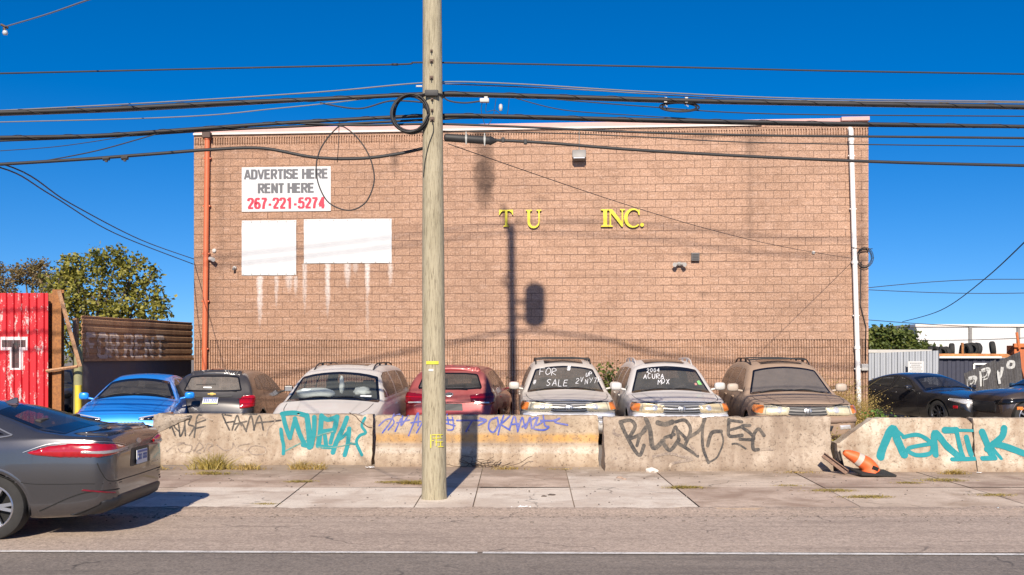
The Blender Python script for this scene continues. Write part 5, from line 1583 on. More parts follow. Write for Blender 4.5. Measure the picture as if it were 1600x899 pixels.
for v in ('left', 'right'):
    c.patch('side_window', v, [(1.38, 1.09), (1.75, 1.36), (2.05, 1.47), (2.38, 1.50), (2.42, 1.10)], g, .003, 0, .012, hole=True)
    c.patch('side_window', v, [(2.48, 1.10), (2.46, 1.50), (3.2, 1.48), (3.28, 1.13)], g, .003, 0, .012, hole=True)
    c.patch('side_window', v, [(3.35, 1.14), (3.30, 1.47), (3.62, 1.42), (3.85, 1.25), (3.78, 1.18)], g, .003, 0, .012, hole=True)
    c.line('door_gap', v, [(2.45, .3), (2.45, 1.08)], .01, M['well'], .0015)
    c.patch('door_handle', v, [(3.0, .93), (3.0, .97), (3.2, .97), (3.2, .93)], mats['paint'], .008, .02, rnd=.015)
for sx in (1, -1):
    vw = ('o', R(56), sx, 'r')
    o = c.patch('tail_lamp', vw, [(-.38, .90), (-.36, 1.02), (-.10, 1.07), (.20, 1.09), (.24, 1.02), (.12, .86), (-.1, .82), (-.22, .84)], M['redlampd'], .004, .022, rnd=.03, res=.05)
    c.patch('reversing_lamp', vw, [(-.30, .865), (-.30, .885), (-.05, .885), (-.05, .86)], M['clearlamp'], .030, rnd=.008, parent=o)
    c.line('lamp_band', vw, [(-.34, .96), (-.1, .97), (.16, .99)], .018, M['redlamp'], .030, parent=o)
c.patch('oval_badge', 'rear', [(.085 * math.cos(k * math.pi / 8), 1.035 + .042 * math.sin(k * math.pi / 8)) for k in range(16)], M['chrome'], .006, .006, rnd=0, res=.03, skirt=.003)
ob = c.patch('badge_field', 'rear', [(.068 * math.cos(k * math.pi / 8), 1.035 + .030 * math.sin(k * math.pi / 8)) for k in range(16)], simple('badge_black', (.03, .03, .03), .3), .0145, rnd=0, res=.03)
vs, fs = text_mesh('KIA', 1, 0, .02, .09)
mk('badge_letters', [c.hit('rear', -v.x if False else v.x * -1, 1.035 + v.y * .028, .019) for v in vs], fs, M['chrome'], c.root, recalc=False)
c.line('tailgate_gap', 'rear', [(-.56, .90), (-.3, .885), (.3, .885), (.56, .90)], .012, M['well'], .002)
c.patch('plate_recess', 'rear', [(-.30, .72), (-.28, .86), (.28, .86), (.30, .72)], M['black'], .003)
c.line('wiper_arm', 'rear', [(-.28, 1.165), (.05, 1.155)], .022, M['black'], .02)
c.aerial(3.7, 0, .26, .15); c.mirror(1.45, 1.14, mats['paint'], (.2, .13, .17))
c.inside(1.15, rows=(0, .85)); c.wheels((.9, 3.6), .35); c.body()

# ---- three wagons of one kind
def stroke_text(c, txt, x, z, size, mat, parent, jit=.12, seed=1, slant=.12, width=.016):
    G = {'F': [[(0, 0), (0, 1), (.7, 1.02)], [(0, .52), (.55, .55)]], 'O': [[(.35, 0), (.02, .35), (.1, .85), (.42, 1), (.72, .7), (.65, .2), (.32, 0)]], 'R': [[(0, 0), (0, 1), (.55, .95), (.6, .65), (.05, .48), (.7, 0)]],
         'S': [[(.62, .92), (.3, 1.02), (.02, .78), (.3, .52), (.58, .28), (.3, 0), (0, .1)]], 'A': [[(0, 0), (.35, 1), (.68, 0)], [(.15, .38), (.58, .40)]], 'L': [[(.05, 1), (.03, .03), (.6, 0)]], 'E': [[(.6, 1), (0, .98), (0, 0), (.62, .02)], [(0, .52), (.5, .52)]],
         'M': [[(0, 0), (.08, 1), (.38, .4), (.68, 1), (.75, 0)]], 'D': [[(.02, 0), (0, 1), (.5, .8), (.58, .35), (.02, 0)]], 'X': [[(0, 1), (.6, 0)], [(.6, 1), (0, 0)]], 'C': [[(.6, .9), (.2, 1), (.02, .5), (.2, 0), (.62, .1)]], 'U': [[(0, 1), (.02, .2), (.3, 0), (.58, .2), (.6, 1)]],
         '2': [[(0, .8), (.3, 1), (.58, .75), (.3, .35), (0, 0), (.62, .02)]], '0': [[(.3, 0), (.02, .5), (.3, 1), (.58, .5), (.3, 0)]], '4': [[(.45, 0), (.42, 1), (0, .35), (.62, .36)]], '#': [[(.15, 0), (.3, 1)], [(.45, 0), (.6, 1)], [(0, .65), (.75, .7)], [(0, .32), (.7, .36)]],
         'V': [[(0, 1), (.28, 0), (.6, 1)]], 'N': [[(0, 0), (0, 1), (.55, 0), (.6, 1)]], 'Y': [[(0, 1), (.3, .5)], [(.62, 1), (.2, 0)]], '7': [[(0, 1), (.6, 1), (.2, 0)]], 'P': [[(0, 0), (.02, 1), (.55, .9), (.5, .55), (.03, .48)]]}
    rnd = random.Random(seed); mb = MB(); cx = x; k = 0
    for ch in txt:
        if ch == ' ': cx += size * .6; continue
        dz = rnd.uniform(-jit, jit) * size
        for st in G[ch]:
            pts = [Vector((cx + (a + b * slant + rnd.uniform(-.04, .04)) * size * .95, z + dz + (b + rnd.uniform(-.04, .04)) * size)) for a, b in st]
            q = catmull(pts, 5) if len(pts) > 2 and ch in 'OSRCUD20P' else [p for i in range(len(pts) - 1) for p in [pts[i].lerp(pts[i + 1], t / 4) for t in range(4)]] + [pts[-1]]
            vs = []; fs = []; k += 1
            for i, p in enumerate(q):
                t = (q[min(i + 1, len(q) - 1)] - q[max(i - 1, 0)]);
                t = t.normalized() if t.length > 1e-6 else Vector((1, 0)); n_ = Vector((-t.y, t.x)) * width / 2 * rnd.uniform(.8, 1.15)
                vs += [c.hit('front', p.x + n_.x, p.y + n_.y, .007 + .0002 * i + .0005 * (k % 9)), c.hit('front', p.x - n_.x, p.y - n_.y, .007 + .0002 * i + .0005 * (k % 9))]
            for i in range(len(q) - 1): fs.append((2 * i, 2 * i + 1, 2 * i + 3, 2 * i + 2))
            mb.add(vs, fs)
        cx += size * .92
    return mb.build('window_writing', mat, parent or c.root, recalc=False)

def wagon(label, loc, yaw, mats, glass, lamp, dark_grille=False, strip=True, mirrorm=None, rack='bars', lampR=None):
    spec = dict(L=4.78, W=1.95, roof=1.735, sh=.065, rr=.09, er=.17, sculpt=.05, bow=.04,
        zc=[(0, .84), (.05, .90), (.14, .945), (.4, .99), (.9, 1.045), (1.18, 1.085), (1.28, 1.115), (1.98, 1.56), (2.12, 1.63), (2.4, 1.69), (3.0, 1.735), (3.9, 1.72), (4.3, 1.65), (4.42, 1.58), (4.62, 1.15), (4.7, 1.0), (4.78, .8)],
        zb=[(0, .70), (.05, .80), (.14, .86), (.5, .93), (1.1, 1.01), (2.2, 1.06), (4.0, 1.10), (4.5, 1.10), (4.65, 1.0), (4.78, .75)],
        z0=[(0, .30), (.4, .24), (4.3, .26), (4.78, .36)],
        cr=[(0, .03), (.3, .045), (1.1, .055), (1.35, .12), (2.1, .09), (2.9, .06), (4.4, .05), (4.78, .04)], wr=[(0, .63), (2.1, .63), (4.2, .64), (4.78, .72)],
        pf=[(0, .90), (.1, .94), (.3, .97), (.8, .995), (4.0, 1), (4.5, .97), (4.78, .9)])
    c = Car('estate_suv', label, loc, yaw, spec, mats, group=LOT)
    c.screen('windscreen', 'front', 1.26, 2.03, glass, pil=.075, border=.035)
    gs = mats['sideglass']
    c.screen('rear_window', 'rear', 4.60, 4.44, gs)
    for v in ('left', 'right'):
        c.patch('side_window', v, [(1.70, 1.12), (2.0, 1.35), (2.3, 1.53), (2.58, 1.55), (2.64, 1.13)], gs, .003, 0, .015, hole=True)
        c.patch('side_window', v, [(2.74, 1.13), (2.70, 1.56), (3.45, 1.56), (3.50, 1.15)], gs, .003, 0, .015, hole=True)
        c.patch('side_window', v, [(3.60, 1.15), (3.56, 1.555), (4.15, 1.52), (4.35, 1.22), (4.28, 1.16)], gs, .003, 0, .015, hole=True)
        c.line('door_gap', v, [(2.68, .32), (2.68, 1.12)], .012, M['well'], .0015)
        c.line('door_gap', v, [(1.52, .34), (1.50, .8), (1.58, 1.06)], .012, M['well'], .0015)
        c.line('door_gap', v, [(3.45, .6), (3.55, .85), (3.55, 1.13)], .012, M['well'], .0015)
        c.patch('door_handle', v, [(2.38, .94), (2.38, .985), (2.58, .99), (2.58, .945)], mats['paint'], .008, .025, rnd=.018)
        c.patch('door_handle', v, [(3.25, .96), (3.25, 1.005), (3.45, 1.01), (3.45, .965)], mats['paint'], .008, .025, rnd=.018)
        c.line('lower_cladding', v, [(1.35, .40), (2.4, .40), (3.45, .40)], .14, mats['clad'], .012)
        c.patch('quarter_trim', v, [(1.56, 1.08), (1.70, 1.20), (1.69, 1.10)], M['black'], .004, rnd=.01)
    for sx in (1, -1):
        vw = ('o', R(68), sx, 'f')
        lm = lampR if (lampR and sx < 0) else lamp
        o = c.patch('headlamp', vw, [(-.58, .700), (-.61, .86), (-.30, .885), (-.02, .90), (.10, .895), (.13, .78), (.02, .725), (-.25, .700)], lm, .004, .022, rnd=.035, res=.05)
        c.patch('indicator', vw, [(-.14, .735), (-.16, .875), (.08, .885), (.105, .80), (.0, .75)], M['amber'], .029, .003, rnd=.03, res=.05, parent=o, skirt=0)
        c.line('lamp_seal', vw, [(-.58, .715), (-.61, .86), (-.30, .885), (-.02, .90), (.10, .895), (.13, .78), (.02, .735), (-.25, .715), (-.58, .715)], .016, M['well'], .012, parent=o, smooth=False)
        c.line('lamp_divider', vw, [(-.18, .73), (-.20, .87)], .012, M['fix'], .030, parent=o)
        cc = [( -.42 + .05 * math.cos(q * math.pi / 6), .80 + .05 * math.sin(q * math.pi / 6)) for q in range(12)]
        c.patch('lamp_bowl', vw, cc, M['clearlamp'], .030, .004, rnd=0, res=.03, parent=o, skirt=0)
        c.line('bonnet_gap', 'top', [(sx * .84, 1.05), (sx * .80, .55), (sx * .70, .20), (sx * .52, .07)], .012, M['well'], .002)
        c.line('bonnet_crease', 'top', [(sx * .46, .15), (sx * .62, 1.12)], .018, mats['paint'], .007)
        c.patch('fog_lamp', 'front', [(sx * .60, .44), (sx * .58, .53), (sx * .78, .54), (sx * .80, .46)], M['clearlamp'], .008, .01, rnd=.02)
    # grille: a tapered frame, dark slots and bars, a round emblem
    zt, zb_ = .865, .69
    o = c.patch('grille', 'front', [(-.40, zb_ + .03), (-.455, zt), (.455, zt), (.40, zb_ + .03), (.30, zb_), (-.30, zb_)], M['black'], .006, rnd=.03, res=.05)
    c.line('grille_frame', 'front', [(-.30, zb_), (-.40, zb_ + .03), (-.455, zt), (-.30, zt + .008), (0, zt + .010), (.30, zt + .008), (.455, zt), (.40, zb_ + .03), (.30, zb_), (0, zb_ - .004), (-.30, zb_)], .022, M['chrome'] if not dark_grille else mats['paint'], .016, parent=o, smooth=False)
    for zz in (.735, .785, .832):
        c.line('grille_bar', 'front', [(-.41, zz + .012), (0, zz), (.41, zz + .012)], .016, M['chrome'] if not dark_grille else M['fix'], .020, parent=o)
    c.patch('emblem', 'front', [(.075 * math.cos(k * math.pi / 8), .785 + .062 * math.sin(k * math.pi / 8)) for k in range(16)], M['chrome'], .026, .006, rnd=0, res=.03, parent=o, skirt=.003)
    c.line('emblem_bars', 'front', [(-.035, .745), (-.016, .81), (0, .835)], .012, M['black'], .036, parent=o); c.line('emblem_bars', 'front', [(.035, .745), (.016, .81), (0, .835)], .012, M['black'], .036, parent=o)
    c.line('bonnet_front_gap', 'front', [(-.78, .905), (-.45, .900), (0, .905), (.45, .900), (.78, .905)], .014, M['well'], .004)
    c.patch('bumper', 'front', [(-.90, .58), (-.90, .685), (-.4, .675), (.4, .675), (.90, .685), (.90, .58), (.5, .56), (-.5, .56)], mats['bumper'], .012, .03, rnd=.03, res=.07)
    c.patch('lower_intake', 'front', [(-.42, .36), (-.48, .52), (.48, .52), (.42, .36)], M['black'], .006, .01)
    c.plate('front', 0, .50) if strip else None
    if rack: c.rails(2.35, 4.15, .60, M['black'] if rack != 'low' else mats['paint'], .075, (2.6, 3.9) if rack == 'bars' else ())
    c.patch('sunroof', 'top', [(-.42, 2.28), (-.42, 2.85), (.42, 2.85), (.42, 2.28)], M['frit'], .005, rnd=.05)
    c.line('sunroof_deflector', 'top', [(-.42, 2.24), (0, 2.20), (.42, 2.24)], .05, M['black'], .03)
    c.wipers(1.24); c.mirror(1.74, 1.17, mirrorm or mats['paint'], (.23, .13, .165), .06)
    c.inside(1.26, rows=(0, .95)); c.wheels((.93, 3.63), .36, .235); c.body()
    return c
chalk = spray('window_chalk', (.75, .75, .76), .15, (.4, .4, .4))
# left of the three
mats = {'paint': paint('dusty_silver_paint', (.55, .52, .47), .25, .36, .62, (.55, .49, .43), coat=.3), 'bumper': paint('pale_blue_silver_bumper', (.66, .69, .76), .4, .35, .2, coat=.4), 'clad': M['fix'], 'sideglass': glassmat('dusty_side_glass', (.03, .028, .026), .35, .35)}
g = glassmat('chalked_glass', (.035, .045, .043), .5, .34)
c = wagon('dusty silver wagon with FOR SALE chalked on its windscreen, a black roof rack on top', (X(889, 20.25) + .0, 20.2 + 2.39, 0), 0, mats, g, M['yellowlamp'], rack='bars')
stroke_text(c, 'FOR', -.54, 1.37, .14, chalk, None, seed=2, slant=.25, width=.010, jit=.16)
stroke_text(c, 'SALE', -.40, 1.175, .13, chalk, None, seed=3, slant=.25, width=.010, jit=.16)
stroke_text(c, '#', .06, 1.47, .11, chalk, None, seed=6)
stroke_text(c, '2VNY7P', .22, 1.20, .105, chalk, None, seed=5, slant=.25, width=.009, jit=.45)
stroke_text(c, 'UP', .45, 1.36, .08, chalk, None, seed=8, slant=.3, width=.012)
stroke_text(c, '#', -.68, 1.20, .09, chalk, None, seed=9, width=.010)
# middle
mats = {'paint': paint('silver_paint', (.60, .58, .55), .25, .34, .50, (.58, .54, .50), coat=.4), 'bumper': paint('bright_silver_bumper', (.74, .76, .82), .4, .32, .12, coat=.4), 'clad': M['fix'], 'sideglass': glassmat('dusty_side_glass_b', (.03, .028, .026), .35, .30)}
g = glassmat('clean_dark_glass', (.030, .040, .042), .45, .24)
c = wagon('silver wagon with year and model chalked on its windscreen, middle of three wagons', (X(1063, 19.75) + .02, 19.7 + 2.39, 0), 0, mats, g, simple('amber_tinted_lamp', (.62, .50, .30), .22, .25, var=.3, scale=22, coat=.7), rack='low')
stroke_text(c, '2004', -.43, 1.45, .078, chalk, None, seed=12, slant=.3, width=.009)
stroke_text(c, 'ACURA', -.52, 1.325, .096, chalk, None, seed=13, slant=.25, width=.011)
stroke_text(c, 'MDX', -.25, 1.215, .098, chalk, None, seed=14, slant=.2, width=.011)
gm = simple('green_sticker', (.22, .55, .20), .5)
c.patch('green_sticker', 'front', [(.60, 1.20), (.58, 1.27), (.64, 1.29), (.68, 1.20)], gm, .010, rnd=.01); c.patch('red_sticker', 'front', [(.52, 1.19), (.52, 1.235), (.57, 1.235), (.57, 1.19)], simple('pink_sticker', (.5, .25, .22), .5), .010, rnd=.01)
c.line('sun_band', 'front', [(-.62, 1.475), (-.3, 1.51), (0, 1.52), (.3, 1.51), (.62, 1.475)], .05, M['frit'], .006)
# right, very dusty brown
mats = {'paint': paint('dirty_brown_paint', (.28, .19, .13), .15, .6, .75, (.38, .27, .19), coat=.1), 'bumper': paint('dirty_brown_bumper', (.27, .185, .14), .2, .6, .7, (.31, .22, .165), coat=.1), 'clad': simple('brown_cladding', (.14, .10, .08), .8), 'sideglass': glassmat('dirty_side_glass', (.05, .04, .032), .2, .45, dcol=(.24, .17, .12))}
g = glassmat('dirty_windscreen', (.10, .09, .082), .25, .50, .25, dcol=(.22, .185, .16))
c = wagon('dirt covered brown wagon with a roof rack, rightmost of the three wagons', (X(1268, 19.0) + .02, 18.95 + 2.39, 0), R(-2.5), mats, g, M['yellowlamp'], dark_grille=True, strip=False, rack='bars', lampR=None, mirrorm=simple('tan_mirror_shell', (.42, .34, .27), .5))

# ---- black saloon on the drive at the right
spec = dict(L=5.04, W=1.90, roof=1.455, sh=.06, rr=.08, er=.17, sculpt=.05,
    zc=[(0, .66), (.06, .78), (.3, .87), (1.0, .96), (1.42, 1.0), (1.55, 1.03), (2.3, 1.35), (2.7, 1.445), (3.1, 1.455), (3.6, 1.39), (4.2, 1.18), (4.6, 1.14), (4.95, 1.10), (5.04, .85)],
    zb=[(0, .58), (.2, .76), (1.4, .90), (2.6, .96), (3.6, 1.02), (4.2, 1.06), (4.9, 1.02), (5.04, .8)],
    z0=[(0, .22), (.4, .19), (4.6, .2), (5.04, .28)],
    cr=[(0, .03), (1.3, .05), (1.6, .09), (2.4, .07), (3.1, .05), (5.04, .04)], wr=[(0, .56), (2.4, .55), (3.6, .55), (5.04, .65)])
mats = {'paint': paint('black_saloon_paint', (.018, .018, .021), .3, .22, .10, coat=1)}
def saloon_b(name, label, loc, yaw, mats, spec, mirrorm, group):
    c = Car(name, label, loc, yaw, spec, mats, group=group)
    o_ = spec.get('cut', 0)
    T = lambda pl: [(a - o_, b) for a, b in pl]
    g = glassmat(name + '_glass', (.015, .017, .02), .35, .08)
    c.screen('windscreen', 'front', 1.58 - o_, 2.36 - o_, g); c.screen('rear_window', 'rear', 4.12 - o_, 3.42 - o_, g)
    for v in ('left', 'right'):
        c.patch('side_window', v, T([(1.95, 1.0), (2.35, 1.24), (2.75, 1.345), (2.85, 1.35), (2.88, 1.01)]), g, .003, 0, .012, hole=True)
        c.patch('side_window', v, T([(2.95, 1.02), (2.93, 1.35), (3.4, 1.31), (3.85, 1.16), (3.85, 1.08)]), g, .003, 0, .012, hole=True)
        c.line('door_gap', v, T([(2.91, .28), (2.91, 1.0)]), .010, M['well'], .0015)
        c.line('door_gap', v, T([(1.72, .28), (1.74, .9)]), .010, M['well'], .0015)
        c.patch('door_handle', v, T([(2.6, .86), (2.6, .9), (2.8, .9), (2.8, .86)]), mats['paint'], .008, .02, rnd=.015)
        c.patch('door_handle', v, T([(3.5, .89), (3.5, .93), (3.7, .93), (3.7, .89)]), mats['paint'], .008, .02, rnd=.015)
        c.line('side_crease', v, T([(1.9, .62), (2.8, .66), (3.8, .74)]), .014, mats['paint'], .008)
    for sx in (1, -1):
        vw = ('o', R(55), sx, 'f')
        c.patch('headlamp', vw, [(-.40, .62), (-.42, .74), (-.05, .78), (.30, .80), (.32, .73), (0, .65)], M['clearlamp'] if spec['L'] > 5.0 else M['frit'], .004, .014, rnd=.02)
        c.patch('side_marker', vw, [(.12, .52), (.12, .60), (.22, .60), (.22, .52)], M['redlamp'] if spec['L'] > 5.0 else M['amber'], .008, .006, rnd=.015)
        c.patch('tail_lamp', ('o', R(50), sx, 'r'), [(-.45, .86), (-.45, .96), (0, 1.0), (.20, .98), (.15, .88)], M['redlampd'], .004, .014)
    c.patch('grille', 'front', [(-.50, .45), (-.55, .70), (.55, .70), (.50, .45)], M['black'], .006, .01)
    c.line('bonnet_gap', 'top', [(-.80, 1.3 - o_), (-.76, .5), (-.6, .2), (0, .12), (.6, .2), (.76, .5), (.80, 1.3 - o_)], .010, M['well'], .002)
    c.wipers(1.56 - o_); c.mirror(1.98 - o_, 1.03, mirrorm); c.inside(1.56 - o_, rows=(0, 1.0))
    c.wheels((spec.get('fw', 1.0), 4.05 - o_), .36, .235, 'darkalloy' if spec['L'] > 5.0 else 'alloy', 8, .03); c.body()
    return c
yw = R(17)
ctr = Vector((11.35, 28.0, 0))
c_ = saloon_b('saloon_car', 'black saloon before the grey corrugated fence', ctr, yw, mats, spec, mats['paint'], LOT)
c_.root.scale = (1, 1, .92)
spec2 = dict(spec); spec2['L'] = 4.5; spec2['roof'] = 1.50
def stretch(k): return [(a * .45 if a < .9 else (a - .5) * 4.5 / 4.54, b) for a, b in k]
for kk in ('zc', 'zb', 'z0', 'cr', 'wr'): spec2[kk] = stretch(spec[kk])
spec2['zc'] = [(a, b + (.05 if b > 1.2 else .02)) for a, b in spec2['zc']]; spec2['roof'] = 1.505; spec2['fw'] = .58; spec2['cut'] = .5
mats2 = {'paint': paint('dark_brown_saloon_paint', (.040, .028, .024), .35, .25, .16, coat=.9)}
saloon_b('saloon_car', 'dark brown saloon cut off by the right edge, chrome blue mirror showing', Vector((X(1512, 24.4) + 2.25 + .62, 24.4 + .90, 0)), R(-82), mats2, spec2, simple('bluish_mirror_shell', (.10, .20, .28), .2, .6), LOT)
# ---- the dark car tucked behind the red container
spec3 = dict(spec2)
mats3 = {'paint': paint('navy_car_paint', (.012, .016, .03), .3, .25, .15, coat=.9)}
saloon_b('saloon_car', 'dark car half hidden in the gap behind the rusty posts at the left', Vector((-13.2, 29.5, 0)), R(12), mats3, spec3, mats3['paint'], LOT)
# ---------------------------------------------------------------- utility pole
def woodmat():
    m, nt, b = newmat('weathered_pole_wood')
    g1 = noise_(nt, 9, 6, .65, stretch=(4, 4, .22)); g2 = noise_(nt, 2, 5, .6, stretch=(1.5, 1.5, .5)); g3 = noise_(nt, 40, 4, .7, stretch=(3, 3, .12))
    col = mix(nt, g1, (.24, .205, .13), (.49, .435, .31))
    col = mix(nt, ramp(nt, g2, [(.5, 0), (.7, .5)]), col, (.24, .21, .13))
    col = mix(nt, ramp(nt, g3, [(.38, .85), (.47, 0)]), col, (.11, .085, .05))
    nt.links.new(col, b.inputs["Base Color"]); b.inputs["Roughness"].default_value = .85
    bump(nt, b, math_(nt, 'ADD', g1, g3), .6, .012)
    return m
PX, PD = X(678.5, 13.04), 13.04
pole = empty('utility_pole', (PX, PD, 0), 0, 'tall weathered wooden utility pole carrying cables at the edge of the sidewalk', 'pole')
def prad(z): return .157 - (.157 - .120) * min(z, 6.4) / 6.4 - max(0, z - 6.4) * .0022
def paxis(z): return Vector((-.026 * z / 6.36 - max(0, z - 6.4) * .007, 0, z))
vs = []; fs = []; nz, na = 200, 28
for i in range(nz + 1):
    z = -.08 + 13.5 * (i / nz) ** 1.15
    for j in range(na):
        q = 2 * math.pi * j / na
        r = prad(z) * (1 + .02 * noise.noise(Vector((math.cos(q) * 2, math.sin(q) * 2, z * .8))) + .014 * noise.noise(Vector((math.cos(q) * 6, math.sin(q) * 6, z * .4))))
        if z < .15: r *= 1 + .05 * (1 - max(z, 0) / .15)
        vs.append(paxis(z) + Vector((r * math.cos(q), r * math.sin(q), 0)))
for i in range(nz):
    for j in range(na): fs.append((i * na + j, i * na + (j + 1) % na, (i + 1) * na + (j + 1) % na, (i + 1) * na + j))
fs.append(tuple(nz * na + j for j in range(na)))
mk('pole_shaft', vs, fs, woodmat(), pole, True, None, True, 50)
M['bolt'] = simple('rusty_bolt', (.09, .06, .045), .6, .5)
def onpole(px, py):
    z = Z(py, PD - .15); return z, (X(px, PD - .15) - PX)
for (px, py, s_) in ((674, 79, .02), (674, 95, .028), (674, 121, .028), (675, 155, .022), (675, 172, .022), (675, 186, .035)):
    z, dx = onpole(px, py); mb = MB(); y = -math.sqrt(max(.0001, prad(z) ** 2 - (dx - paxis(z).x) ** 2))
    c_ = Vector((dx, y - .01, z))
    mb.box(c_, (s_ * 1.6, .012, s_ * 1.6), bev=.003); mb.tube([c_, c_ + Vector((0, -.035, .0))], s_ * .45, 8)
    mb.tube([c_ + Vector((0, -.01, -s_ * .5)), c_ + Vector((0, -.045, -s_))], .006, 5)
    mb.build('bolt', M['bolt'], pole)
z, dx = onpole(675, 146)
mb = MB()
for (k, h) in ((0, .03),):
    pts = [paxis(z) + Vector(((prad(z) + .01) * math.cos(q), (prad(z) + .01) * math.sin(q), 0)) for q in [2 * math.pi * i / 24 for i in range(25)]]
    mb.tube(pts, .014, 6, False)
mb.box(paxis(z) + Vector((0, -prad(z) - .03, 0)), (.17, .06, .075), bev=.01); mb.box(paxis(z) + Vector((0, prad(z) + .03, 0)), (.17, .06, .075), bev=.01)
mb.build('cable_clamp', M['cable'], pole, True, 40)
def polepatch(name, px0, px1, py0, py1, mat, off=.004, bars=None, label=None):
    """a tag nailed round the front of the pole"""
    mb = MB()
    def cell(a0, a1, b0, b1):
        n = 5; V = []; F = []
        for i in range(n + 1):
            px = a0 + (a1 - a0) * i / n
            for py in (b0, b1):
                z, dx = onpole(px, py); ddx = dx - paxis(z).x; r = prad(z) * 1.015 + off
                ddx = max(-r * .98, min(r * .98, ddx)); V.append(Vector((dx, -math.sqrt(r * r - ddx * ddx), z)))
        for i in range(n): F.append((2 * i, 2 * i + 1, 2 * i + 3, 2 * i + 2))
        mb.add(V, F)
    if bars is None: cell(px0, px1, py0, py1)
    else:
        for c_ in bars: cell(*c_)
    o = mb.build(name, mat, pole, False)
    md = o.modifiers.new('t', 'SOLIDIFY'); md.thickness = .004; md.offset = 1
    if label: o['label'] = label
M['ytag'] = simple('yellow_tag', (.60, .54, .04), .6, var=.3)
polepatch('number_tag', 666, 685, 564.5, 569.5, M['ytag'], label='small yellow tag')
polepatch('pole_mark', 0, 0, 0, 0, M['ytag'], bars=[(672.5, 674, 679, 700), (675, 691, 679, 680.2), (676, 690, 684.2, 685.4), (680, 691, 690.2, 691.4), (684, 692, 697.8, 699), (681, 682.2, 680.5, 697), (687, 688.2, 680.5, 684), (687.5, 688.8, 691.6, 697.5), (675, 678, 687.8, 689)], label='yellow stencil numbers')
polepatch('metal_tag', 670, 677, 577, 580, M['white'])
# out of the picture at the top: transformer, arms and pins, known from the shadow on the wall
def drum(cx, cz, cy):
    mb = MB(); mb.lathe([(.0001, -.47), (.20, -.47), (.26, -.42), (.27, -.38), (.27, .36), (.26, .41), (.20, .47), (.0001, .48)], 28, Matrix.Translation((cx, cy, cz)))
    return mb
drum(.52, 11.35, 0).build('transformer', simple('transformer_grey', (.32, .33, .33), .5), pole, True, 40)
for dz in (-.30, .10):
    mb = MB(); mb.box((.2, 0, 11.35 + dz), (.34, .08, .05), bev=.01); mb.build('transformer_bracket', M['bolt'], pole)
mb = MB(); mb.tube([(-.05, 0, 12.9), (-.22, 0, 13.4), (-.30, 0, 14.0)], [.05, .045, .035], 8); mb.build('pin_support', M['bolt'], pole, True)
mb = MB(); mb.tube([(-.08, 0, 12.1), (-.26, 0, 12.15), (-.30, 0, 11.95), (-.2, 0, 11.85)], .03, 6); mb.build('hook', M['bolt'], pole, True)

# ---------------------------------------------------------------- cables (each runs from pole to pole, out of the picture on both sides)
WD = PD + .20
def wire(name, label, pts, r, mat='cable', d=WD, cat='cable', n=6, ext=True, tw=False, grp='overhead cables along the street'):
    q = [P(px, py, d if not isinstance(d, (list, tuple)) else d[i]) for i, (px, py) in enumerate(pts)]
    q = catmull(q, 8)
    if ext:
        a = (q[0] - q[4]).normalized(); e = (q[-1] - q[-5]).normalized()
        if pts[0][0] <= 0: q = [q[0] + a * 22, q[0] + a * 9] + q
        if pts[-1][0] >= 1600: q = q + [q[-1] + e * 9, q[-1] + e * 22]
    r *= 1.3; mb = MB(); mb.tube(q, r, n)
    if tw:      # lashing wire spiralling round the bundle
        L_ = 0; pts2 = []; k = 0
        for i in range(len(q) - 1):
            seg = (q[i + 1] - q[i]); m = max(1, int(seg.length / .05))
            if seg.length > 5: continue
            for j in range(m):
                p = q[i] + seg * j / m; ph = k * .55; k += 1
                pts2.append(p + Vector((0, math.cos(ph), math.sin(ph))) * (r + .004))
        if len(pts2) > 3: mb.tube(pts2, .003, 4)
    return tag(mb.build(name, M[mat], None, True), label, cat, grp)
wire('overhead_wire', 'thin topmost wire crossing the sky behind the pole', [(0, 115), (350, 107), (620, 101), (674, 98), (1000, 104), (1300, 111), (1600, 116)], .0085)
wire('overhead_wire', 'thin pale wire just above the upper thick cable', [(0, 173), (250, 160), (500, 144), (674, 129), (800, 131), (1000, 143), (1250, 154), (1600, 159)], .007, 'cablegrey')
wire('overhead_cable', 'upper thick black cable, clamped to the pole face', [(0, 176), (150, 171), (330, 162), (500, 155), (674, 147), (760, 148), (900, 152), (1150, 159), (1600, 167)], .022, tw=True)
wire('overhead_cable', 'second strand lying under the upper thick cable', [(0, 180), (200, 173), (420, 161), (560, 153), (674, 150), (830, 153), (1100, 161), (1600, 170)], .011, 'cablegrey', d=WD + .03)
wire('overhead_wire', 'thin wire between the two thick cables left of the pole', [(0, 191), (200, 186), (330, 180), (420, 171), (500, 163), (575, 154)], .006, 'cablegrey')
wire('overhead_cable', 'lower thick black cable through the coil behind the pole', [(0, 215), (150, 212), (300, 202), (450, 192), (674, 181), (800, 182), (1000, 187), (1300, 193), (1600, 198)], .019, tw=True)
wire('overhead_cable', 'thinner black cable under the lower thick cable', [(0, 220), (180, 213), (330, 204), (500, 196), (674, 187), (760, 184), (1000, 190), (1300, 196), (1600, 199)], .013, 'cable', d=WD + .02)
wire('overhead_cable', 'black cable passing just below the roof edge', [(430, 191), (560, 196), (674, 194), (800, 198), (1000, 207), (1200, 212), (1400, 214), (1600, 216)], .012)
wire('overhead_cable', 'lowest black cable dipping in front of the wall', [(0, 257), (130, 249), (250, 240), (330, 234), (410, 232), (490, 246), (560, 248), (620, 241), (674, 229)], .017)
wire('overhead_cable', 'lowest black cable running from the splice case to the right', [(770, 219), (860, 224), (1000, 235), (1200, 246), (1400, 254), (1600, 259)], .016)
wire('overhead_wire', 'thin slack wire under the roof edge at the right', [(690, 205), (850, 208), (1000, 214), (1150, 222), (1350, 226), (1600, 229)], .006)
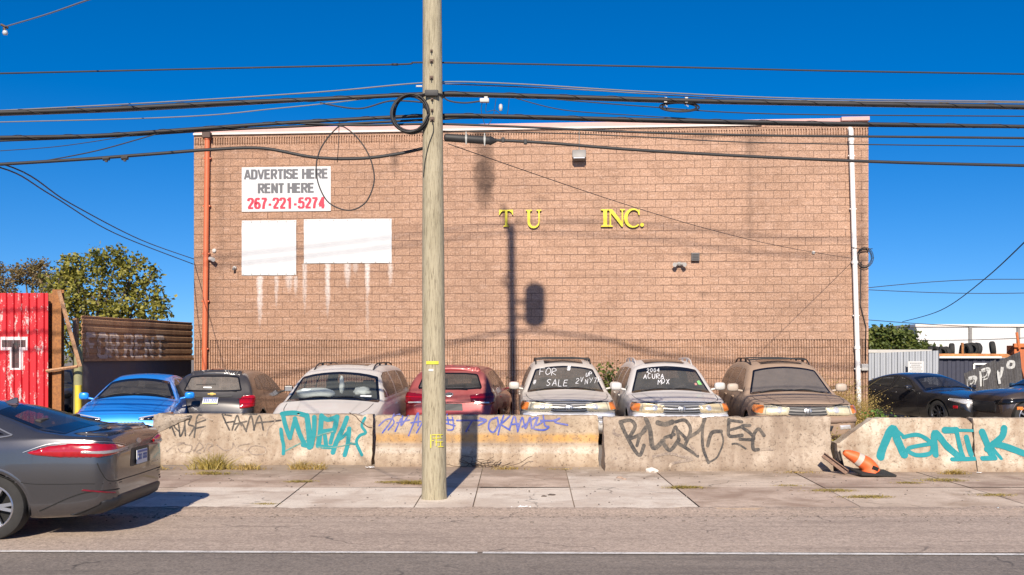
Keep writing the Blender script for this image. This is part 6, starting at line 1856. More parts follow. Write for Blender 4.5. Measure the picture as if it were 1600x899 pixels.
wire('overhead_wire', 'thin wire slanting from the lowest cable to the lower thick cable at the left', [(50, 255), (150, 236), (250, 208)], .006)
wire('overhead_wire', 'very thin wire low in the left of the sky', [(0, 236), (100, 228), (230, 208)], .004)
wire('overhead_wire', 'thin grey wire lying over the cables right of the pole', [(690, 131), (900, 140), (1100, 152), (1300, 158), (1600, 161)], .006, 'cablegrey', d=WD + .05)
wire('overhead_wire', 'thin wire slanting down right of the pole', [(800, 152), (880, 172), (1000, 181), (1120, 188)], .005)
wire('overhead_wire', 'thin wire slanting through the upper cables right of the pole', [(830, 152), (1000, 166), (1200, 178), (1600, 182)], .006)
# street crossing drops
wire('overhead_wire', 'pale wire across the top left corner, ending at a glass insulator', [(8, 42), (75, 22), (150, -4), (330, -60)], .007, 'cablegrey', d=[15, 13, 11, 7], ext=False, grp=None)
t = empty('insulator', P(6, 44, 15), 0, 'small glass insulator hanging from the pale wire at the top left', 'insulator')
mb = MB(); mb.tube([(-.04, 0, .05), (.06, 0, 0)], .018, 8); mb.tube([(.0, 0, 0), (.02, 0, -.04)], .02, 8); mb.build('clamp', M['bolt'], t)
mb = MB(); mb.lathe([(.0001, 0), (.03, -.01), (.04, -.04), (.028, -.07), (.0001, -.075)], 12, Matrix.Translation((.02, 0, -.03))); mb.build('glass_bell', M['lens'], t, True)
tag(wire('service_drop', '', [(-150, 245), (0, 262), (80, 305), (180, 365), (302, 413)], .008, d=[WD, 13.6, 17, 22, 27.5], ext=False, grp=None), 'lower of two drop wires reaching the left corner of the building', 'cable')
tag(wire('service_drop', '', [(-150, 225), (20, 262), (110, 318), (220, 375), (303, 405)], .008, d=[WD, 13.6, 17, 22, 27.5], ext=False, grp=None), 'upper of two drop wires reaching the left corner of the building', 'cable')
# drop to the white pipe
e_ = wworld(*wall(1330, 405), .16)
a_ = P(700, 225, PD + .12)
pts = [a_.lerp(e_, k / 24) - Vector((0, 0, .22 * math.sin(math.pi * k / 24))) for k in range(25)]
mb = MB(); mb.tube(pts, .006, 5); tag(mb.build('service_drop', M['cable'], None, True), 'thin drop wire from the pole to the white pipe on the wall', 'cable')
# far wires at the right
for k, (a, b_, lb) in enumerate(((450, 440, 'upper far wire in the right sky'), (453, 455, 'lower far wire in the right sky'), (500, 512, 'far wire just above the tree at the right'), (531, 522, 'far wire crossing the white building'))):
    q0 = P(1355, a, 62); q1 = P(1700, b_, 60)
    pts = [q0.lerp(q1, t_ / 10) - Vector((0, 0, .3 * math.sin(math.pi * t_ / 10) * (-1 if k == 0 else .6))) for t_ in range(11)]
    q00 = q0 + (q0 - q1).normalized() * 30
    mb = MB(); mb.tube([q00] + pts, .022, 5); tag(mb.build('overhead_wire', M['cable'], None, True), lb, 'cable', 'far wires at the right')
tag(wire('overhead_wire', '', [(1410, 503), (1470, 485), (1540, 435), (1640, 340)], .012, d=[52, 40, 30, 20], ext=False, grp=None), 'wire curving steeply up out of the right side of the sky', 'cable')
# the wires above the picture, whose shadows cross the wall
def hi(name, pts, r, lb):
    q = catmull([Vector((a, PD + .1, b)) for a, b in pts], 6); mb = MB(); mb.tube(q, r, 6); tag(mb.build(name, M['cable'], None, True), lb, 'cable', 'cables above the picture')

hi('overhead_cable', [(-26, 8.4), (-9.4, 9.55), (-3, 10.35), (-1.0, 10.62), (1.2, 10.35), (5.5, 9.5), (24, 8.2)], .030, 'thick cable overhead whose shadow sags across the ribbed lower wall')
hi('overhead_wire', [(-26, 12.1), (-8.2, 13.0), (-4.2, 13.25), (-1.1, 13.45), (2.3, 13.25), (7.9, 12.55), (24, 11.6)], .018, 'uppermost wire overhead, casting the higher faint line on the white panels')
hi('overhead_wire', [(-26, 11.8), (-8.2, 12.75), (-4.2, 13.0), (-1.1, 13.2), (2.3, 12.9), (7.9, 12.1), (24, 11.2)], .018, 'second wire overhead, casting the lower faint line on the white panels')
for z, hl in ((8.65, 'highest of three cables overhead shading the red gate'), (8.15, 'middle of three cables overhead shading the red gate'), (7.75, 'lowest of three cables overhead shading the red gate')): hi('overhead_cable', [(-26, z - .3), (-14, z - .02), (-8, z + .25), (-1.0, z + .9), (6, z + .2), (24, z - .2)], .026, hl)

# coil of spare cable strapped to the cables left of the pole
rnd = random.Random(4)
mb = MB(); c0 = P(641, 178, PD - .12); pts = []
for k in range(6 * 28 + 1):
    q = 2 * math.pi * k / 28; j = k // 28
    rr = .228 + .012 * math.sin(j * 2.3) + .010 * math.sin(q * 2 + j)
    pts.append(c0 + Vector((rr * math.cos(q) * .98, -.05 + .020 * j + .01 * math.sin(q * 3 + j), rr * 1.04 * math.sin(q))))
mb.tube(pts, .0125, 6)
tag(mb.build('cable_coil', M['cable'], None, True), 'round coil of thick black cable hanging left of the pole top', 'cable')
# big thin loop
mb = MB(); e = [(530, 197), (515, 212), (500, 235), (494, 262), (499, 292), (515, 318), (545, 329), (570, 318), (583, 292), (584, 268), (575, 240), (558, 215), (540, 200), (530, 197)]
mb.tube(catmull([P(a, b, WD - .02) for a, b in e], 5), .0095, 6)
mb.tube([P(530, 190, WD), P(529, 225, WD - .03), P(527, 254, WD - .02)], .005, 5)
tag(mb.build('cable_loop', M['cable'], None, True), 'egg shaped loop of thin black cable hanging before the rental sign', 'cable')
# splice case right of the pole
t = empty('splice_case', P(694, 217, WD), 0, 'black tubular splice case on the cable right of the pole', 'splice case')
p0 = P(694, 215, WD) - P(694, 217, WD); p1 = P(766, 220, WD) - P(694, 217, WD); p2 = P(776, 220, WD) - P(694, 217, WD)
mb = MB(); mb.tube([p0, p0.lerp(p1, .03), p0.lerp(p1, .97), p1, p2], [.03, .052, .052, .062, .02], 16); mb.build('case_tube', M['cable'], t, True, 40)
for f_ in (.48, .88):
    mb = MB(); c_ = p0.lerp(p1, f_); mb.tube([c_ - Vector((.012, 0, 0)), c_ + Vector((.012, 0, 0))], .060, 14); mb.tube([c_ + Vector((0, -.05, -.08)), c_ + Vector((0, -.06, .08))], .008, 6); mb.build('strap', simple('pale_strap', (.4, .4, .38), .5), t, True, 40)
for (px, py, lb) in ((786, 220, 'small black clip just right of the splice case'), (821, 223, 'small black clip farther right of the splice case')):
    mb = MB(); mb.box(P(px, py - 1, WD - .01), (.045, .05, .065), bev=.01); tag(mb.build('cable_clip', M['cable']), lb, 'clip')
# hardware on the upper cable
t = empty('cable_tap', P(757, 158, WD), 0, 'small grey tap with looping thin wires hanging right of the pole', 'tap')
mb = MB(); mb.box((0, -.02, 0), (.12, .07, .05), bev=.012); mb.box((.02, -.02, .035), (.05, .05, .03), bev=.01); mb.build('tap_body', M['fixw'], t, True, 40)
mb = MB()
for (a, b_, s_) in ((-.03, .03, .42), (.03, .20, .22)): mb.tube(catmull([Vector((a, 0, -.02)), Vector((a - .01, 0, -.14)), Vector(((a + b_) / 2 + .02, 0, -s_ + .1)), Vector((b_ + .08, 0, -.2)), Vector((b_ + .12, 0, .03))], 5), .004, 5)
mb.build('tap_wire', M['cable'], t, True)
mb = MB(); mb.lathe([(.0001, .05), (.02, .04), (.026, 0), (.018, -.04), (.0001, -.045)], 10, Matrix.Translation((.21, -.01, -.09))); mb.build('tap_cap', M['fixw'], t, True)
wire('overhead_wire', 'slack black lead from the pole to the small grey tap', [(690, 146), (700, 157), (725, 161), (753, 158)], .008, ext=False)
wire('overhead_wire', 'slack black lead left of the pole above the coil', [(500, 161), (560, 170), (610, 158), (660, 160)], .008, ext=False)
# snowshoe on the cable
t = empty('cable_snowshoe', P(1058, 165, WD), 0, 'flat oval cable snowshoe hanging under the upper cable at the right', 'snowshoe')
for (nm, k, rr) in (('frame', 1.0, .011), ('cable_turn', .86, .013)):
    mb = MB()
    ring = [Vector((.255 * k * math.cos(q) + .03, .10 * k * math.sin(q), .085 * k * math.sin(q) - .02)) for q in [2 * math.pi * i / 28 for i in range(29)]]
    mb.tube(ring, rr, 6, False); mb.build(nm, M['cable'], t, True)
for xx in (-.15, .12):
    mb = MB(); mb.box((xx, 0, .07), (.04, .03, .07), bev=.006); mb.tube([(xx, -.12, -.04), (xx, .12, .04)], .008, 5); mb.build('bracket', M['fixw'], t)
for (px, py, lb) in ((608, 138, 'white marker on the thin wire left of the pole'), ):
    mb = MB(); mb.box(P(655, 135, WD), (.08, .02, .02), bev=.005); tag(mb.build('cable_marker', M['fixw']), 'small pale marker on the wire close to the left of the pole', 'marker')
mb = MB(); mb.tube([P(612, 101, WD), P(622, 101, WD)], .016, 8); tag(mb.build('cable_sleeve', M['cable'], None, True), 'dark sleeve on the topmost wire left of the pole', 'sleeve')
for (px, py, lb) in ((166, 248, 'left one of two clamps on the lowest cable at the left'), (195, 247, 'right one of two clamps on the lowest cable at the left')):
    mb = MB(); mb.tube([P(px - 5, py + .6, WD), P(px + 5, py, WD)], .026, 8); mb.box(P(px, py + 3, WD), (.03, .03, .04)); tag(mb.build('cable_clamp', M['cable'], None, True, 40), lb, 'clamp')
# ground lead down the pole
mb = MB(); pts = []
for k in range(40):
    z = 4.6 - 2.9 * k / 39; a = -.45 + .25 * math.sin(k * .15) - 1.5 * min(1, k / 20)
    r = prad(z) * 1.015 + .006
    if k < 8: pts.append(Vector((PX, PD, 0)) + paxis(z) + Vector((.03 - .012 * k, -r, 0)))
for (px, py) in ((676, 190), (677, 205), (670, 225), (664, 250), (661, 275)):
    z, dx = onpole(px, py); r = prad(z) * 1.02 + .006; ddx = max(-r * .97, min(r * .97, dx - paxis(z).x)); 
    pts = pts if len(pts) and px != 676 else []
    pts.append(Vector((PX + paxis(z).x + ddx, PD - math.sqrt(r * r - ddx * ddx), z)))
mb.tube(catmull(pts, 5), .007, 5)
o = mb.build('ground_lead', M['cable'], None, True); o.parent = pole; o.location = -pole.location
# ---------------------------------------------------------------- left side: red gate sheet, rusty frame, long corrugated fence
def rustmat(name, c1, c2, c3, sc=3):
    m, nt, b = newmat(name)
    n1 = noise_(nt, sc, 6, .7, dist=.5); n2 = noise_(nt, 25, 5, .75); n3 = noise_(nt, 1.5, 5, .6, stretch=(2, 2, .3))
    col = mix(nt, n1, c1, c2); col = mix(nt, ramp(nt, n2, [(.42, .6), (.56, 0)]), col, c3); col = mix(nt, ramp(nt, n3, [(.5, 0), (.65, .6)]), col, c3)
    nt.links.new(col, b.inputs["Base Color"]); b.inputs["Roughness"].default_value = .8; bump(nt, b, n2, .3, .006); return m
M['rust'] = rustmat('rusty_steel', (.26, .10, .03), (.40, .17, .05), (.13, .055, .025))
M['rustd'] = rustmat('dark_rust_sheet', (.42, .22, .11), (.56, .34, .19), (.22, .11, .06))
def peel(name, c, bare, amt):
    m, nt, b = newmat(name)
    n1 = noise_(nt, 7, 7, .75, stretch=(1, 1, .35)); n2 = noise_(nt, 30, 5, .7)
    f = ramp(nt, math_(nt, 'ADD', math_(nt, 'MULTIPLY', n1, .75), math_(nt, 'MULTIPLY', n2, .25)), [(.56 - amt * .1, 0), (.60 - amt * .1, 1)])
    nt.links.new(mix(nt, f, mix(nt, n2, tuple(x * .8 for x in c), c), bare), b.inputs["Base Color"]); b.inputs["Roughness"].default_value = .55; return m
M['redsheet'] = peel('red_painted_sheet', (.55, .008, .018), (.58, .42, .40), .1)
def corr_sheet(name, A, B, z0, z1, pitch, dep, mat, parent, vertical=True, th=.02, z1b=None, trap=True):
    """corrugated sheet from ground point A to B; ribs vertical or level"""
    A = Vector(A); B = Vector(B); u = (B - A).normalized(); n = Vector((u.y, -u.x, 0)); L_ = (B - A).length
    z1b = z1 if z1b is None else z1b
    vs = []; fs = []
    if vertical:
        k = int(L_ / pitch); prof = []
        for i in range(k):
            s_ = i * L_ / k; p = L_ / k
            prof += [(s_, 0), (s_ + p * .38, 0), (s_ + p * .5, dep), (s_ + p * .88, dep)]
        prof.append((L_, 0))
        for (s_, d) in prof:
            zt = z1 + (z1b - z1) * s_ / L_
            for z in (z0, zt): vs.append(A + u * s_ - n * d + Vector((0, 0, z)))
            for z in (zt, z0): vs.append(A + u * s_ - n * (d + th) + Vector((0, 0, z)))
        for i in range(len(prof) - 1):
            for j in range(4): fs.append((4 * i + j, 4 * i + (j + 1) % 4, 4 * i + 4 + (j + 1) % 4, 4 * i + 4 + j))
        fs += [(0, 1, 2, 3), tuple(len(prof) * 4 - 4 + j for j in range(4))]
    else:
        k = max(1, int(round((z1 - z0) / pitch))); p = (z1 - z0) / k; prof = []
        for i in range(k): prof += [(z0 + i * p, 0), (z0 + i * p + p * .42, 0), (z0 + i * p + p * .56, dep), (z0 + i * p + p * .86, dep)]
        prof.append((z1, 0)); nL = 40
        for q in range(nL + 1):
            s_ = L_ * q / nL; wob = .02 * noise.noise(Vector((s_ * .8, z0, 3)))
            for (z, d) in prof: vs.append(A + u * s_ - n * (d + wob) + Vector((0, 0, z + wob * .6)))
        m = len(prof)
        for q in range(nL):
            for j in range(m - 1): fs.append((q * m + j, (q + 1) * m + j, (q + 1) * m + j + 1, q * m + j + 1))
    o = mk(name, vs, fs, mat, parent, False)
    if not vertical:
        md = o.modifiers.new('t', 'SOLIDIFY'); md.thickness = th; md.offset = -1
    return o, BVHTree.FromPolygons(vs, fs), (A, u, n)
def sheet_paint(name, bv, fr, sets, mat, parent, off=.004):
    """paint strokes (s, z, width) rayed onto a sheet along its normal"""
    A, u, n = fr; mb = MB(); k = 0
    for pts, wd in sets:
        k += 1
        q = []
        for i in range(len(pts) - 1):
            a, b_ = Vector(pts[i]), Vector(pts[i + 1]); m = max(2, int((b_ - a).length / .02))
            q += [a.lerp(b_, t / m) for t in range(m)]
        q.append(Vector(pts[-1])); V = []; F = []
        for i, p in enumerate(q):
            t = (q[min(i + 1, len(q) - 1)] - q[max(i - 1, 0)]).normalized(); nr = Vector((-t.y, t.x)) * wd / 2
            ns = 26
            for j in range(ns + 1):
                s_, z = p.x + nr.x * (1 - 2 * j / ns), p.y + nr.y * (1 - 2 * j / ns)
                o = A + u * s_ + n * 1 + Vector((0, 0, z)); h, hn, ii, dd = bv.ray_cast(o, -n)
                if h is None: h = A + u * s_ + Vector((0, 0, z))
                V.append(h + n * (off + .0006 * k))
        w_ = 27
        for i in range(len(q) - 1):
            for j in range(w_ - 1):
                F.append((w_ * i + j, w_ * i + j + 1, w_ * i + w_ + j + 1, w_ * i + w_ + j))
        mb.add(V, F)
    return mb.build(name, mat, parent, recalc=False)

d = 22.9
root = empty('red_gate', (0, 0, 0), 0, 'tall red corrugated sheet gate with a black letter outlined in white', 'gate')
A = (-17.5, d + .1, 0); B = (X(75, d), d, 0)
o, bv, fr = corr_sheet('corrugated_sheet', A, B, .25, 3.21, .166, .045, M['redsheet'], root)
A_, u_, n_ = fr
def rp(px, py): return ((X(px, d) - A_.x) / u_.x, Z(py, d))
def rows_(lst): return [([rp(*p) for p in pts], w_) for pts, w_ in lst]
M['letterblack'] = spray('letter_black', (.03, .03, .032), .25, (.4, .1, .1)); M['letterwhite'] = spray('letter_white', (.72, .70, .70), .3, (.6, .1, .1))
sheet_paint('letter_outline', bv, fr, rows_([([(-1, 537), (43, 537)], .30), ([(24, 530), (24, 578)], .30)]), M['letterwhite'], root, .006)
sheet_paint('painted_letter', bv, fr, rows_([([(1, 537), (40, 537)], .16), ([(24, 537), (24, 575)], .17)]), M['letterblack'], root, .014)
sheet_paint('letter_outline', bv, fr, rows_([([(-52, 537), (-12, 537)], .30), ([(-50, 530), (-50, 578)], .30), ([(-52, 572), (-12, 572)], .30)]), M['letterwhite'], root, .006)
sheet_paint('painted_letter', bv, fr, rows_([([(-49, 537), (-15, 537)], .16), ([(-50, 537), (-50, 575)], .17), ([(-49, 572), (-15, 572)], .16)]), M['letterblack'], root, .014)
for z in (.5, 1.7, 3.0):
    mb = MB(); a = Vector(A); b_ = Vector(B); mb.tube([a + Vector((0, .12, z)), b_ + Vector((0, .12, z))], .035, 4); mb.build('cross_rail', M['rust'], root)
fr_ = empty('rusty_frame', (X(88, d), d + .1, 0), 0, 'rusty steel frame of tall posts and a slanting brace beside the red gate', 'frame')
def loc_(px, py, dd): return P(px, py, dd) - fr_.location
for (px, w_, dy, top) in ((88, .20, .1, 452), (77, .12, .35, 457)):
    mb = MB(); x = X(px, d + dy) - fr_.location.x; zt = Z(top, d)
    mb.box((x, dy - .07, zt / 2), (w_, .02, zt)); mb.box((x, dy, zt / 2), (.02, .12, zt - .004)); mb.box((x, dy + .07, zt / 2), (w_, .02, zt)); mb.build('post', M['rust'], fr_)
mb = MB(); mb.tube([loc_(92, 455, d), loc_(125, 573, d)], .045, 4); mb.build('brace', M['rustd'], fr_)
mb = MB(); mb.tube([loc_(72, 580, d), loc_(121, 573, d)], .035, 4); mb.build('cross_rail', M['rustd'], fr_)
mb = MB(); mb.tube([loc_(80, 490, d + .3), loc_(118, 560, d + .5), loc_(112, 640, d + .5)], .02, 6); mb.build('hanging_strap', M['black'], fr_, True)
t = empty('gate_post', (X(122, 23.2), 23.2, 0), 0, 'greenish wooden post with a yellow painted foot beside the rusty frame', 'post')
mb = MB(); mb.tube([(0, 0, 0), (0.01, 0, Z(542, 23.2))], [.105, .095], 14); mb.build('post_shaft', simple('green_grey_wood', (.24, .23, .12), .85, var=.3), t, True, 40)
mb = MB(); mb.tube([(0.03, -.06, 0), (.03, -.06, Z(602, 23.2))], .075, 14); mb.build('yellow_sleeve', simple('yellow_sleeve', (.58, .46, .04), .6, var=.25), t, True, 40)

# corrugated fence FOR RENT
A = Vector((X(128, 24.4), 24.4, 0)); B = Vector((X(300, 29.7), 29.7, 0))
root = empty('sheet_fence', A, 0, 'long fence of rusty corrugated sheet over black panels with faded FOR RENT lettering', 'fence')
def rel(o): o.location = -A; return o
o, bv, fr = corr_sheet('rusty_sheet', A, B, 1.70, 2.76, .175, .026, M['rustd'], root, vertical=False); rel(o)
L_ = (B - A).length
mb = MB(); u = fr[1]; nn = fr[2]
mb.box((A + B) / 2 + Vector((0, 0, .84)) - nn * .06, (L_, .08, 1.70), rz=math.atan2(u.y, u.x)); 
rel(mb.build('black_panel', rustmat('black_panel_paint', (.085, .085, .11), (.13, .13, .16), (.15, .12, .11)), root))
mb = MB(); mb.box((A + B) / 2 + Vector((0, 0, 1.70)) + nn * .01, (L_, .10, .06), rz=math.atan2(u.y, u.x)); rel(mb.build('rail', M['rustd'], root))
for k in range(6):
    mb = MB(); q = A.lerp(B, k / 5); mb.box(q + Vector((0, 0, 1.35)) - nn * .16, (.1, .1, 2.7), rz=math.atan2(u.y, u.x)); rel(mb.build('post', M['rustd'], root))
def fenceuv(px, py):
    D = Vector(((px - 800) / FOC, 1, (HOR - py) / FOC)); O = Vector((0, 0, EYE)); t = (A - O).dot(nn) / D.dot(nn); p = O + D * t
    return (p - A).dot(u), p.z
LET = {'F': [[(0, 0), (0, 1), (.62, 1)], [(0, .52), (.5, .52)]], 'O': [[(.12, 0), (0, .15), (0, .85), (.12, 1), (.5, 1), (.62, .85), (.62, .15), (.5, 0), (.12, 0)]], 'R': [[(0, 0), (0, 1), (.5, 1), (.62, .85), (.62, .6), (.5, .48), (0, .48)], [(.35, .48), (.65, 0)]],
       'E': [[(.62, 1), (0, 1), (0, 0), (.62, 0)], [(0, .52), (.5, .52)]], 'N': [[(0, 0), (0, 1), (.6, 0), (.6, 1)]], 'T': [[(0, 1), (.7, 1)], [(.35, 1), (.35, 0)]]}
sets = []
cells = [('F', 136, 149), ('O', 154, 166), ('R', 171, 183), ('R', 194, 206), ('E', 211, 222), ('N', 227, 238), ('T', 243, 254)]
for ch, a, b_ in cells:
    for st in LET[ch]:
        pts = []
        for (x_, z_) in st:
            px = a + (b_ - a) * x_ / .65; py = 559 - (559 - (523 + (a - 136) * .04)) * z_
            pts.append(fenceuv(px, py))
        sets.append((pts, .13))
rel(sheet_paint('faded_lettering', bv, fr, sets, peel('faded_white_letters', (.58, .47, .40), (.40, .24, .14), .5), root, .030))

# ---------------------------------------------------------------- right side
def gal():
    m, nt, b = newmat('galvanised_sheet')
    n1 = noise_(nt, 2.5, 6, .7, stretch=(2, 2, .25)); n2 = noise_(nt, 20, 4, .6)
    col = mix(nt, n1, (.22, .24, .27), (.40, .42, .46)); col = mix(nt, ramp(nt, n1, [(.62, 0), (.75, .5)]), col, (.30, .20, .13))
    nt.links.new(col, b.inputs["Base Color"]); b.inputs["Metallic"].default_value = .25; b.inputs["Roughness"].default_value = .55; return m
M['gal'] = gal()
dd = 32.5
root = empty('sheet_fence', (X(1345, dd), dd, 0), 0, 'grey galvanised corrugated fence behind the black saloon', 'fence')
o, bv, fr = corr_sheet('corrugated_sheet', (X(1340, dd), dd, 0), (X(1455, dd), dd - .6, 0), 0, Z(553, dd), .17, .05, M['gal'], root, z1b=Z(548, dd)); o.location = -root.location
mb = MB(); mb.box((X(1400, dd) - root.location.x, .18, Z(549, dd)), (2.4, .06, .10)); mb.build('top_rail', M['fixw'], root)
t = empty('fence_sign', P(1431, 575, dd - .62), 0, 'small white sign with lines of black print on the grey fence', 'sign')
sw_, sh_ = X(1443, dd) - X(1419, dd), Z(565, dd) - Z(585, dd)
mb = MB(); mb.box((0, 0, 0), (sw_, .015, sh_), bev=.003); mb.build('sign_board', M['panel'], t)
mb = MB()
for k in range(6):
    w_ = sw_ * (.78, .6, .82, .55, .8, .7)[k]; zz = sh_ * (.36 - k * .15)
    x_ = -w_ / 2; rr = random.Random(k)
    while x_ < w_ / 2 - .02:
        l_ = rr.uniform(.02, .06); mb.box((x_ + l_ / 2, -.0095, zz), (l_ * .8, .003, .022)); x_ += l_
mb.build('small_print', M['signgrey'], t)
# dark box container with a pale roof edge
dd = 34.5; X0, X1 = X(1455, dd), X(1640, dd)
t = empty('dark_container', ((X0 + X1) / 2, dd, 0), 0, 'dark navy metal container with a pale roof edge behind the black saloon', 'container')
zt = Z(560, dd); wd_ = X1 - X0
mb = MB()
o, bv, fr = corr_sheet('container_wall', (X0, dd, 0), (X1, dd, 0), 0, zt, .28, .03, simple('navy_container', (.035, .038, .062), .6, var=.2), t); o.location = -t.location
mb = MB(); mb.box((0, 1.3, zt / 2), (wd_, 2.4, zt - .01)); mb.build('container_body', simple('navy_container_b', (.03, .032, .05), .7), t)
mb = MB(); mb.box((-wd_ / 2 + (X(1562, dd) - X0) / 2, 1.15, zt + .03), (X(1562, dd) - X0, 2.6, .06), bev=.01); mb.build('roof_edge', M['white'], t)
mb = MB(); a = X(1521, dd) - t.location.x; b_ = X(1552, dd) - t.location.x; z0, z1 = Z(583, dd), Z(569, dd)
for (c_, s_) in (((a + b_) / 2, 1),): mb.box(((a + b_) / 2, -.04, z1), (b_ - a, .04, .06)); mb.box((a, -.04, (z0 + z1) / 2), (.06, .038, z1 - z0)); mb.box((b_, -.04, (z0 + z1) / 2), (.06, .038, z1 - z0))
mb.build('hatch_frame', M['white'], t)
# orange-brown beam with tyres behind it
dd = 35.8
t = empty('steel_rack', (X(1520, dd), dd, 0), 0, 'long orange brown steel rack holding old tyres above the container', 'rack')
zb_ = Z(556, dd)
mb = MB(); mb.box((0, -.35, zb_), (X(1590, dd) - X(1450, dd), .08, .14), bev=.01); mb.box((0, .3, zb_ - .12), (X(1590, dd) - X(1450, dd), 1.2, .05)); mb.build('beam', rustmat('orange_rust', (.50, .19, .06), (.58, .27, .10), (.25, .11, .05)), t)
for px in (1452, 1498, 1575):
    mb = MB(); zz = Z(536 if px == 1498 else 560, dd); mb.box((X(px, dd) - t.location.x, -.28, zz / 2), (.07, .07, zz)); mb.build('upright', M['rust'], t)
first = None
for k, (px, ty) in enumerate(((1456, 545), (1463, 545), (1472, 545), (1479, 545), (1488, 540), (1504, 542), (1512, 540), (1520, 539), (1527, 539), (1552, 537))):
    lb = ['leftmost tyre on the rusty rack', 'second tyre from the left on the rack', 'third tyre from the left on the rack', 'fourth tyre from the left on the rack', 'fifth tyre, just left of the tall upright', 'first tyre right of the tall upright', 'second tyre right of the tall upright', 'third tyre right of the tall upright', 'fourth tyre right of the tall upright', 'lone tyre standing apart near the right end of the rack'][k]
    
    if first is None:
        mb = MB(); Mx = Matrix.Rotation(math.pi / 2, 4, 'Y')
        mb.lathe([(.17, -.07), (.19, -.10), (.27, -.10), (.30, -.06), (.30, .06), (.27, .10), (.19, .10), (.17, .07), (.17, -.07)], 24, Mx)
        first = mb.build('tyre', M['rubber'], None, True, 40); o = first
    else:
        o = first.copy(); COL.objects.link(o)
    o.location = (X(px, dd), dd + .05, Z(ty, dd) - .16); o.rotation_euler = (0, (k % 3 - 1) * .12, (-.5, .3, .9, .2, -.3)[k % 5]); o.scale = (.8, .8, .8)
    tag(o, lb, 'tyre', 'old tyres on the rack')
# white building far behind
dd = 92; x0, x1 = X(1432, dd), X(1720, dd)
t = empty('white_building', ((x0 + x1) / 2, dd, 0), 0, 'low white painted building far behind the tyre rack', 'building')
zt = Z(511, dd); W_ = x1 - x0
wm, nt, b = newmat('white_block_wall'); 
tc = nt.nodes.new("ShaderNodeTexCoord"); sp = nt.nodes.new("ShaderNodeSeparateXYZ"); nt.links.new(tc.outputs["Object"], sp.inputs[0]); cb = nt.nodes.new("ShaderNodeCombineXYZ")
nt.links.new(sp.outputs[0], cb.inputs[0]); nt.links.new(sp.outputs[2], cb.inputs[1])
br = nt.nodes.new("ShaderNodeTexBrick"); nt.links.new(cb.outputs[0], br.inputs["Vector"]); br.inputs["Scale"].default_value = 1; br.inputs["Brick Width"].default_value = .8; br.inputs["Row Height"].default_value = .4; br.inputs["Mortar Size"].default_value = .02
br.inputs["Color1"].default_value = (.52, .51, .50, 1); br.inputs["Color2"].default_value = (.60, .59, .58, 1); br.inputs["Mortar"].default_value = (.5, .5, .5, 1)
nt.links.new(mix(nt, ramp(nt, noise_(nt, .3, 4), [(.5, 0), (.7, .3)]), br.outputs["Color"], (.55, .54, .52)), b.inputs["Base Color"]); b.inputs["Roughness"].default_value = .8
mb = MB(); mb.box((0, 8, zt / 2), (W_, 16, zt)); mb.build('wall', wm, t)
mb = MB(); mb.box((0, 8, zt + .12), (W_ + .3, 16.3, .24), bev=.03); mb.build('roof', M['flash'], t)
for px in (1515, 1590):
    mb = MB(); mb.box((X(px, dd) - t.location.x, -.12, zt / 2), (.25, .2, zt)); mb.build('downpipe', M['fix'], t)
for (a, c_, y0, y1) in ():
    fz0, fz1 = Z(y1, dd), Z(y0, dd); xa, xb = X(a, dd) - t.location.x, X(c_, dd) - t.location.x
    mb = MB(); mb.box(((xa + xb) / 2, -.05, (fz0 + fz1) / 2), (xb - xa + .3, .1, fz1 - fz0 + .3)); w_ = mb.build('window', M['fixw'], t)
    mb = MB(); mb.box(((xa + xb) / 2, -.11, (fz0 + fz1) / 2), (xb - xa, .04, fz1 - fz0)); mb.build('pane', M['frit'], w_)
# leaning dark sheets with graffiti
dd = 29.5
root = empty('leaning_sheets', (X(1550, dd), dd, 0), 0, 'dark corrugated sheets leaning at an angle with pale graffiti letters', 'metal sheets')
dk = rustmat('dark_sheet', (.060, .058, .060), (.115, .11, .11), (.035, .03, .03))
def quad_sheet(p0, p1, p2, p3, n, mat, name, amp=.03):
    """ribbed sheet: bottom edge p0-p1, top edge p3-p2"""
    vs = []; fs = []
    for i in range(4 * n + 1):
        u = i / (4 * n); k = (0, 0, 1, 1)[i % 4]
        a = p0.lerp(p1, u); b_ = p3.lerp(p2, u); off = Vector((0, -amp * k, 0))
        vs += [a + off, b_ + off, b_ + off + Vector((0, .02, 0)), a + off + Vector((0, .02, 0))]
    for i in range(4 * n):
        for j in range(4): fs.append((4 * i + j, 4 * i + (j + 1) % 4, 4 * i + 4 + (j + 1) % 4, 4 * i + 4 + j))
    fs += [(0, 1, 2, 3), tuple(16 * n + j for j in range(4))]
    o = mk(name, vs, fs, mat, root); o.location = -root.location; return BVHTree.FromPolygons(vs, fs)
bv1 = quad_sheet(P(1516, 640, dd), P(1562, 620, dd + .1), P(1556, 562, dd + .1), P(1506, 584, dd), 7, dk, 'corrugated_sheet')
bv2 = quad_sheet(P(1562, 640, dd + .3), P(1600, 618, dd + .35), P(1594, 549, dd + .35), P(1553, 568, dd + .3), 5, dk, 'corrugated_sheet')
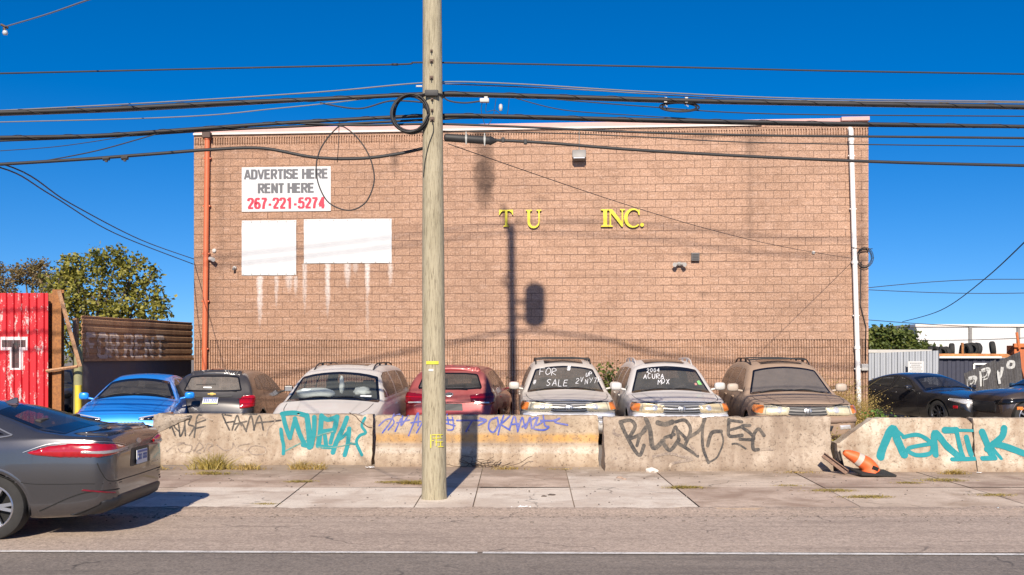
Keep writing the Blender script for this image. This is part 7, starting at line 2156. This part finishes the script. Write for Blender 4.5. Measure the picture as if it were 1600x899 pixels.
def spaint(bv, pl, wd, mat, name):
    mb = MB()
    for k, pts in enumerate(pl):
        q = catmull([Vector(p) for p in pts], 6) if len(pts) > 2 else [Vector(pts[0]).lerp(Vector(pts[1]), t / 8) for t in range(9)]
        V = []; F = []
        for i, p in enumerate(q):
            t_ = (q[min(i + 1, len(q) - 1)] - q[max(i - 1, 0)]).normalized(); nr = Vector((-t_.y, t_.x)) * wd / 2
            for s_ in (1, 0, -1):
                pp = P(p.x + nr.x * s_, p.y + nr.y * s_, dd); h, hn, ii, ds = bv.ray_cast(pp - Vector((0, 2, 0)), Vector((0, 1, 0)))
                if h is None: h = pp
                V.append(h + Vector((0, -.004 - .0006 * k, 0)))
        for i in range(len(q) - 1):
            for j in range(2): F.append((3 * i + j, 3 * i + j + 1, 3 * i + 4 + j, 3 * i + 3 + j))
        mb.add(V, F)
    o = mb.build(name, mat, root, recalc=False); o.location = -root.location
pal = spray('pale_grey_spray', (.52, .52, .50), .3, (.1, .1, .1))
blk2 = spray('deep_black_spray', (.012, .012, .012), .1)
spaint(bv1, [[(1515, 612), (1513, 592)], [(1513, 592), (1524, 590), (1521, 600), (1515, 602)], [(1535, 604), (1534, 580)], [(1534, 580), (1546, 577), (1543, 589), (1536, 592)]], 5.5, pal, 'pale_letters')
spaint(bv1, [[(1516, 613), (1514, 593)], [(1514, 593), (1524, 591), (1521, 600), (1515, 602)], [(1536, 605), (1535, 581)], [(1535, 581), (1546, 578), (1543, 589), (1536, 592)]], 2.6, blk2, 'black_letters')
spaint(bv2, [[(1562, 600), (1560, 580), (1570, 590), (1574, 574)], [(1584, 565), (1592, 566), (1591, 574), (1583, 574), (1584, 565)]], 4.0, pal, 'pale_letters')
# orange machine at the right edge
dd = 31.5
t = empty('orange_skip', (X(1645, dd), dd, 0), 0, 'orange steel skip cut off by the right edge above the leaning sheets', 'skip')
om = rustmat('orange_paint_worn', (.60, .13, .03), (.66, .19, .05), (.30, .10, .05))
w2 = (X(1700, dd) - X(1580, dd))
mb = MB(); zt = Z(540, dd); zb_ = Z(575, dd)
mb.prism([(-w2 / 2 + .5, .3), (w2 / 2, .3), (w2 / 2, zt), (-w2 / 2, zt), (-w2 / 2, zt - .25), (-w2 / 2 + .12, zt - .3)], 0, .5); mb.build('skip_body', om, t)
mb = MB(); mb.box((0, -.04, zt), (w2 + .1, .12, .12), bev=.01); mb.build('rim', om, t)
for k in range(5): mb = MB(); mb.box((-w2 / 2 + .6 + k * .5, -.05, zt / 2 + .1), (.09, .10, zt - .5)); mb.build('rib', om, t)
mb = MB(); mb.tube([(-w2 / 2 + .1, -.1, zt - .1), (-w2 / 2 + .02, -.1, zt + .4)], .04, 8); mb.build('lifting_lug', om, t)
# ---------------------------------------------------------------- plants and small things
def leafmat(name, cols, trans=.25):
    m, nt, b = newmat(name)
    geo = nt.nodes.new("ShaderNodeNewGeometry")
    c = ramp(nt, geo.outputs["Random Per Island"], [(i / (len(cols) - 1), col) for i, col in enumerate(cols)])
    nt.links.new(c, b.inputs["Base Color"]); b.inputs["Roughness"].default_value = .55
    tr = nt.nodes.new("ShaderNodeBsdfTranslucent"); nt.links.new(c, tr.inputs[0])
    ms = nt.nodes.new("ShaderNodeMixShader"); ms.inputs[0].default_value = trans
    nt.links.new(b.outputs[0], ms.inputs[1]); nt.links.new(tr.outputs[0], ms.inputs[2]); nt.links.new(ms.outputs[0], nt.nodes["Material Output"].inputs[0]); return m
M['bark'] = simple('bark', (.13, .10, .075), .9, var=.4, scale=12, bmp=.4)
def leaf(vs, fs, p, s_, rnd, droop=.3):
    a = Vector((rnd.gauss(0, 1), rnd.gauss(0, 1), rnd.gauss(0, .6) - droop)).normalized(); b_ = a.cross(Vector((rnd.gauss(0, 1), rnd.gauss(0, 1), rnd.gauss(0, 1)))).normalized()
    n = a.cross(b_); k = len(vs); w_ = s_ * rnd.uniform(.30, .42)
    vs += [p, p + a * s_ * .5 + b_ * w_ + n * s_ * .1, p + a * s_, p + a * s_ * .5 - b_ * w_ + n * s_ * .1]
    fs += [(k, k + 1, k + 2), (k, k + 2, k + 3)]
def tree(name, loc, h, crown, label, mat, nleaf, lsize, seed, trunk_r=.16, sparse=.8, group=None):
    """crown: list of (x, y, z, rx, ry, rz, weight) clumps relative to the foot; leaves hang round twigs"""
    rnd = random.Random(seed); root = empty(name, loc, 0, label, 'tree', group)
    mb = MB(); zc = min(c[2] for c in crown)
    fork = Vector((0, 0, h * .30))
    mb.tube(catmull([Vector((0, 0, -.1)), Vector((.05, 0, h * .15)), fork], 5), [trunk_r * (1 - .04 * i) for i in range(11)], 9)
    vs = []; fs = []; tw = sum(c[6] for c in crown)
    for c in crown:
        cc = Vector(c[:3]); mid = fork.lerp(cc, .5) + Vector((rnd.uniform(-.2, .2), rnd.uniform(-.2, .2), .15))
        pts = catmull([fork, mid, cc], 5); mb.tube(pts, [trunk_r * .5 * (1 - .07 * i) for i in range(len(pts))], 6)
        nt_ = int(nleaf * c[6] / tw); ntw = max(4, int(nt_ / 26))
        for k in range(ntw):
            while True:
                q = Vector((rnd.uniform(-1, 1), rnd.uniform(-1, 1), rnd.uniform(-1, 1)))
                if .25 < q.length < 1: break
            q = q.normalized() * q.length ** .6 * rnd.uniform(.8, 1.12)
            end = cc + Vector((q.x * c[3], q.y * c[4], q.z * c[5])); st = cc.lerp(end, .15)
            if k % 2 == 0: mb.tube([st, st.lerp(end, .6) + Vector((0, 0, .05)), end], [.020, .013, .005], 4)
            for j in range(int(26 * rnd.uniform(.4, 1.5))):
                u = rnd.uniform(.35, 1.05); p = st.lerp(end, u) + Vector((rnd.gauss(0, .11), rnd.gauss(0, .11), rnd.gauss(0, .10)))
                leaf(vs, fs, p, lsize * rnd.uniform(.6, 1.3), rnd)
    mb.build('trunk', M['bark'], root, True, 50)
    mk('crown', vs, fs, mat, root, False, None, False)
    return root
lm1 = leafmat('yellow_green_leaves', [(.05, .06, .012), (.16, .165, .025), (.29, .28, .05), (.44, .39, .08), (.20, .19, .03), (.36, .34, .07)], .4)
lm2 = leafmat('brown_green_leaves', [(.10, .08, .03), (.20, .14, .05), (.28, .19, .08), (.15, .13, .04)], .3)
lm3 = leafmat('mid_green_leaves', [(.03, .05, .01), (.07, .10, .018), (.12, .15, .03), (.16, .17, .035)], .25)
def cl(px, py, d, x0, rx, rz, w_, ry=None, dy=0): return (X(px, d) - x0, dy, Z(py, d), rx, ry or rx * .9, rz, w_)
d = 35; x0 = X(158, d)
tree('broadleaf_tree', (x0, d, 0), 5.4, [cl(125, 430, d, x0, 1.0, .75, 1.2), cl(165, 415, d, x0, 1.05, .65, 1.1), cl(205, 440, d, x0, .95, .75, 1.1), cl(232, 470, d, x0, .85, .7, .9), cl(150, 470, d, x0, 1.2, .9, 1.4), cl(110, 480, d, x0, .9, .9, 1.0),
      cl(195, 490, d, x0, 1.1, .6, 1.0), cl(245, 490, d, x0, .5, .4, .3), cl(120, 530, d, x0, .7, .9, .9), cl(215, 408, d, x0, .35, .25, .15), cl(240, 425, d, x0, .3, .22, .10), cl(90, 450, d, x0, .8, .8, .8), cl(150, 520, d, x0, .9, .7, .8), cl(120, 405, d, x0, .5, .4, .35), cl(185, 398, d, x0, .5, .3, .3)],
     'tall loose tree with yellow green leaves rising over the rusty fence', lm1, 7600, .145, 3)
d = 42; x0 = X(40, d)
tree('broadleaf_tree', (x0, d, 0), 5.4, [cl(40, 430, d, x0, 1.0, .6, 1), cl(5, 450, d, x0, 1.2, .8, 1), cl(80, 445, d, x0, 1.0, .7, 1), cl(-40, 460, d, x0, 1.4, 1.0, 1), cl(55, 415, d, x0, .5, .3, .4), cl(30, 480, d, x0, 1.6, 1.2, 1), cl(100, 500, d, x0, 1.0, 1.0, .7), cl(-5, 425, d, x0, .4, .4, .3)],
     'browner tree behind the red gate at the left edge', lm2, 6500, .12, 5)
d = 55; x0 = X(1392, d)
tree('broadleaf_tree', (x0, d, 0), 3.6, [cl(1365, 535, d, x0, 1.1, .8, 1), cl(1390, 525, d, x0, 1.2, .6, 1), cl(1415, 532, d, x0, 1.0, .7, 1), cl(1440, 545, d, x0, .8, .5, .7), cl(1350, 530, d, x0, 1.2, .8, .8), cl(1395, 550, d, x0, 2.0, .6, 1), cl(1455, 552, d, x0, .6, .35, .3)],
     'low dense green tree between the warehouse and the white building', lm3, 7000, .22, 9)
d = 27.5; x0 = X(968, 25.5)
def bush(name, loc, w_, h, label, mat, n, ls, seed, stems=7):
    rnd = random.Random(seed); root = empty(name, loc, 0, label, 'bush'); mb = MB(); vs = []; fs = []
    for k in range(stems):
        e = Vector((rnd.uniform(-.5, .5) * w_, rnd.uniform(-.4, .4) * w_, h * rnd.uniform(.6, 1)))
        pts = [Vector((rnd.uniform(-.08, .08), rnd.uniform(-.08, .08), -.03)), e * .5 + Vector((0, 0, h * .1)), e]; mb.tube(catmull(pts, 4), .010, 4)
        for j in range(n // stems):
            u = rnd.uniform(.15, 1.05); p = pts[0].lerp(e, u) + Vector((rnd.gauss(0, .09) * w_, rnd.gauss(0, .09) * w_, rnd.gauss(0, .07) * h)); leaf(vs, fs, p, ls * rnd.uniform(.6, 1.3), rnd)
    mb.build('stems', M['bark'], root, True); mk('leaves', vs, fs, mat, root, False, None, False)
bush('bush', (x0 + .05, 25.6, 0), 1.1, 1.5, 'green bush against the wall between two silver wagons', lm3, 1500, .09, 21)
bush('bush', (X(1366, 24.0), 24.0, 0), .7, .55, 'low green plant by the white pipe foot, right of the brown wagon', leafmat('bright_green_leaves', [(.05, .12, .02), (.10, .20, .03), (.16, .26, .05)]), 500, .08, 22)
bush('bush', (X(790, 26.1), 26.2, 0), .5, 1.35, 'thin dry climbing weed on the wall right of the red SUV', leafmat('dry_leaves', [(.30, .19, .09), (.40, .28, .15), (.22, .14, .07)]), 260, .05, 23, 4)
# dry grass and weeds, each clump a thing
drym = leafmat('dry_grass', [(.42, .28, .09), (.58, .42, .15), (.34, .26, .07), (.50, .38, .10)], .35)
grnm = leafmat('green_dry_grass', [(.34, .27, .06), (.54, .42, .13), (.44, .35, .09), (.20, .19, .05)], .35)
def tuft(name, x, y, w_, h, n, label, mat=None, seed=0, flat=.0, z=.01, depth=None, group='dry weeds along the barriers', seeds=0):
    rnd = random.Random(seed * 7 + 1); vs = []; fs = []; dp = depth or w_ * .35
    for k in range(n):
        bx, by = rnd.gauss(0, .28) * w_, rnd.gauss(0, .28) * dp
        hh = h * rnd.uniform(.35, 1.05) * math.exp(-(bx / w_ * 1.3) ** 2); lean = Vector((rnd.gauss(0, .5 + flat * 1.5) + bx / w_ * .8, rnd.gauss(0, .4 + flat) - .1, 0)) * hh
        wd = rnd.uniform(.0035, .007); a = rnd.uniform(0, math.pi); sd = Vector((math.cos(a), math.sin(a), 0)) * wd; p = Vector((bx, by, 0)); k0 = len(vs)
        for (u, ww) in ((0, 1), (.45, .9), (.8, .5)):
            c = p + lean * u ** 1.7 + Vector((0, 0, hh * u * (1 - flat * .75 * u))); vs += [c - sd * ww, c + sd * ww]
        vs.append(p + lean * 1.0 + Vector((0, 0, hh * (1 - flat * .75))))
        fs += [(k0, k0 + 1, k0 + 3, k0 + 2), (k0 + 2, k0 + 3, k0 + 5, k0 + 4), (k0 + 4, k0 + 5, k0 + 6)]
        if seeds and rnd.random() < seeds:
            for j in range(7): leaf(vs, fs, p + lean * rnd.uniform(.6, 1) + Vector((rnd.gauss(0, .02), rnd.gauss(0, .02), hh * rnd.uniform(.6, 1.02))), .035, rnd)
    o = mk(name, vs, fs, mat or drym, None, False, None, False); o.location = (x, y, z); tag(o, label, 'weed', group)
def gp(px, py):
    d = EYE * FOC / (py - HOR); return X(px, d), d
for i, (px, py, w_, h, n, fl, mt, lb) in enumerate((
    (352, 727, .55, .34, 330, .1, grnm, 'bushy green yellow weed at the foot of the left barrier'), (330, 742, .55, .12, 220, .8, grnm, 'flattened grass on the sidewalk below the bushy weed'), (405, 727, .5, .14, 200, .2, drym, 'low dry weeds under the teal letters, left part'),
    (475, 732, .35, .20, 160, .2, drym, 'small dry weed under the teal letters'), (510, 728, .25, .16, 80, .2, drym, 'sparse dry stalks near the barrier joint'), (280, 722, .5, .10, 120, .3, drym, 'low weeds at the far left barrier foot'),
    (612, 755, .45, .05, 200, 1.0, grnm, 'flat grass patch left of the pole'), (645, 757, .40, .12, 260, .8, grnm, 'grass tuft touching the pole foot on its left'), (468, 754, .42, .06, 200, 1.0, grnm, 'flat grass patch on the left slabs'), (415, 789, .3, .04, 90, 1.0, grnm, 'grass in the kerb joint at the left'),
    (1070, 764, .45, .09, 340, .9, grnm, 'round dry grass patch in front of the black tag'), (1300, 768, .6, .05, 300, 1.0, grnm, 'long flat grass patch left of the cone shadow'), (1355, 778, .6, .06, 330, 1.0, grnm, 'grass patch nearest the road at the right'), (1235, 760, .4, .04, 90, 1.0, grnm, 'faint grass line on the dirt slab'),
    (1475, 752, .7, .06, 300, .9, grnm, 'grass strip before the cream barrier'), (1490, 742, .35, .12, 200, .4, drym, 'dry weeds at the cream barrier foot'), (1555, 775, .5, .05, 200, 1.0, grnm, 'grass patch at the right edge of the sidewalk'), (1420, 756, .4, .05, 160, 1.0, grnm, 'thin grass patch right of the cone'),
    (790, 733, .55, .09, 150, .5, drym, 'straw and dry stems at the foot of the striped barrier'), (1245, 740, .6, .06, 90, .6, drym, 'dry bits along the tan barrier foot'), (875, 734, .6, .04, 80, .6, drym, 'thin straw line under the striped barrier'))):
    x, y = gp(px, py); tuft('weed_clump', x, min(y, 16.3), w_, h, n, lb, mt, i, fl)
tuft('weed_clump', X(1318, 17.0), 17.1, .5, .55, 500, 'tall yellow weeds in the gap between tan and cream barriers', grnm, 40, .1, depth=.5, seeds=.3)
tuft('weed_clump', X(1322, 24.3), 24.6, 1.0, .95, 1200, 'tall dry grass behind the brown wagon at the white pipe', drym, 41, .05, depth=.6, seeds=.4)
tuft('weed_clump', X(1368, 23.5), 23.6, 1.0, .45, 300, 'tall dry grass right of the white pipe', drym, 42, .05, depth=.5, seeds=.4)
tuft('weed_clump', X(1295, 25.6), 25.7, .8, 1.4, 500, 'tallest dry stalks against the ribbed wall', drym, 43, .0, depth=.3, seeds=.5)
# twigs at the striped barrier's foot
mb = MB(); rnd = random.Random(3); bx, by = gp(757, 730)
for k in range(16):
    p = Vector((bx + rnd.uniform(-.3, .4), by - .05 + rnd.uniform(-.1, .06), .02)); pts = [p]
    for j in range(4): p = p + Vector((rnd.gauss(0, .09), rnd.gauss(-.0, .03), rnd.uniform(-.01, .06))); pts.append(p)
    mb.tube(catmull(pts, 3), .005, 4)
tag(mb.build('dead_vine', simple('dead_vine', (.11, .075, .05), .9), None, True), 'tangle of dead vine stems at the foot of the striped barrier', 'vine')

# traffic cone, crumpled, its head bent towards the left
cx, cy = gp(1357, 744); cy = min(cy, 15.65); cx = X(1357, cy)
t = empty('traffic_cone', (cx, cy, .03), R(8), 'crumpled orange traffic cone with white collars before the cream barrier', 'traffic cone')
M['cone'] = simple('cone_orange', (.68, .125, .03), .55, var=.35, scale=10); M['conew'] = simple('cone_white', (.50, .42, .36), .5, var=.2, scale=14)
mb = MB(); mb.box((.06, -.02, .025), (.56, .40, .035), rot=Matrix.Rotation(R(3), 3, 'Y') @ Matrix.Rotation(R(6), 3, 'X'), bev=.012); mb.build('cone_base', M['rubber'], t, True, 40)
ax = catmull([Vector((.02, .0, .03)), Vector((-.02, .0, .13)), Vector((-.15, .02, .225)), Vector((-.29, .04, .295)), Vector((-.375, .05, .335))], 8)
def ring(i, n=18):
    p = ax[i]; tdir = (ax[min(i + 1, len(ax) - 1)] - ax[max(i - 1, 0)]).normalized(); a = Vector((0, 1, 0)); a = (a - tdir * a.dot(tdir)).normalized(); b_ = tdir.cross(a)
    u = i / (len(ax) - 1); r = .135 * (1 - u) ** .75 + .032; out = []
    for j in range(n):
        q = 2 * math.pi * j / n; rr = r * (1 + .13 * noise.noise(Vector((math.cos(q) * 1.5, math.sin(q) * 1.5, u * 4))))
        out.append(p + (a * math.cos(q) * (1 - .1 * u) + b_ * math.sin(q) * (.86)) * rr)
    return out
n_ = len(ax); secs = [(0, int(n_ * .45), 'cone_body', 'cone'), (int(n_ * .45), int(n_ * .56), 'collar', 'conew'), (int(n_ * .56), int(n_ * .68), 'cone_body', 'cone'), (int(n_ * .68), int(n_ * .82), 'cone_neck', 'cone'), (int(n_ * .82), n_ - 1, 'cone_tip', 'cone')]
for a, b_, nm, mt in secs:
    vs = []; fs = []
    for i in range(a, b_ + 1): vs += ring(i)
    for i in range(b_ - a):
        for j in range(18): fs.append((i * 18 + j, i * 18 + (j + 1) % 18, (i + 1) * 18 + (j + 1) % 18, (i + 1) * 18 + j))
    mk(nm, vs, fs, M[mt], t, True)
mb = MB(); mb.box((.03, -.155, .10), (.10, .012, .06), rot=Matrix.Rotation(.4, 3, 'Y'), bev=.01); mb.build('torn_hole', M['well'], t)
# steel pieces leaning at the barrier gap
def bar(name, a, b_, w_, th, mat, label):
    a = Vector(a); b_ = Vector(b_); dr = b_ - a; L_ = dr.length; z = dr.normalized(); y = Vector((0, 1, 0)); x_ = y.cross(z).normalized(); y = z.cross(x_)
    Mx = Matrix((x_, y, z)).transposed(); mb = MB(); c = (a + b_) / 2
    mb.box(c, (w_, th, L_), rot=Mx, bev=.004); mb.box(c + Mx @ Vector((w_ / 2 - .008, -.025, 0)), (.012, .05, L_ * .99), rot=Mx); mb.box(c + Mx @ Vector((-w_ / 2 + .008, -.025, 0)), (.012, .05, L_ * .98), rot=Mx)
    tag(mb.build(name, mat), label, 'steel bar')
bar('steel_channel', P(1324, 739, 15.65), P(1286, 711, 15.85), .085, .012, rustmat('brown_steel', (.20, .12, .085), (.28, .17, .12), (.11, .07, .05)), 'rusty brown steel channel leaning on the right end of the tan barrier')
bar('steel_channel', P(1317, 738, 15.75), P(1309, 706, 15.95), .06, .012, rustmat('dark_steel', (.05, .04, .035), (.08, .06, .05), (.03, .025, .02)), 'dark upright steel piece in the gap beside the rusty channel')
# rubble
def chunk(px, py, s_, label, col, seed, sq=.5, z=None):
    x, y = gp(px, py); y = min(y, 16.0); rnd = random.Random(seed); bm = bmesh.new(); bmesh.ops.create_icosphere(bm, subdivisions=2, radius=1)
    vs = [Vector((v.co.x * s_, v.co.y * s_ * .7, v.co.z * s_ * sq)) * (1 + .35 * noise.noise(v.co * 1.7 + Vector((seed, 0, 0)))) for v in bm.verts]; fs = [tuple(v.index for v in f_.verts) for f_ in bm.faces]; bm.free()
    o = mk('rubble_piece', vs, fs, simple('rubble_' + str(seed), col, .9, var=.3, scale=30), None, False); o.location = (x, y, s_ * sq * .5); tag(o, label, 'rubble', 'pieces of rubble on the sidewalk')
chunk(1017, 737, .10, 'white broken lump at the foot of the tan barrier', (.62, .56, .50), 1)
chunk(968, 748, .05, 'small brown lump left of the tan barrier lump', (.35, .25, .19), 2); chunk(975, 750, .04, 'smaller brown lump beside the small brown lump', (.35, .25, .19), 3)
chunk(850, 776, .035, 'left dark scrap on the pale slabs', (.10, .075, .06), 4, .3); chunk(862, 774, .05, 'right dark scrap on the pale slabs', (.10, .075, .06), 5, .25)
chunk(1213, 745, .03, 'small pebble under the black tag', (.3, .22, .17), 6); chunk(1236, 768, .03, 'small dark stone on the dirt slab', (.2, .14, .1), 7)
def paper(px, py, w_, h, label, mat, seed, z=RZ):
    d = (EYE - z) * FOC / (py - HOR); n = 8; vs = []; fs = []
    for j in range(n + 1):
        for i in range(n + 1):
            a, b_ = i / n - .5, j / n - .5; vs.append(Vector((a * w_, b_ * h, .012 + abs(noise.noise(Vector((a * 5 + seed, b_ * 5, 0)))) * .05 * (w_ / .2))))
    for j in range(n):
        for i in range(n): q = j * (n + 1) + i; fs.append((q, q + 1, q + n + 2, q + n + 1))
    o = mk('litter', vs, fs, mat, None, False, None, False); o.location = (X(px, d), d, z); o.rotation_euler = (0, 0, seed); tag(o, label, 'litter', 'litter on the ground')
paper(815, 796, .22, .14, 'crumpled white paper at the kerb right of the pole', M['white'], .4); paper(824, 797, .10, .08, 'scrap of white paper beside the crumpled one', M['white'], 1.4)
paper(1560, 797, .16, .07, 'flat pale blue plastic at the kerb at the right', simple('pale_plastic', (.55, .68, .75), .3), .1); paper(578, 732, .14, .08, 'white scrap at the joint of the two left barriers', M['white'], .2, .01)
paper(1530, 740, .07, .05, 'white fleck at the foot of the cream barriers', M['white'], 2.2, .01); paper(500, 728, .07, .04, 'white fleck below the teal letters', M['white'], 2.6, .01)
